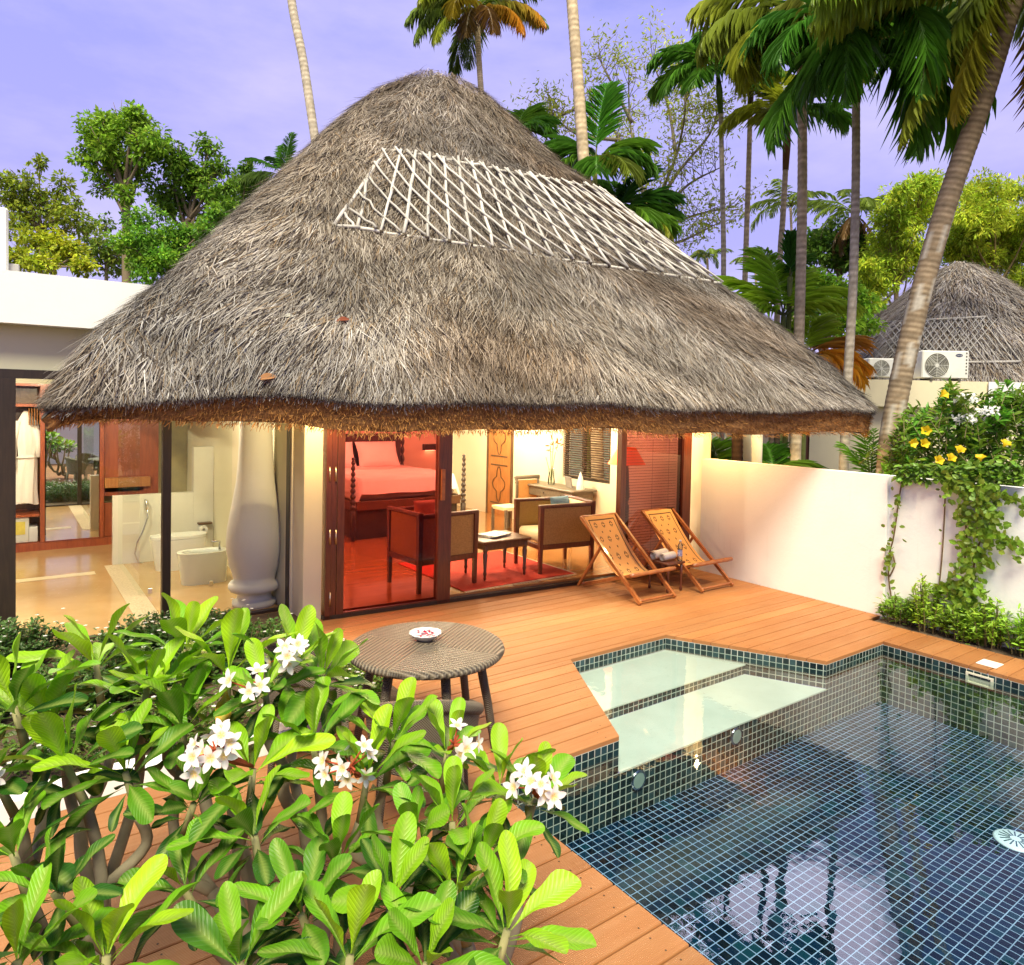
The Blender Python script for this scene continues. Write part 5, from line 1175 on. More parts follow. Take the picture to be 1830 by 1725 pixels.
# ================================================================== plants
def frond(acc, B, az, el, L, droop, n=34, ll=.5, lw=.035, col=(.06, .13, .02), tip=None, hang=.5, ang=55, vee=.25, side_col=None, start=.18, curl=.3, rr=.018):
    """append one feather leaf: leaflets along an arching midrib"""
    lw *= .62; n = int(n*1.22); ll *= 1.08
    B = np.asarray(B, float); h_ = np.array([math.cos(az), math.sin(az), 0]); sd = np.array([-math.sin(az), math.cos(az), 0]); S_ = 14; P = [B]; dirs = []
    for k in range(S_):
        e = el-droop*((k+1)/S_)**1.25; dr = h_*math.cos(e)+np.array([0, 0, math.sin(e)]); dirs.append(dr); P.append(P[-1]+dr*L/S_)
    acc['ribs'].append((P, [rr*(1-.85*k/S_) for k in range(S_+1)]))
    P = np.array(P); dirs.append(dirs[-1]); dirs = np.array(dirs)
    f_ = np.linspace(start, .995, n); x = f_*S_; i = np.minimum(x.astype(int), S_-1); w_ = (x-i)[:, None]
    base = P[i]*(1-w_)+P[i+1]*w_; dr = dirs[i]
    up = np.cross(sd, dr); up *= np.where(up[:, 2:3] < 0, -1, 1)*1.
    pr = np.clip(np.sin(math.pi*(.12+.82*f_))**.7, .15, 1)*np.where(f_ > .85, 1-(f_-.85)*3.2, 1)
    for s_ in (-1, 1):
        aa = rad(ang)*(1-.45*f_)[:, None]*(1+rng.normal(0, .10, (n, 1)))
        D = dr*np.cos(aa)+sd*s_*np.sin(aa)+up*vee+np.array([0, 0, -1.])*hang*(1+rng.normal(0, .2, (n, 1)))+rng.normal(0, .05, (n, 3))
        acc['B'].append(base); acc['D'].append(D); acc['N'].append(up+rng.normal(0, .15, (n, 3))); acc['L'].append(ll*pr*rng.uniform(.85, 1.1, n)); acc['W'].append(np.full(n, lw)*rng.uniform(.8, 1.15, n))
        c = np.asarray(col)[None, :]*rng.uniform(.75, 1.25, (n, 1)); 
        if tip is not None: k = (f_[:, None]**1.5); c = c*(1-k)+np.asarray(tip)[None, :]*k*rng.uniform(.8, 1.2, (n, 1))
        acc['C'].append(c); acc['K'].append(np.full(n, curl)*rng.uniform(.5, 1.5, n))
def newacc(): return dict(B=[], D=[], N=[], L=[], W=[], C=[], K=[], ribs=[])
LEAFLET = (np.array([(0, -.25, .05), (0, .25, .05), (.35, -.5, .10), (.35, 0, 0), (.35, .5, .10), (.75, -.36, .08), (.75, 0, 0), (.75, .36, .08), (1, 0, 0)]), [(0, 2, 3, 1), (1, 3, 4), (2, 5, 6, 3), (3, 6, 7, 4), (5, 8, 6), (6, 8, 7)])
def flush(acc, t, loc, name='fronds', ribcol=(.12, .13, .03)):
    q = MB(); q.col = ribcol
    for P, R in acc['ribs']: q.tube(P, R, 5)
    cat_ = {k: np.concatenate(acc[k]) for k in ('B', 'D', 'N', 'L', 'W', 'C', 'K')}
    put_leaves(q, cat_['B'], cat_['D'], cat_['N'], cat_['L'], cat_['W'], cat_['C'], LEAFLET, cat_['K']); return q.build(name, M['leaf'], t, loc)
def trunk(q, P, r0, r1, ringcol=((.30, .25, .18), (.20, .16, .11)), step=.11, n=12, bump_=.05):
    """ringed palm trunk along a polyline"""
    P = [np.asarray(p_, float) for p_ in P]; seg = [np.linalg.norm(b_-a) for a, b_ in zip(P, P[1:])]; L = sum(seg); m_ = max(int(L/step), 4); cum = np.concatenate([[0], np.cumsum(seg)])
    pts = []; rad_ = []; cols = []
    for k in range(m_*2+1):
        s = L*k/(m_*2); X = np.array([np.interp(s, cum, [p_[j] for p_ in P]) for j in range(3)]); pts.append(X); rr = r0+(r1-r0)*s/L; rad_.append(rr*(1+(bump_ if k % 2 else -bump_*.4)+random.uniform(-.012, .012)))
        c = np.asarray(ringcol[k % 2])*random.uniform(.8, 1.2); cols.append(c)
    X = None; rings = []
    for k, p_ in enumerate(pts):
        d = unit(pts[min(k+1, len(pts)-1)]-pts[max(k-1, 0)])
        if X is None: X, Y, _ = frame_of(d)
        else: X = unit(X-d*(X@d)); Y = np.cross(d, X)
        ring = []; low = k/len(pts) < .62 and ringcol is LEAN
        for j in range(n):
            cc_ = cols[k]*random.uniform(.82, 1.18); lp_ = math.sin(k*.21+j*.9)*math.sin(k*.083-j*1.3+1); cc_ = cc_*.4+np.array((.58, .54, .46))*.6 if low and lp_ > .42 else cc_; q.col = tuple(cc_); ring.append(q.pt(p_+(X*math.cos(2*math.pi*j/n)+Y*math.sin(2*math.pi*j/n))*rad_[k]))
        rings.append(ring)
    for a, b_ in zip(rings, rings[1:]):
        for j in range(n): q.face([a[j], a[(j+1) % n], b[(j+1) % n] if False else b_[(j+1) % n], b_[j]])
    q.face(rings[-1])
def smooth_path(P, n=12):
    P = [np.asarray(p_, float) for p_ in P]; out = []
    for i in range(len(P)-1):
        a, b_, c, d = P[max(i-1, 0)], P[i], P[i+1], P[min(i+2, len(P)-1)]
        for k in range(n):
            u = k/n; out.append(.5*((2*b_)+(-a+c)*u+(2*a-5*b_+4*c-d)*u*u+(-a+3*b_-3*c+d)*u**3))
    return out+[P[-1]]
GREY = ((.50, .43, .33), (.36, .30, .22)); BROWN = ((.22, .15, .085), (.12, .08, .045)); LEAN = ((.33, .25, .16), (.20, .14, .085)); TAN = ((.58, .46, .30), (.42, .32, .20))
def palm(name, label, px, t, wpx, crown, fronds, ring=GREY, group='palms behind the villa', shaft=None, fr=None, taper=.85, bump_=.03, step=.10):
    """px: trunk pixels top to bottom at depth t; crown: (u, v); fronds: list of dicts for frond()"""
    tv = t if hasattr(t, '__len__') else [t]*len(px)
    P = [Pt(u, v, tt) for (u, v), tt in zip(px, tv)]
    b_ = P[-1].copy(); g_ = b_.copy(); g_[2] = -.1; dr = P[-1]-P[-2]; 
    if b_[2] > .1:
        f_ = min((b_[2])/max(-dr[2], .2), 8); g_[:2] += dr[:2]*f_*.4; P.append(g_)
    P = P[::-1]; loc = (P[0][0], P[0][1], 0); th = thing(name, label, 'palm tree', loc, 0, group)
    r = wpx*np.mean(tv)/F/2; q = MB(); trunk(q, smooth_path(P, 6) if len(P) > 2 else P, r*1.12, r*taper, ring, step, 14, bump_); q.build('trunk', M['bark'], th, loc, True)
    top = Pt(crown[0], crown[1], tv[0])
    if shaft:
        q = MB(); q.col = shaft; q.tube([P[-1]-np.array([0, 0, .05]), P[-1]*.5+top*.5, top], [r*.95, r*1.25, r*.6], 10); q.build('crownshaft', M['bark'], th, loc, True)
    acc = newacc()
    for f_ in fronds: f_ = dict(f_); f_.setdefault('B', top); frond(acc, **f_)
    flush(acc, th, loc); return th
def iaz(deg):
    """azimuth for a direction seen in the picture: 0 = to the right, 90 = away from the camera, 180 = left, 270 = towards"""
    return rad(deg)-rad(35.93)
def ring_fronds(cnt, el, L, droop, seed=0, jitter=.25, **kw):
    r = np.random.default_rng(seed); out = []
    for k in range(cnt):
        d = dict(az=2*math.pi*k/cnt+r.uniform(-.25, .25), el=el+r.uniform(-jitter, jitter), L=L*r.uniform(.8, 1.12), droop=droop*r.uniform(.75, 1.25)); d.update(kw)
        c = np.asarray(d.get('col', (.06, .13, .02)))*r.uniform(.7, 1.25); d['col'] = tuple(c); out.append(d)
    return out
COCO = dict(n=50, ll=.75, lw=.05, hang=.75, ang=60, col=(.17, .25, .035))
ARE = dict(n=34, ll=.58, lw=.06, hang=.38, ang=56, col=(.11, .28, .026))
G1, G2, YG, OR = (.08, .22, .022), (.15, .31, .025), (.36, .40, .03), (.70, .29, .02)
# tall bare trunks whose crowns are above the picture
palm('coconut_palm', 'slender pale palm trunk rising left of the thatch peak, its crown above the picture', [(505, -420), (514, -120), (521, 0), (542, 110), (566, 268), (590, 420)], 15, 16, (505, -430), ring_fronds(12, .9, 2.6, 1.3, 1, **COCO), GREY)
palm('coconut_palm', 'pale palm trunk rising right of the thatch peak among areca leaves, crown above the picture', [(1000, -430), (1014, -120), (1022, 0), (1034, 160), (1046, 325), (1060, 480)], 13, 21, (1000, -440), ring_fronds(12, .9, 2.6, 1.3, 2, **COCO), TAN)
# coconut behind the peak
CO2 = dict(COCO); CO2.update(n=54, ll=.95, lw=.06)
fr = [dict(az=iaz(a), el=e, L=l, droop=d, **{**CO2, **k}) for a, e, l, d, k in (
    (178, .55, 3.5, 1.55, {}), (200, .10, 3.6, 1.5, {}), (150, .9, 3.3, 1.5, {}), (60, 1.1, 3., 1.2, {}), (20, .65, 3.6, 1.4, {}), (-15, .35, 3.5, 1.4, {'tip': OR}), (-40, .0, 3.4, 1.25, {'col': (.30, .20, .02), 'tip': OR}),
    (-70, -.2, 3.3, 1.1, {'col': (.22, .12, .03)}), (225, -.25, 3.3, 1.1, {'tip': YG}), (250, .2, 3.2, 1.6, {'col': (.34, .26, .02)}), (100, .3, 3.4, 1.4, {}), (215, .6, 3.2, 1.7, {'tip': YG}), (-100, -.35, 2.8, 1., {'col': (.16, .10, .03)}), (5, .95, 3.3, 1.3, {}), (120, -.1, 3.2, 1.3, {}))]
palm('coconut_palm', 'coconut palm with yellow and orange drooping fronds behind the thatch peak', [(853, 20), (855, 90), (861, 185), (868, 320)], 30, 11.5, (852, 18), fr, TAN)
# areca clumps behind the right slope
AR2 = dict(ARE); AR2.update(n=36, ll=.62, lw=.062)
def clump(name, label, pts, t, seed, group=None, base_z=-.1, cat='palm'):
    """several short-stemmed feather leaves from given crown pixels"""
    P0 = Pt(pts[0][0][0], pts[0][0][1], t); loc = (P0[0], P0[1], 0); th = thing(name, label, cat, loc, 0, group); acc = newacc(); q = MB()
    for (u, v), fl in pts:
        B = Pt(u, v, t); q.col = (.16, .18, .05); q.tube([(B[0], B[1], base_z), tuple(B)], [.06, .045], 8)
        for f_ in fl: frond(acc, B, **f_)
    q.build('stem', M['bark'], th, loc, True); flush(acc, th, loc); return th
A = lambda a, e, l, d, **k: dict(az=iaz(a), el=e, L=l, droop=d, **{**AR2, **k})
clump('areca_palm', 'bright green areca palm fronds around the pale trunk right of the thatch peak', [((1064, 290), [A(60, 1.45, 1.75, .35, hang=.1, col=(.09, .28, .025)), A(10, .9, 1.2, 1.2, col=G2), A(-10, .5, 1.2, 1.3), A(170, .8, 1.1, 1.3), A(200, .2, 1.1, 1.2, col=G2), A(-60, .1, 1.2, 1.1, col=(.2, .26, .03)), A(-95, .0, 1.1, 1.0), A(130, 1., 1.3, 1.)])], 13.6, 3)
clump('areca_palm', 'areca palm fronds fanning out low beside the right slope of the thatch', [((1105, 385), [A(40, 1.2, 1.3, .6, hang=.1, col=(.055, .17, .02)), A(5, .8, 1.3, 1., col=(.055, .17, .02)), A(0, .25, 1.2, .9, col=G2), A(-25, .1, 1.1, 1., col=YG), A(20, .55, 1.35, .9), A(100, 1.2, 1.2, .7), A(170, .9, 1., 1.), A(-60, .3, 1., 1.2, col=G2)])], 13.9, 4)
clump('areca_palm', 'small green palm crown peeking over the thatch right of the peak', [((925, 240), [A(60, 1.3, .8, .5, col=G2), A(10, .9, .8, 1.), A(170, .9, .8, 1., col=G2), A(-30, .5, .8, 1.), A(120, 1.1, .8, .6)])], 16, 5)
clump('coconut_palm', 'small dark palm crown at the left slope of the thatch below the bare trunk', [((508, 315), [A(80, 1.4, 1.9, .3, hang=.05, n=40, ll=.45, lw=.05, col=(.06, .16, .02)), A(130, 1., 1.9, .8, n=40, ll=.45, lw=.05, col=(.035, .09, .02)), A(165, .8, 2., .9, n=40, ll=.4, lw=.05), A(60, 1., 1.9, .8, n=40, ll=.45, lw=.05, col=(.035, .08, .02)), A(30, .9, 1.8, .6, n=40, ll=.4, lw=.05), A(185, .3, 1.9, .9, n=40, ll=.6, lw=.05, hang=.8, col=(.12, .2, .03)), A(110, 1.2, 1.9, .5, n=40, ll=.4, lw=.05)])], 26, 6, cat='palm tree')
# the row of palms on the right
palm('areca_palm', 'leftmost slender palm of the row, green leaves hanging beside the sparse tree', [(1288, 200), (1291, 340), (1293, 510)], 15, 9.5, (1283, 130), [A(180, .9, 1.7, 1.7, ll=.6), A(200, .3, 1.6, 1.6), A(160, .5, 1.6, 1.5, col=G2), A(20, .9, 1.5, 1.6), A(-30, .6, 1.5, 1.7, col=G2), A(-90, .7, 1.5, 1.9), A(-60, .1, 1.5, 1.4, col=(.055, .17, .02)), A(90, 1.2, 1.4, 1.2), A(130, 1.2, 1.5, 1.3), A(230, .0, 1.3, 1.1), A(60, 1.3, 1.4, .8)], GREY, 'slender palms in a row on the right', (.10, .16, .04))
palm('areca_palm', 'slender palm with dark green drooping crown, second from left in the row', [(1341, 190), (1337, 330), (1331, 510)], 15.6, 10, (1343, 95), [A(180, .9, 1.7, 1.8, col=(.09, .25, .024)), A(0, .9, 1.7, 1.8, col=(.09, .25, .024)), A(-60, .5, 1.6, 1.7, col=(.08, .22, .02)), A(-120, .5, 1.6, 1.8, col=(.08, .22, .02)), A(-30, .0, 1.6, 1.2), A(215, .0, 1.5, 1.2), A(90, 1.2, 1.5, 1.2, col=YG), A(140, 1.3, 1.6, .9, col=YG), A(40, 1.3, 1.6, .9, col=(.2, .26, .03)), A(-90, .9, 1.5, 2.0)], TAN, 'slender palms in a row on the right', (.08, .06, .03))
palm('areca_palm', 'palm with a brown shaggy crown base between two taller trunks', [(1404, 300), (1399, 390), (1392, 500)], 14, 11, (1408, 215), [A(150, 1.2, 1.5, .9, col=YG, ll=.5), A(175, .7, 1.4, 1.6, col=YG), A(30, 1.2, 1.4, .9, col=(.2, .24, .03)), A(-60, .4, 1.3, 1.6), A(-120, .3, 1.3, 1.5, col=(.2, .22, .03)), A(90, 1.3, 1.5, .5, col=YG), A(0, .6, 1.3, 1.3)], TAN, 'slender palms in a row on the right', (.14, .07, .03))
CC = dict(n=56, ll=.8, lw=.045, hang=.9, ang=60, col=(.22, .28, .03))
palm('coconut_palm', 'thick pale palm trunk mid row on the right, crown cut by the top edge', [(1432, 120), (1434, 260), (1433, 400), (1429, 560)], 12, 18, (1432, 40), [dict(az=iaz(a), el=e, L=l, droop=d, **{**CC, **k}) for a, e, l, d, k in ((185, .5, 2.1, 1.7, {}), (160, 1., 2.2, 1.6, {'tip': YG}), (-150, .0, 1.9, 1.3, {'col': YG}), (-30, .2, 2., 1.4, {'col': (.05, .12, .02)}), (0, .7, 2.2, 1.6, {}), (-90, -.2, 1.9, 1.1, {'tip': YG}), (60, 1.1, 2., 1., {}), (120, .8, 2., 1.2, {'col': (.3, .3, .03)}), (-110, .3, 2., 1.7, {'col': (.20, .22, .03)}), (30, .4, 2., 1.4, {}), (205, -.3, 1.7, 1., {'col': YG}), (-60, -.5, 1.7, .8, {}))], TAN, 'slender palms in a row on the right')
BG = dict(n=44, ll=.8, lw=.066, hang=.45, ang=50, curl=.35)
palm('areca_palm', 'palm with long glossy green fronds hanging straight down right of the thick pale trunk', [(1530, 180), (1529, 345), (1524, 520), (1514, 700)], 11, 15.5, (1534, 85), [dict(az=iaz(a), el=e, L=l, droop=d, **{**BG, 'col': c_}) for a, e, l, d, c_ in ((-90, .35, 2.9, 2.2, (.10, .27, .022)), (-60, .1, 2.9, 1.9, (.12, .31, .025)), (-120, .2, 2.7, 1.9, (.09, .25, .02)), (-80, -.5, 2.6, 1.05, (.11, .29, .024)), (-20, -.35, 2.5, 1.1, (.13, .31, .026)), (200, -.3, 2.4, 1.1, (.11, .28, .024)), (-20, .7, 2.2, 2.1, (.11, .28, .024)), (-40, .2, 2.4, 1.7, (.13, .32, .026)), (205, .6, 2.0, 1.9, (.08, .25, .022)), (180, .9, 1.9, 1.7, (.07, .21, .02)), (225, .1, 2.2, 1.6, (.08, .2, .024)), (10, 1., 2.1, 1.7, G1), (90, 1.2, 1.9, 1.1, G1), (45, 1., 2.1, 1.4, (.06, .14, .02)), (135, 1.1, 1.9, 1.2, G1))], GREY, 'slender palms in a row on the right', (.09, .16, .04))
# the leaning coconut
LC = dict(n=74, ll=.8, lw=.034, hang=.9, ang=58, col=(.30, .40, .035))
palm('coconut_palm', 'thick ringed coconut trunk leaning right behind the corner of the thatch', [(1838, -85), (1806, 15), (1752, 190), (1690, 370), (1637, 560), (1598, 740), (1586, 840)], [9.1, 9.2, 9.4, 9.6, 9.7, 9.8, 9.8], 35, (1842, -98), [dict(az=iaz(a), el=e, L=l, droop=d, **{**LC, **k}) for a, e, l, d, k in ((180, .45, 3.0, 1.1, {'col': (.17, .29, .03)}), (172, .05, 2.9, .75, {}), (186, .15, 3.2, .95, {'col': (.22, .34, .03)}), (190, .75, 3.0, 1.3, {}), (183, -.95, 2.5, .5, {'col': (.30, .34, .03), 'tip': (.5, .42, .03), 'll': .55}), (165, -.75, 2.9, .6, {'tip': YG, 'll': .6}), (225, .2, 2.6, 1.6, {}), (-90, .4, 2.6, 1.5, {}), (0, .6, 2.8, 1.4, {}), (90, .8, 2.8, 1.3, {}), (140, .6, 2.9, 1.4, {}), (-10, -.8, 2.7, .7, {'col': (.30, .24, .03), 'tip': OR}), (-25, -1.05, 2.9, .4, {'col': (.34, .24, .03), 'tip': OR}), (-5, -.45, 2.6, 1.0, {'tip': YG}), (45, .4, 2.6, 1.4, {}), (20, -1.1, 2.8, .3, {'col': (.30, .22, .03), 'tip': OR}), (-60, .1, 2.6, 1.4, {}), (110, -.2, 2.6, 1.2, {}), (-90, -.9, 2.6, .5, {'col': (.32, .32, .03), 'tip': (.6, .36, .03), 'll': .6}), (-70, -1.0, 3.1, .4, {'col': (.30, .26, .03), 'tip': OR, 'll': .65}), (-35, -.75, 2.9, .7, {'tip': YG, 'll': .65}))], LEAN, 'palms behind the villa', None, None, .92, .022, .075)
palm('coconut_palm', 'tall coconut palm hidden behind the leaning trunk, its crown above the picture', [(1838, -190), (1812, 0), (1752, 190), (1690, 370), (1637, 560), (1598, 740)], 13.5, 16, (1838, -200), ring_fronds(14, .35, 4.6, 1.35, 9, .5, **{**COCO, 'll': .95, 'n': 70, 'lw': .045, 'col': (.26, .36, .035)}), GREY)
# distant palms
for (u, v), t, sz, lb in (((1264, 462), 38, 1.5, 'tiny distant palm just right of the lattice end, left of the leftmost slender trunk'), ((1350, 470), 40, 1.6, 'tiny distant palm between the two slender trunks low above the thatch'), ((1413, 372), 30, 2.2, 'distant palm crown between the shaggy palm and the thick pale trunk'), ((1527, 385), 26, 2.2, 'distant palm with a brown skirt of dead fronds behind the glossy green palm')):
    fr = ring_fronds(13, .7, sz, 1.5, int(u), n=22, ll=sz*.22, lw=.06, hang=.5, col=(.2, .28, .04))
    if u == 1527: fr += ring_fronds(7, -.7, sz*.8, .8, 3, n=18, ll=.4, lw=.07, hang=.7, col=(.22, .13, .05))
    palm('distant_palm', lb, [(u, v), (u+2, v+60), (u+4, v+140)], t, 5, (u, v-3), fr, TAN, 'distant palms')
clump('areca_palm', 'bright yellow green areca palm low behind the right slope of the thatch', [((1400, 565), [A(150, 1.0, 1.4, .9, col=(.42, .64, .035), lw=.075, n=36), A(170, .7, 1.3, .9, col=(.46, .66, .035), lw=.075, n=36), A(110, 1.35, 1.5, .5, col=(.34, .58, .035), lw=.075, n=36), A(60, 1.2, 1.4, .7, col=(.40, .62, .035), lw=.075, n=36), A(20, .9, 1.3, .9, col=(.44, .64, .035), lw=.075, n=36), A(-20, .6, 1.2, 1., col=(.44, .62, .035), lw=.075, n=36), A(200, .4, 1.1, 1., col=(.42, .64, .035), lw=.075, n=36)]),
    ((1440, 640), [A(150, 1.1, 1.2, .8, col=(.36, .60, .035), lw=.075, n=36), A(60, 1.2, 1.1, .7, col=(.44, .62, .035), lw=.075, n=36), A(10, .8, 1.1, 1., col=(.62, .30, .04), lw=.075, n=36), A(-15, .45, 1., 1.2, col=(.88, .44, .03), lw=.075, n=36), A(-40, .2, 1., 1.2, col=(.90, .48, .03), lw=.075, n=36), A(0, .2, .9, .9, col=(.88, .46, .03), lw=.075, n=36)])], 12.5, 7)
clump('areca_palm', 'tall dark green leaf standing in front of the thick pale trunk above the thatch', [((1412, 495), [A(70, 1.45, .85, .25, hang=.05, ang=28, ll=.35, col=(.07, .22, .025)), A(30, 1.2, .5, .6, ll=.35, col=(.07, .2, .02))])], 12.6, 8)
clump('areca_palm', 'green areca palm seen under the eaves above the white boundary wall', [((1283, 850), [A(150, .9, .8, 1.5, col=G2), A(30, .9, .8, 1.5, col=(.16, .3, .03)), A(90, 1.2, .8, .8, col=G2), A(180, .5, .8, 1.2), A(0, .5, .7, 1.2, col=(.16, .3, .03))]), ((1382, 850), [A(150, .9, .7, 1.4, col=G2), A(30, .9, .7, 1.4, col=(.16, .3, .03)), A(90, 1.2, .7, .8)])], 11.9, 9)
clump('areca_palm', 'spiky young palm between the wall and the foot of the leaning trunk', [((1556, 870), [A(130, 1.2, .8, .6, n=18, ll=.25, lw=.04, col=G2), A(160, .6, .7, .8, n=18, ll=.25, lw=.04), A(60, 1.3, .9, .3, n=18, ll=.25, lw=.04, col=G2), A(100, 1.4, .9, .2, n=18, ll=.25, lw=.04, col=G2), A(190, .3, .6, .6, n=18, ll=.22, lw=.04)])], 10.2, 10)
for u, wd, t, lb, rg in ((1317, 20, 11.2, 'dark rough palm trunk under the eaves, next to the round cream column', ((.06, .035, .025), (.03, .018, .013))), (1388, 11, 12.4, 'narrow dark trunk under the eaves, left of the thicker pale trunk', ((.07, .05, .035), (.04, .03, .02))), (1418, 15, 12.2, 'pale ringed trunk under the eaves beside the hut window', TAN)):
    a_, b_ = Pt(u, 700, t), Pt(u, 860, t); loc = (b_[0], b_[1], 0); th = thing('palm_trunk', lb, 'palm tree', loc, 0, 'palm trunks seen under the eaves'); q = MB(); trunk(q, [(b_[0], b_[1], -.1), (b_[0], b_[1], 1.4), (a_[0], a_[1], 2.9)], wd*t/F/2, wd*t/F/2*.93, rg, .09); q.build('trunk', M['bark'], th, loc, True)
# ================================================================== broadleaf trees
def tree(name, label, clumps, t, base, col, leaf=.16, dens=1., col2=None, group=None, tr=.12, aspect=.5, depth=.8, mat='leaf_matte', shell=.55, trc=(.20, .15, .10), limbs=True):
    """clumps: (u, v, radius in px[, dt]); base (u, v) where the trunk is last seen"""
    B0 = Pt(base[0], base[1], t); loc = (B0[0], B0[1], 0); th = thing(name, label, 'tree', loc, 0, group); Bs, Ds, Ls, Cs, Ns = [], [], [], [], []; r = np.random.default_rng(int(base[0]*7+base[1]))
    cen = []
    for c in clumps:
        tt = t+(c[3] if len(c) > 3 else r.uniform(-depth, depth)); C0 = Pt(c[0], c[1], tt); R = c[2]*tt/F; cen.append((C0, R))
        # each clump is made of several sprays
        m_ = max(6, int(17*dens)); sub = C0+rdir(m_)*R*r.uniform(.2, .95, (m_, 1))*np.array([1, 1, .85]); sr = R*r.uniform(.22, .48, m_)
        for s_, rr in zip(sub, sr):
            n = int(15*dens*(rr/leaf)**2)+8; d = rdir(n); k = r.uniform(shell, 1.05, (n, 1))**.6; P = s_+d*rr*k*np.array([1, 1, .72])
            base_c = np.asarray(col if (col2 is None or r.random() < .6) else col2)*r.uniform(.70, 1.3)
            Bs.append(P); Ds.append(d+rdir(n)*.8+np.array([0, 0, -.25])); Ns.append(rdir(n)*.6+np.array([0, 0, 1.])); Ls.append(leaf*r.uniform(.65, 1.3, n)); Cs.append(base_c[None, :]*r.uniform(.7, 1.3, (n, 1))*(1+r.normal(0, .07, (n, 3))))
    q = MB(); cat_ = [np.concatenate(x) for x in (Bs, Ds, Ns, Ls, Cs)]; put_leaves(q, cat_[0], cat_[1], cat_[2], cat_[3], cat_[3]*aspect, np.clip(cat_[4], 0, 1), LEAF_SMALL); q.build('crown', M[mat], th, loc)
    q = MB(); q.col = trc; mid = np.mean([c for c, _ in cen], 0); J = np.array([B0[0]*.6+mid[0]*.4, B0[1]*.6+mid[1]*.4, B0[2]*.5+mid[2]*.5])
    q.tube(smooth_path([(loc[0], loc[1], -.1), tuple(B0), tuple(J)], 5), list(np.linspace(tr, tr*.7, 11)), 8)
    if limbs:
        for C0, R in cen:
            s_ = B0*.55+J*.45 if r.random() < .5 else J; m_ = (s_+C0)/2+r.normal(0, .12, 3)*R; q.tube(smooth_path([s_, m_, C0], 4), list(np.linspace(tr*.5, tr*.1, 9)), 6)
            for k in range(4): e_ = C0+rdir(1)[0]*R*.9; q.tube([(m_+C0)/2, (C0+e_)/2+r.normal(0, .05, 3), e_], [tr*.16, tr*.1, tr*.04], 4)
    q.build('trunk', M['bark'], th, loc, True); return th
GL = 'trees behind the white flat roof'
tree('broadleaf_tree', 'tallest bright green tree on the left, its pale trunk showing under the crown', [(215, 232, 56), (185, 262, 40), (262, 255, 40), (225, 300, 40), (255, 228, 38), (175, 238, 36), (160, 278, 32), (200, 290, 36), (270, 272, 34), (245, 305, 30), (180, 325, 26), (225, 345, 22), (190, 215, 24), (240, 207, 22)], 24, (226, 420), (.20, .35, .03), .18, 1., (.27, .44, .035), GL, .16)
tree('broadleaf_tree', 'darker green tree with uneven tufts between the tallest left tree and the thatch', [(330, 310, 44), (365, 320, 40), (300, 350, 40), (410, 380, 34), (322, 290, 34), (375, 262, 24), (388, 300, 20), (315, 335, 34), (350, 330, 28), (300, 265, 22), (345, 375, 32), (372, 345, 24), (405, 335, 20), (300, 375, 22), (395, 390, 26)], 25, (330, 450), (.13, .25, .025), .18, 1., (.20, .34, .03), GL, .12)
tree('broadleaf_tree', 'olive yellow tree with thin twigs at the far left above the flat roof', [(30, 345, 46), (90, 370, 46), (130, 395, 44), (60, 400, 50), (10, 400, 44), (40, 320, 34), (75, 345, 34), (110, 330, 26), (20, 360, 30), (95, 385, 34), (50, 390, 34), (135, 370, 26), (10, 320, 22), (70, 290, 16), (150, 400, 24)], 21, (72, 460), (.28, .34, .03), .15, .7, (.20, .27, .03), GL, .08)
tree('broadleaf_tree', 'lime yellow bushy tree just above the left end of the white flat roof', [(55, 430, 36), (95, 435, 36), (130, 450, 34), (75, 465, 32), (30, 460, 28), (150, 472, 24)], 19, (95, 500), (.46, .50, .03), .15, 1.1, (.36, .44, .03), GL, .08)
tree('broadleaf_tree', 'fresh green leafy tree low beside the left slope of the thatch', [(255, 400, 36), (225, 430, 34), (300, 440, 44), (360, 430, 36), (270, 480, 40), (270, 430, 32), (310, 420, 32), (345, 415, 28), (285, 465, 34), (330, 462, 34), (240, 465, 28), (370, 410, 22), (385, 380, 20)], 22, (300, 510), (.14, .31, .03), .15, 1.1, (.24, .42, .035), GL, .1)
tree('broadleaf_tree', 'dark green tree right behind the left slope below the small palm crown', [(440, 345, 44), (470, 340, 34), (400, 400, 40), (430, 330, 28), (455, 350, 26), (420, 370, 28), (465, 320, 18), (440, 300, 14), (400, 355, 24)], 27, (430, 420), (.10, .21, .025), .18, 1., (.16, .27, .03), GL, .1)
tree('broadleaf_tree', 'thin leafed tree filling the gap between the olive tree and the tallest left tree', [(180, 440, 44), (215, 460, 44), (150, 455, 40), (170, 430, 30), (200, 455, 30), (185, 400, 22), (215, 480, 24), (235, 440, 22), (160, 465, 26)], 28, (190, 500), (.15, .24, .03), .2, .6, (.22, .30, .04), GL, .08)
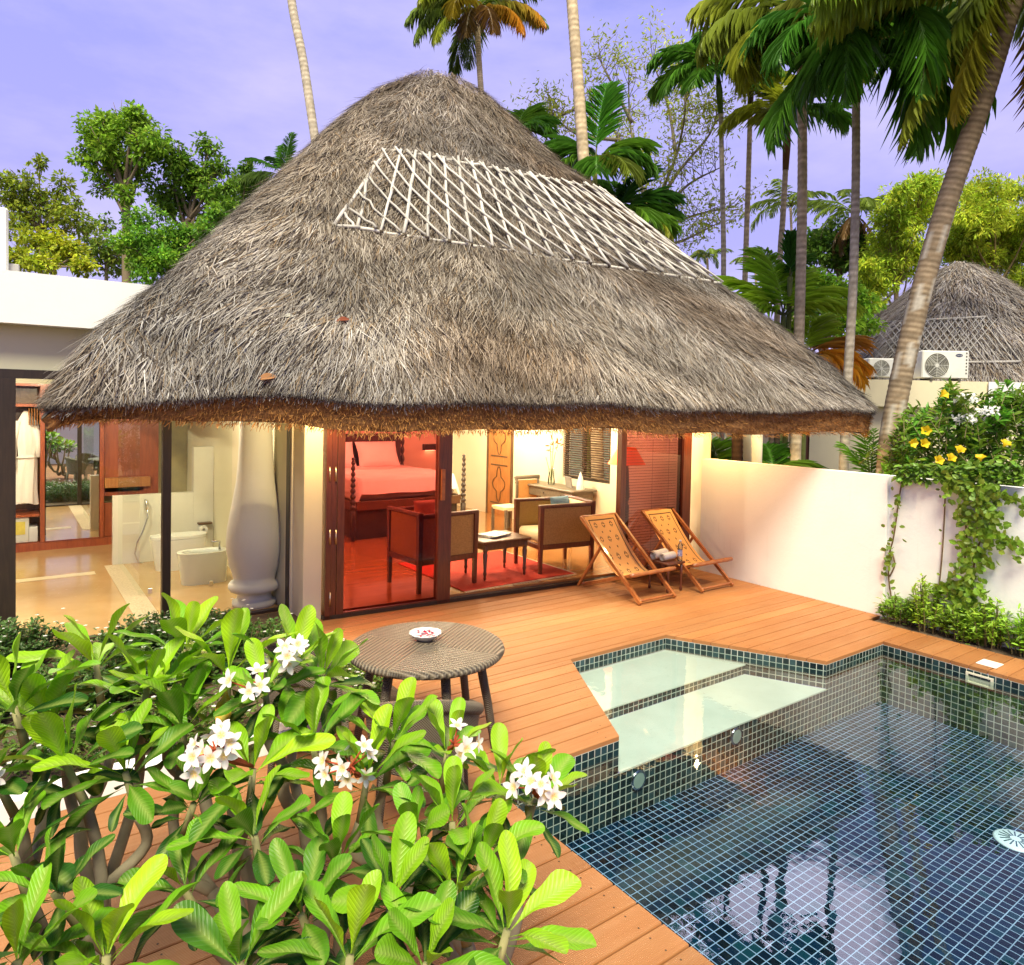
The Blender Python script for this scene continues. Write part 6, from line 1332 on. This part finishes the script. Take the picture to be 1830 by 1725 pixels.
# the sparse tree right of the peak
def sparse_tree():
    t = 17.; B0 = Pt(1178, 430, t); loc = (B0[0], B0[1], 0); th = thing('sparse_tree', 'airy tree with thin bare branches and scattered small leaves right of the thatch peak', 'tree', loc); q = MB(); q.col = (.30, .25, .18); r = np.random.default_rng(21)
    br = [[(1170, 430), (1180, 350), (1210, 270), (1225, 180), (1200, 90)], [(1180, 350), (1220, 300), (1265, 240), (1285, 190)], [(1178, 380), (1230, 330), (1290, 300)], [(1172, 420), (1150, 330), (1130, 220), (1120, 120)], [(1210, 270), (1190, 190), (1165, 100)], [(1150, 330), (1100, 240), (1060, 190)], [(1130, 220), (1095, 150), (1070, 100)], [(1180, 410), (1240, 385), (1310, 370)], [(1225, 180), (1255, 120), (1280, 80)], [(1172, 440), (1220, 430), (1285, 400)], [(1100, 250), (1030, 240), (980, 200)], [(1060, 190), (1000, 210), (960, 290)]]
    ends = []; q.tube([(loc[0], loc[1], -.1), tuple(B0)], [.14, .10], 8)
    for b_ in br:
        P = smooth_path([Pt(u+r.uniform(-4, 4), v, t+r.uniform(-.5, .5)*(i > 0)) for i, (u, v) in enumerate(b_)], 5); R = np.linspace(.05, .012, len(P)); q.tube(P, list(R), 6)
        for k in range(4, len(P), 1):
            for _ in range(3):
                e_ = P[k]+unit(rdir(1)[0]+np.array([0, 0, .5]))*r.uniform(.35, 1.0); m_ = (P[k]+e_)/2+r.normal(0, .06, 3); q.tube([P[k], m_, e_], [.010, .007, .003], 4); ends += [m_, e_, (m_+e_)/2]
    q.build('trunk', M['bark'], th, loc, True); E_ = np.array(ends); n = 9000; w_ = r.integers(0, len(E_), n); Bp = E_[w_]+r.normal(0, .14, (n, 3)); keep = np.sin(E_[w_][:, 0]*2.1+1)*np.sin(E_[w_][:, 2]*1.7)+r.uniform(-.7, 1., n) > -.2; Bp = Bp[keep]; n = len(Bp)
    q = MB(); put_leaves(q, Bp, rdir(n)+np.array([0, 0, -.6]), rdir(n), r.uniform(.08, .17, n), r.uniform(.03, .055, n), jit((.52, .58, .08), n, .3), LEAF_SMALL); q.build('crown', M['leaf_matte'], th, loc)
sparse_tree()
GR = 'trees behind the palm row'
tree('broadleaf_tree', 'bright green rounded tree low behind the palm trunks on the right', [(1380, 498, 28), (1420, 500, 30), (1460, 505, 32), (1500, 520, 34), (1535, 545, 30), (1480, 555, 34), (1440, 545, 30), (1545, 580, 26), (1510, 580, 30)], 18, (1470, 640), (.19, .38, .03), .17, 1.2, (.28, .48, .035), GR, .12)
tree('broadleaf_tree', 'dark green tree behind the glossy palm, above the bright rounded tree', [(1500, 445, 44), (1455, 440, 36), (1545, 460, 40), (1470, 425, 30), (1505, 415, 30), (1540, 430, 30), (1450, 455, 24), (1490, 460, 30), (1530, 470, 28)], 27, (1500, 520), (.10, .2, .025), .22, 1., (.15, .27, .03), GR, .12)
BM = dict(leaf=.19, dens=1.5, aspect=.28, depth=1.4, shell=.35, trc=(.26, .19, .08))
tree('bamboo_tree', 'feathery yellow green tree left of the leaning coconut trunk', [(1600, 420, 50), (1640, 370, 46), (1570, 480, 46), (1620, 470, 44), (1545, 520, 40), (1610, 350, 32), (1645, 335, 32), (1585, 390, 34), (1625, 400, 36), (1660, 375, 32), (1575, 440, 34), (1600, 470, 34), (1570, 510, 32), (1640, 450, 22), (1550, 480, 24), (1560, 545, 28), (1668, 330, 24)], 24, (1600, 600), (.50, .60, .045), col2=(.34, .48, .04), group=GR, tr=.1, **BM)
tree('bamboo_tree', 'feathery yellow green tree at the right edge above the hut roof', [(1740, 390, 52), (1790, 410, 56), (1720, 440, 44), (1830, 450, 56), (1770, 340, 44), (1800, 520, 50), (1735, 350, 34), (1770, 375, 36), (1800, 400, 36), (1745, 420, 36), (1710, 400, 34), (1790, 450, 36), (1825, 430, 34), (1760, 460, 32), (1720, 455, 30), (1825, 500, 32), (1810, 345, 28), (1700, 440, 24), (1850, 380, 40), (1840, 560, 34)], 25, (1770, 560), (.48, .56, .045), col2=(.33, .45, .04), group=GR, tr=.1, **BM)

# ================================================================== vines and shrubs on the garden wall
def leaves_along(q, pts, n, L, W, col, spread=.07, nrm=(-1, 0, 0), tpl=LEAF_OVAL, amt=.3, down=.3, r=None):
    P = np.array(smooth_path(pts, 10)); i = rng.uniform(0, len(P)-1.001, n); k = i.astype(int); w_ = (i-k)[:, None]; B = P[k]*(1-w_)+P[k+1]*w_; Nn = np.asarray(nrm, float)
    D = rdir(n); D -= np.outer(D@Nn, Nn)*.6; D[:, 2] -= down; B = B+rng.normal(0, spread, (n, 3))*np.array([.25, 1, 1])+Nn*np.abs(rng.normal(0, .05, (n, 1)))+Nn*.03
    put_leaves(q, B, D, Nn+rng.normal(0, .35, (n, 3)), rng.uniform(.7, 1.25, n)*L, rng.uniform(.8, 1.2, n)*W, jit(col, n, amt), tpl)
XW = 8.62
def wp(u, v, off=.03): return Px(u, v, XW-off)
def vine(label, main, n, L, W, col, spread, stemr=.008, extra=()):
    loc = wp(*main[-1]); loc = (loc[0], loc[1], 0); th = thing('climbing_vine', label, 'vine', loc, 0, 'vines on the garden wall'); q = MB(); q.col = (.14, .09, .05)
    for m_ in (main,)+tuple(e[0] for e in extra): q.tube(smooth_path([wp(u+random.uniform(-1, 1), v, .02) for u, v in m_], 5), stemr, 5)
    q.build('stem', M['bark'], th, loc, True); q = MB(); leaves_along(q, [wp(u, v) for u, v in main], n, L, W, col, spread)
    for m_, n2, s2 in extra: leaves_along(q, [wp(u, v) for u, v in m_], n2, L, W, col, s2)
    q.build('foliage', M['leaf'], th, loc); return th
LV = (.20, .33, .03)
vine('thick leafy vine climbing the garden wall beside the pool with side shoots to the right', [(1748, 845), (1762, 890), (1768, 930), (1748, 975), (1740, 1020), (1738, 1060), (1745, 1105), (1752, 1150)], 560, .075, .058, LV, .085, .010,
     (([(1750, 870), (1790, 880), (1840, 905)], 70, .03), ([(1755, 950), (1790, 960), (1835, 985)], 75, .035), ([(1728, 1050), (1700, 1045), (1680, 1058)], 60, .03), ([(1735, 940), (1722, 900), (1728, 960), (1722, 1010)], 60, .03), ([(1740, 1085), (1710, 1065), (1690, 1052)], 60, .04), ([(1700, 860), (1725, 868), (1752, 880)], 120, .06)))
vine('thin twisting vine with few leaves at the end of the garden wall', [(1613, 850), (1607, 890), (1601, 930), (1596, 965), (1590, 985), (1588, 1010), (1590, 1045), (1597, 1090)], 46, .07, .05, (.17, .27, .03), .03, .009, (([(1594, 990), (1598, 1010), (1590, 1030)], 4, .02),))
vine('bare brown vine stem running straight down the garden wall', [(1690, 862), (1687, 930), (1682, 1000), (1678, 1050), (1674, 1085), (1668, 1100)], 10, .05, .035, (.16, .25, .03), .02, .008)
# flowering shrub behind the wall
def flower_shrub():
    t0 = 9.3; C0 = Pt(1720, 800, t0); loc = (C0[0], C0[1], 0); th = thing('flowering_shrub', 'big green shrub with yellow trumpet flowers and white clusters spilling over the garden wall', 'shrub', loc); r = np.random.default_rng(33)
    cl = [(1640, 760, 40), (1690, 745, 36), (1740, 750, 40), (1790, 740, 46), (1830, 780, 50), (1660, 810, 44), (1710, 800, 46), (1760, 810, 46), (1810, 830, 46), (1640, 835, 32), (1700, 700, 12), (1800, 715, 24), (1615, 820, 22), (1700, 845, 36), (1745, 850, 36), (1850, 850, 40), (1670, 775, 34), (1780, 785, 44), (1730, 775, 44), (1610, 790, 30), (1600, 835, 24), (1770, 715, 22), (1825, 725, 30), (1720, 830, 44), (1790, 850, 44), (1655, 745, 20)]
    Bs, Ds, Cs, Ls = [], [], [], []; q2 = MB(); q2.col = (.20, .16, .08)
    for u, v, rp in cl:
        for _ in range(13):
            tt = t0+r.uniform(-.55, .5); tip = Pt(u+r.normal(0, rp*.5), v+r.normal(0, rp*.5)-6, tt); dn = unit(np.array([r.normal(0, .5), r.normal(0, .5), 1.])); L = r.uniform(.25, .45); a = tip-dn*L; q2.tube([a, tip], [.006, .003], 4); n = 20; k = r.uniform(0, 1, n)[:, None]
            d = rdir(n); d -= np.outer(d@dn, dn)*.8; Bs.append(a+(tip-a)*k); Ds.append(d+dn*.45); Ls.append(r.uniform(.08, .15, n)); base = np.array((.115, .27, .022))*r.uniform(.55, 1.6)*np.array([r.uniform(.8, 1.7), 1, 1]); Cs.append(base[None, :]*r.uniform(.75, 1.25, (n, 1)))
    q = MB(); Bs, Ds, Ls, Cs = (np.concatenate(x) for x in (Bs, Ds, Ls, Cs)); n = len(Bs); put_leaves(q, Bs, Ds, rdir(n)*.7+np.array([0, 0, 1.]), Ls, Ls*r.uniform(.28, .42, n), np.clip(Cs, 0, 1), LEAF_OVAL, r.uniform(0, .3, n)); 
    # leaves rolling over the coping
    B = np.array([wp(u, v, .06) for u, v in zip(r.uniform(1600, 1830, 420), r.uniform(842, 872, 420))])
    B[:, 2] = np.minimum(B[:, 2]+.02, 1.86); n = len(B); put_leaves(q, B+np.array([0, 0, .05]), rdir(n)+np.array([-.5, 0, -.2]), rdir(n)*.5+np.array([-.4, 0, 1]), r.uniform(.07, .11, n), r.uniform(.045, .07, n), jit((.16, .30, .03), n, .3), LEAF_OVAL)
    q.build('foliage', M['leaf'], th, loc); 
    for k in range(7): e_ = Pt(*cl[k][:2], t0); q2.tube(smooth_path([(loc[0], loc[1], -.1), (loc[0]*.6+e_[0]*.4, loc[1]*.6+e_[1]*.4, 1.0), e_], 4), [.03]*5+[.014]*4, 6)
    q2.build('stem', M['bark'], th, loc, True)
    for u, v in ((1683, 707), (1654, 771), (1628, 791), (1649, 794), (1714, 807), (1697, 821), (1675, 824), (1752, 822), (1795, 796)):
        P = Pt(u, v, t0-.75); q = MB(); q.col = (.80, .58, .02); ax = unit(np.array([-.6, -.6, .5])+r.normal(0, .3, 3)); X, Y, Z = frame_of(ax)
        def f_(a, b_): rr = .012+.045*b_**2.2*(1+.22*math.cos(5*2*math.pi*a)); return P+Z*(.07*b_-.02)+X*rr*math.cos(2*math.pi*a)+Y*rr*math.sin(2*math.pi*a)
        q.grid(f_, 20, 7, True); q.build('yellow_flower', M['petal'], th, loc, True)
    for u, v in ((1730, 712), (1726, 748), (1762, 735)):
        P = Pt(u, v, t0-.6); n = 60; q = MB(); B = P+rdir(n)*np.array([.15, .15, .06])*r.uniform(.4, 1, (n, 1)); put_leaves(q, B, rdir(n), rdir(n)*.5+np.array([-.4, -.5, .8]), r.uniform(.04, .065, n), r.uniform(.025, .04, n), jit((.82, .82, .78), n, .05, .02), LEAF_OVAL); q.build('white_flower_head', M['petal'], th, loc)
flower_shrub()
# planter shrubs and the dark hedge by the glass
def bush(name, label, cen, R, n, L, W, col, group=None, white=0, sprigs=14, tpl=LEAF_OVAL, cat='shrub'):
    cen = np.asarray(cen, float); R = np.asarray(R, float); loc = (cen[0], cen[1], 0); th = thing(name, label, cat, loc, 0, group); r = np.random.default_rng(int(abs(cen[0]*913+cen[1]*377))); q2 = MB(); q2.col = (.14, .11, .05); Bs, Ds, Cs = [], [], []
    for k in range(sprigs):
        a = r.uniform(0, 6.28); f_ = math.sqrt(r.uniform(0, 1)); b0 = np.array([cen[0]+R[0]*.6*f_*math.cos(a), cen[1]+R[1]*.6*f_*math.sin(a), .0]); tip = np.array([cen[0]+R[0]*f_*math.cos(a), cen[1]+R[1]*f_*math.sin(a), R[2]*(1.15-.5*f_*f_)*r.uniform(.75, 1.1)]); q2.tube([b0, (b0+tip)/2+np.array([0, 0, .03]), tip], [.007, .005, .003], 4); m_ = n//sprigs; kk = r.uniform(.15, 1, m_)[:, None]; d = rdir(m_); d[:, 2] = np.abs(d[:, 2])*.5+.1; Bs.append(b0+(tip-b0)*kk+r.normal(0, .02, (m_, 3))); Ds.append(d); Cs.append(np.asarray(col)[None, :]*r.uniform(.7, 1.35)*r.uniform(.75, 1.25, (m_, 1)))
    Bs, Ds, Cs = (np.concatenate(x) for x in (Bs, Ds, Cs)); m_ = len(Bs); q = MB(); put_leaves(q, Bs, Ds, rdir(m_)*.5+np.array([0, 0, 1.]), r.uniform(.7, 1.25, m_)*L, r.uniform(.8, 1.2, m_)*W, np.clip(Cs, 0, 1), tpl); 
    if white:
        B = cen[None, :]*np.array([1, 1, 0])+np.stack([r.uniform(-R[0], R[0], white), r.uniform(-R[1], R[1], white), R[2]*r.uniform(.85, 1.1, white)], 1)
        for s_ in range(5):
            a = 2*math.pi*s_/5; put_leaves(q, B, np.tile([math.cos(a), math.sin(a), .25], (white, 1)), np.tile([0, 0, 1.], (white, 1)), np.full(white, .022), np.full(white, .016), np.full((white, 3), .8), LEAF_SMALL)
    q.build('foliage', M['leaf'], th, loc); q2.build('stem', M['bark'], th, loc)
    return th
PG = 'low shrubs in the planter strip'
for k, (y, z, cx_, c_, lb) in enumerate(((3.92, .30, 8.47, (.22, .40, .04), 'small bushy planter shrub at the foot of the thin vine'), (3.60, .52, 8.46, (.32, .50, .04), 'taller lime green planter shrub under the bare vine stem'), (3.28, .30, 8.46, (.25, .42, .04), 'low feathery planter shrub between the bare stem and the thick vine'), (2.98, .42, 8.45, (.28, .46, .04), 'leafy planter shrub under the thick vine'), (2.66, .40, 8.44, (.25, .46, .04), 'bright planter shrub opposite the white skimmer lid'), (2.33, .50, 8.44, (.30, .50, .04), 'tall glossy planter shrub at the right edge of the photo'), (1.95, .46, 8.44, (.15, .28, .03), 'planter shrub beyond the right edge of the photo'))):
    bush('planter_shrub', lb, (cx_, y, 0), (.19, .24, z), 620, .075, .026, c_, PG, 0, 20)
HG = 'dark hedges by the bathroom glass'
bush('low_hedge', 'dark green low hedge with tiny white flowers at the left edge by the glass', (-.05, 7.55, 0), (.62, .42, .40), 7000, .042, .026, (.05, .12, .022), HG, 40, 120)
bush('low_hedge', 'dark green low hedge under the middle window post hidden by plumeria leaves', (1.35, 7.4, 0), (.75, .40, .34), 6500, .042, .026, (.05, .12, .022), HG, 40, 120)
for x_, y_, lb_ in ((-.5, 6.35, 'dark green low hedge in the bed behind the left plumeria'), (.75, 6.45, 'dark green low hedge in the middle of the garden bed'), (1.75, 6.6, 'dark green low hedge beside the ground cover near the table')): bush('low_hedge', lb_, (x_, y_, 0), (.72, .5, .34), 6000, .045, .028, (.06, .14, .024), HG, 30, 110)
bush('ground_cover', 'bright ground cover with white flowers seen between the legs of the wicker table', (2.42, 5.75, 0), (.30, .75, .20), 3400, .035, .024, (.11, .21, .025), None, 70, 110)
bush('ground_cover', 'feathery green ground cover behind the white kerb under the plumeria', (.75, 5.45, 0), (.9, .42, .26), 3400, .04, .022, (.10, .18, .025), None, 50, 110)
# a leafy bush and vines along the rear wall, seen only in the wardrobe mirror
bush('rear_shrub', 'leafy shrub against the far courtyard wall, visible in the wardrobe mirror', (-.6, 2.2, 0), (.6, .6, 1.5), 1800, .12, .05, (.10, .19, .03), None, 0, 40)

# ================================================================== the plumeria in the foreground
def plumeria(label, root, heads, seed):
    """heads: (u, v, t, size, tilt az in picture deg, tilt, age, flowers) growth points of the leaf whorls"""
    r = np.random.default_rng(seed); root = np.asarray(root, float); loc = (root[0], root[1], 0); th = thing('plumeria_shrub', label, 'shrub', loc, 0, 'plumerias in the foreground'); Q = MB(); Bk = MB(); fl_parts = []
    B, D, Nn, L, W, C, K_ = [], [], [], [], [], [], []
    forks = []
    for (u, v, t, sz, ta, ti, age, fl) in heads:
        P = Pt(u, v, t); ax = unit(np.array([0, 0, 1.])*math.cos(ti)+(np.array([math.cos(iaz(ta)), math.sin(iaz(ta)), 0]))*math.sin(ti)); X, Y, Z = frame_of(ax)
        n = int(r.integers(14, 18)); 
        for k in range(n):
            f_ = k/(n-1)                                     # 0 young, upright .. 1 old, low
            a = k*2.39996+r.uniform(-.25, .25); el = rad(78-98*f_**.8+r.uniform(-9, 9)); d = (X*math.cos(a)+Y*math.sin(a))*math.cos(el)+Z*math.sin(el); l = sz*(1.08 if t > 2.7 else 1.0)*(.55+.50*math.sin(math.pi*min(1, .22+.78*f_))**.8)*r.uniform(.88, 1.12)
            B.append(P-Z*(.055*f_)+d*.018); D.append(d); Nn.append(Z*math.cos(el)-(X*math.cos(a)+Y*math.sin(a))*math.sin(el)+r.normal(0, .14, 3)); L.append(l); W.append(l*r.uniform(.28, .36)); K_.append(r.uniform(-.02, .26)+.16*f_)
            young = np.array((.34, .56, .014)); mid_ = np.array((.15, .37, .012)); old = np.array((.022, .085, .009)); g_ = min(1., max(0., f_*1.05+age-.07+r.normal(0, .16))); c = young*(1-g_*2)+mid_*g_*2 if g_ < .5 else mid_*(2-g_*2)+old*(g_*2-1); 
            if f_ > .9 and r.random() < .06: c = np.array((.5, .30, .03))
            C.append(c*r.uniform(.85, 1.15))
        # petiole bundle and branch
        q = Bk; q.col = (.26, .24, .11); low = P-ax*.16; q.tube([low, P+ax*.01], [.017, .012], 8); forks.append((low, ax))
        if fl:
            fc = P+ax*sz*(fl[1]+.14)+RT*fl[2]*sz+UP*fl[3]*sz-FW*.10; fl_parts.append((fc, fl[0], P, ax))
    B, D, Nn, L, W, C, K_ = map(np.array, (B, D, Nn, L, W, C, K_))
    # leaf blades: colour per vertex with a pale midrib and lighter side veins
    v, f_ = LEAF_PLUM2; X, Y, Z = orient(D, Nn); tw = rng.normal(0, .10, len(B)); tv = v[None]*np.ones((len(B), 1, 1)); wav = .035*np.sin(tv[:, :, 0]*11+rng.uniform(0, 6, (len(B), 1)))*np.abs(tv[:, :, 1])*2
    z = tv[:, :, 2]-K_[:, None]*tv[:, :, 0]**2+wav+tw[:, None]*tv[:, :, 0]*tv[:, :, 1]
    Vv = B[:, None, :]+X[:, None, :]*(tv[:, :, 0]*L[:, None])[..., None]+Y[:, None, :]*(tv[:, :, 1]*W[:, None])[..., None]+Z[:, None, :]*(z*L[:, None])[..., None]
    Cv = C[:, None, :]*np.ones((1, len(v), 1))
    mid_ = np.abs(v[:, 1]) < .012; Cv[:, mid_] = Cv[:, mid_]*.45+np.array((.34, .42, .10))*.55
    ve = LEAF_VEIN; Cv = Cv*(1+ve[None, :, None])
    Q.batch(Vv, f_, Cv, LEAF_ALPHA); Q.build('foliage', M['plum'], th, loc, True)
    # branches: heads join in pairs downwards to the root
    nodes = [(p_, .019, a_) for p_, a_ in forks]; Bk.col = (.25, .21, .145)
    while len(nodes) > 1:
        nodes.sort(key=lambda n_: -n_[0][2]); a = nodes.pop(0); j = min(range(len(nodes)), key=lambda i: np.linalg.norm((nodes[i][0]-a[0])[:2])+.35*abs(nodes[i][0][2]-a[0][2])); b_ = nodes.pop(j)
        m_ = (a[0]+b_[0])/2; dwn = .10+.55*np.linalg.norm((a[0]-b_[0])[:2]); zt = max(min(a[0][2], b_[0][2])-dwn, .18); k = .22; J = np.array([m_[0]*(1-k)+root[0]*k, m_[1]*(1-k)+root[1]*k, zt]); rr = min(math.sqrt(a[1]**2+b_[1]**2)*.93, .05)
        for n_ in (a, b_): c1 = n_[0]-n_[2]*np.linalg.norm(n_[0]-J)*.45+r.normal(0, .012, 3); P = smooth_path([n_[0], c1, J], 5); Bk.tube(P, list(np.linspace(n_[1], n_[1]*.5+rr*.5, len(P))), 9)
        nodes.append((J, rr, unit(J-root+np.array([0, 0, .3]))))
    J = nodes[0]; P = smooth_path([J[0], (J[0]+root)/2+r.normal(0, .03, 3), root-np.array([0, 0, .05])], 5); Bk.tube(P, list(np.linspace(J[1], .055, len(P))), 10); Bk.build('branches', M['bark'], th, loc, True)
    for fc, nf, P, ax in fl_parts:
        q = MB(); q.col = (.36, .07, .03); pts = []
        for k in range(nf):
            d = unit(rdir(1)[0]*np.array([1, 1, .6])+np.array([-.25, -.45, .35])); c = fc+d*r.uniform(.045, .12); pts.append((c, d)); q.tube([P+ax*.02, P*.45+fc*.55+r.normal(0, .008, 3), fc+d*.01, c], [.006, .005, .0038, .003], 5)
        for k in range(nf): d = unit(rdir(1)[0]+np.array([0, 0, .3])); q.tube([fc, fc+d*r.uniform(.02, .05)], [.004, .0045], 5)
        fs = q.build('flower_stalk', M['bark'], th, loc, True)
        for c, d in pts:
            q = MB(); X, Y, Z = frame_of(unit(d+np.array([-.2, -.35, .25]))); n = 5; s_ = r.uniform(.040, .052); an = np.arange(n)*2*math.pi/n+r.uniform(0, 6); rdr = X[None, :]*np.cos(an)[:, None]+Y[None, :]*np.sin(an)[:, None]
            cc = np.ones((n, len(PETAL[0]), 3))*np.array((.84, .80, .78)); inner = PETAL[0][:, 0] < .3; cc[:, inner] = np.array((.80, .58, .22)); pk = (PETAL[0][:, 1] > .2); cc[:, pk] = np.array((.84, .68, .70))
            Dd = rdr+Z[None, :]*.45; Dd /= np.linalg.norm(Dd, axis=1, keepdims=True); X2, Y2, Z2 = orient(Dd, np.tile(Z, (n, 1))); tv = PETAL[0][None]; q.batch(np.tile(c, (n, 1))[:, None, :]+X2[:, None, :]*tv[:, :, 0:1]*s_+Y2[:, None, :]*tv[:, :, 1:2]*s_*.50+Z2[:, None, :]*tv[:, :, 2:3]*s_, PETAL[1], cc); q.build('flower', M['petal'], th, loc, True)
    return th
def fine_leaf():
    ws = [.045, .06, .13, .27, .45, .63, .79, .91, .985, 1., .94, .78, .53, .18]; xs_ = [0, .07, .15, .24, .33, .42, .51, .60, .69, .78, .86, .925, .972, 1.]; n = len(ws)-1; v = []; f = []; ve = []
    for i, w_ in enumerate(ws):
        x = xs_[i]; z = -.05*x*x
        for k in (-1, -.5, 0, .5, 1): v.append((x, k*w_/2, z+.20*abs(k)*w_/2*(1-.4*x)-(.02 if abs(k) == 1 else 0)*w_)); ve.append((.10 if i % 2 else -.09)*(1 if k else 0))
    for i in range(n):
        for k in range(4): a = i*5+k; f.append((a, a+5, a+6, a+1))
    v = np.array(v); return (v, f), np.array(ve)*0., v[:, 0]-.42*np.abs(v[:, 1])
LEAF_PLUM2, LEAF_VEIN, LEAF_ALPHA = fine_leaf()
PETAL = leaf_tpl([.25, .6, .95, 1., .75, .15], .1, .12)
HD = [  # u, v, t, size, tilt azimuth, tilt, age, flowers (count, up, right, up in picture)
 (95, 1300, 2.85, .26, 190, .3, .25, None), (330, 1165, 3.2, .25, 60, .2, .10, None), (300, 1245, 3.0, .24, 130, .25, .2, None),
 (172, 1190, 3.10, .27, 150, .25, .10, None), (262, 1235, 2.95, .25, 20, .15, .05, None), (408, 1205, 3.05, .27, 100, .15, .00, None), (520, 1195, 3.10, .24, 0, .3, .12, (7, .30, -.05, -.0)), (474, 1235, 2.95, .20, 270, .3, .3, (4, .15, .0, -.05)),
 (575, 1215, 3.15, .25, 10, .35, .15, None), (25, 1265, 2.75, .27, 180, .3, .25, None), (225, 1385, 2.60, .26, 200, .25, .15, None), (120, 1370, 2.55, .27, 180, .45, .35, None), (330, 1300, 2.85, .24, 90, .2, .35, None),
 (452, 1380, 2.65, .27, 60, .12, .05, (10, .25, -.40, .05)), (455, 1495, 2.45, .25, 150, .25, .30, None), (25, 1530, 2.25, .24, 170, .4, .45, None), (655, 1395, 2.75, .25, 30, .15, .18, (9, .25, -.22, .02)), (700, 1330, 2.95, .23, 60, .2, .12, None),
 (560, 1330, 2.85, .24, 150, .2, .3, None), (808, 1475, 2.55, .24, 120, .2, .15, None), (955, 1432, 2.72, .215, 10, .28, .12, (8, .22, -.06, .12)), (893, 1410, 2.80, .22, 110, .15, .22, None), (905, 1668, 2.10, .24, 10, .25, .10, None),
 (812, 1600, 2.25, .22, 160, .3, .20, None), (600, 1545, 2.40, .22, 100, .2, .40, None), (330, 1590, 2.35, .21, 200, .4, .55, None), (625, 1715, 2.02, .24, 60, .15, .20, None), (190, 1715, 2.02, .255, 90, .12, .00, None),
 (30, 1725, 1.95, .24, 170, .15, .12, None), (430, 1730, 2.05, .23, 250, .3, .50, None), (700, 1610, 2.2, .21, 300, .35, .45, None), (540, 1640, 2.2, .21, 240, .4, .55, None), (800, 1345, 2.95, .20, 40, .2, .2, (5, .25, .1, .0)),
 (-10, 1390, 2.5, .25, 200, .4, .35, (5, .2, .25, .0)), (860, 1545, 2.4, .21, 20, .35, .35, None), (745, 1510, 2.5, .21, 200, .3, .4, None), (345, 1440, 2.6, .20, 330, .4, .5, None), (100, 1600, 2.15, .2, 200, .5, .6, None), (760, 1730, 2.0, .22, 300, .3, .35, None)]
gA, gB, gC = [], [], []
for h_ in HD: (gA if h_[0] < 300 else gB if h_[0] < 640 else gC).append(h_)
plumeria('leafy plumeria at the lower left corner, its whorls of leaves reaching the glass front', (.15, 2.45, 0), gA, 1)
plumeria('plumeria in the middle of the foreground with large white flower heads', (.95, 2.25, 0), gB, 2)
plumeria('plumeria reaching over the deck towards the pool, rightmost of the foreground shrubs', (1.55, 1.95, 0), gC, 4)
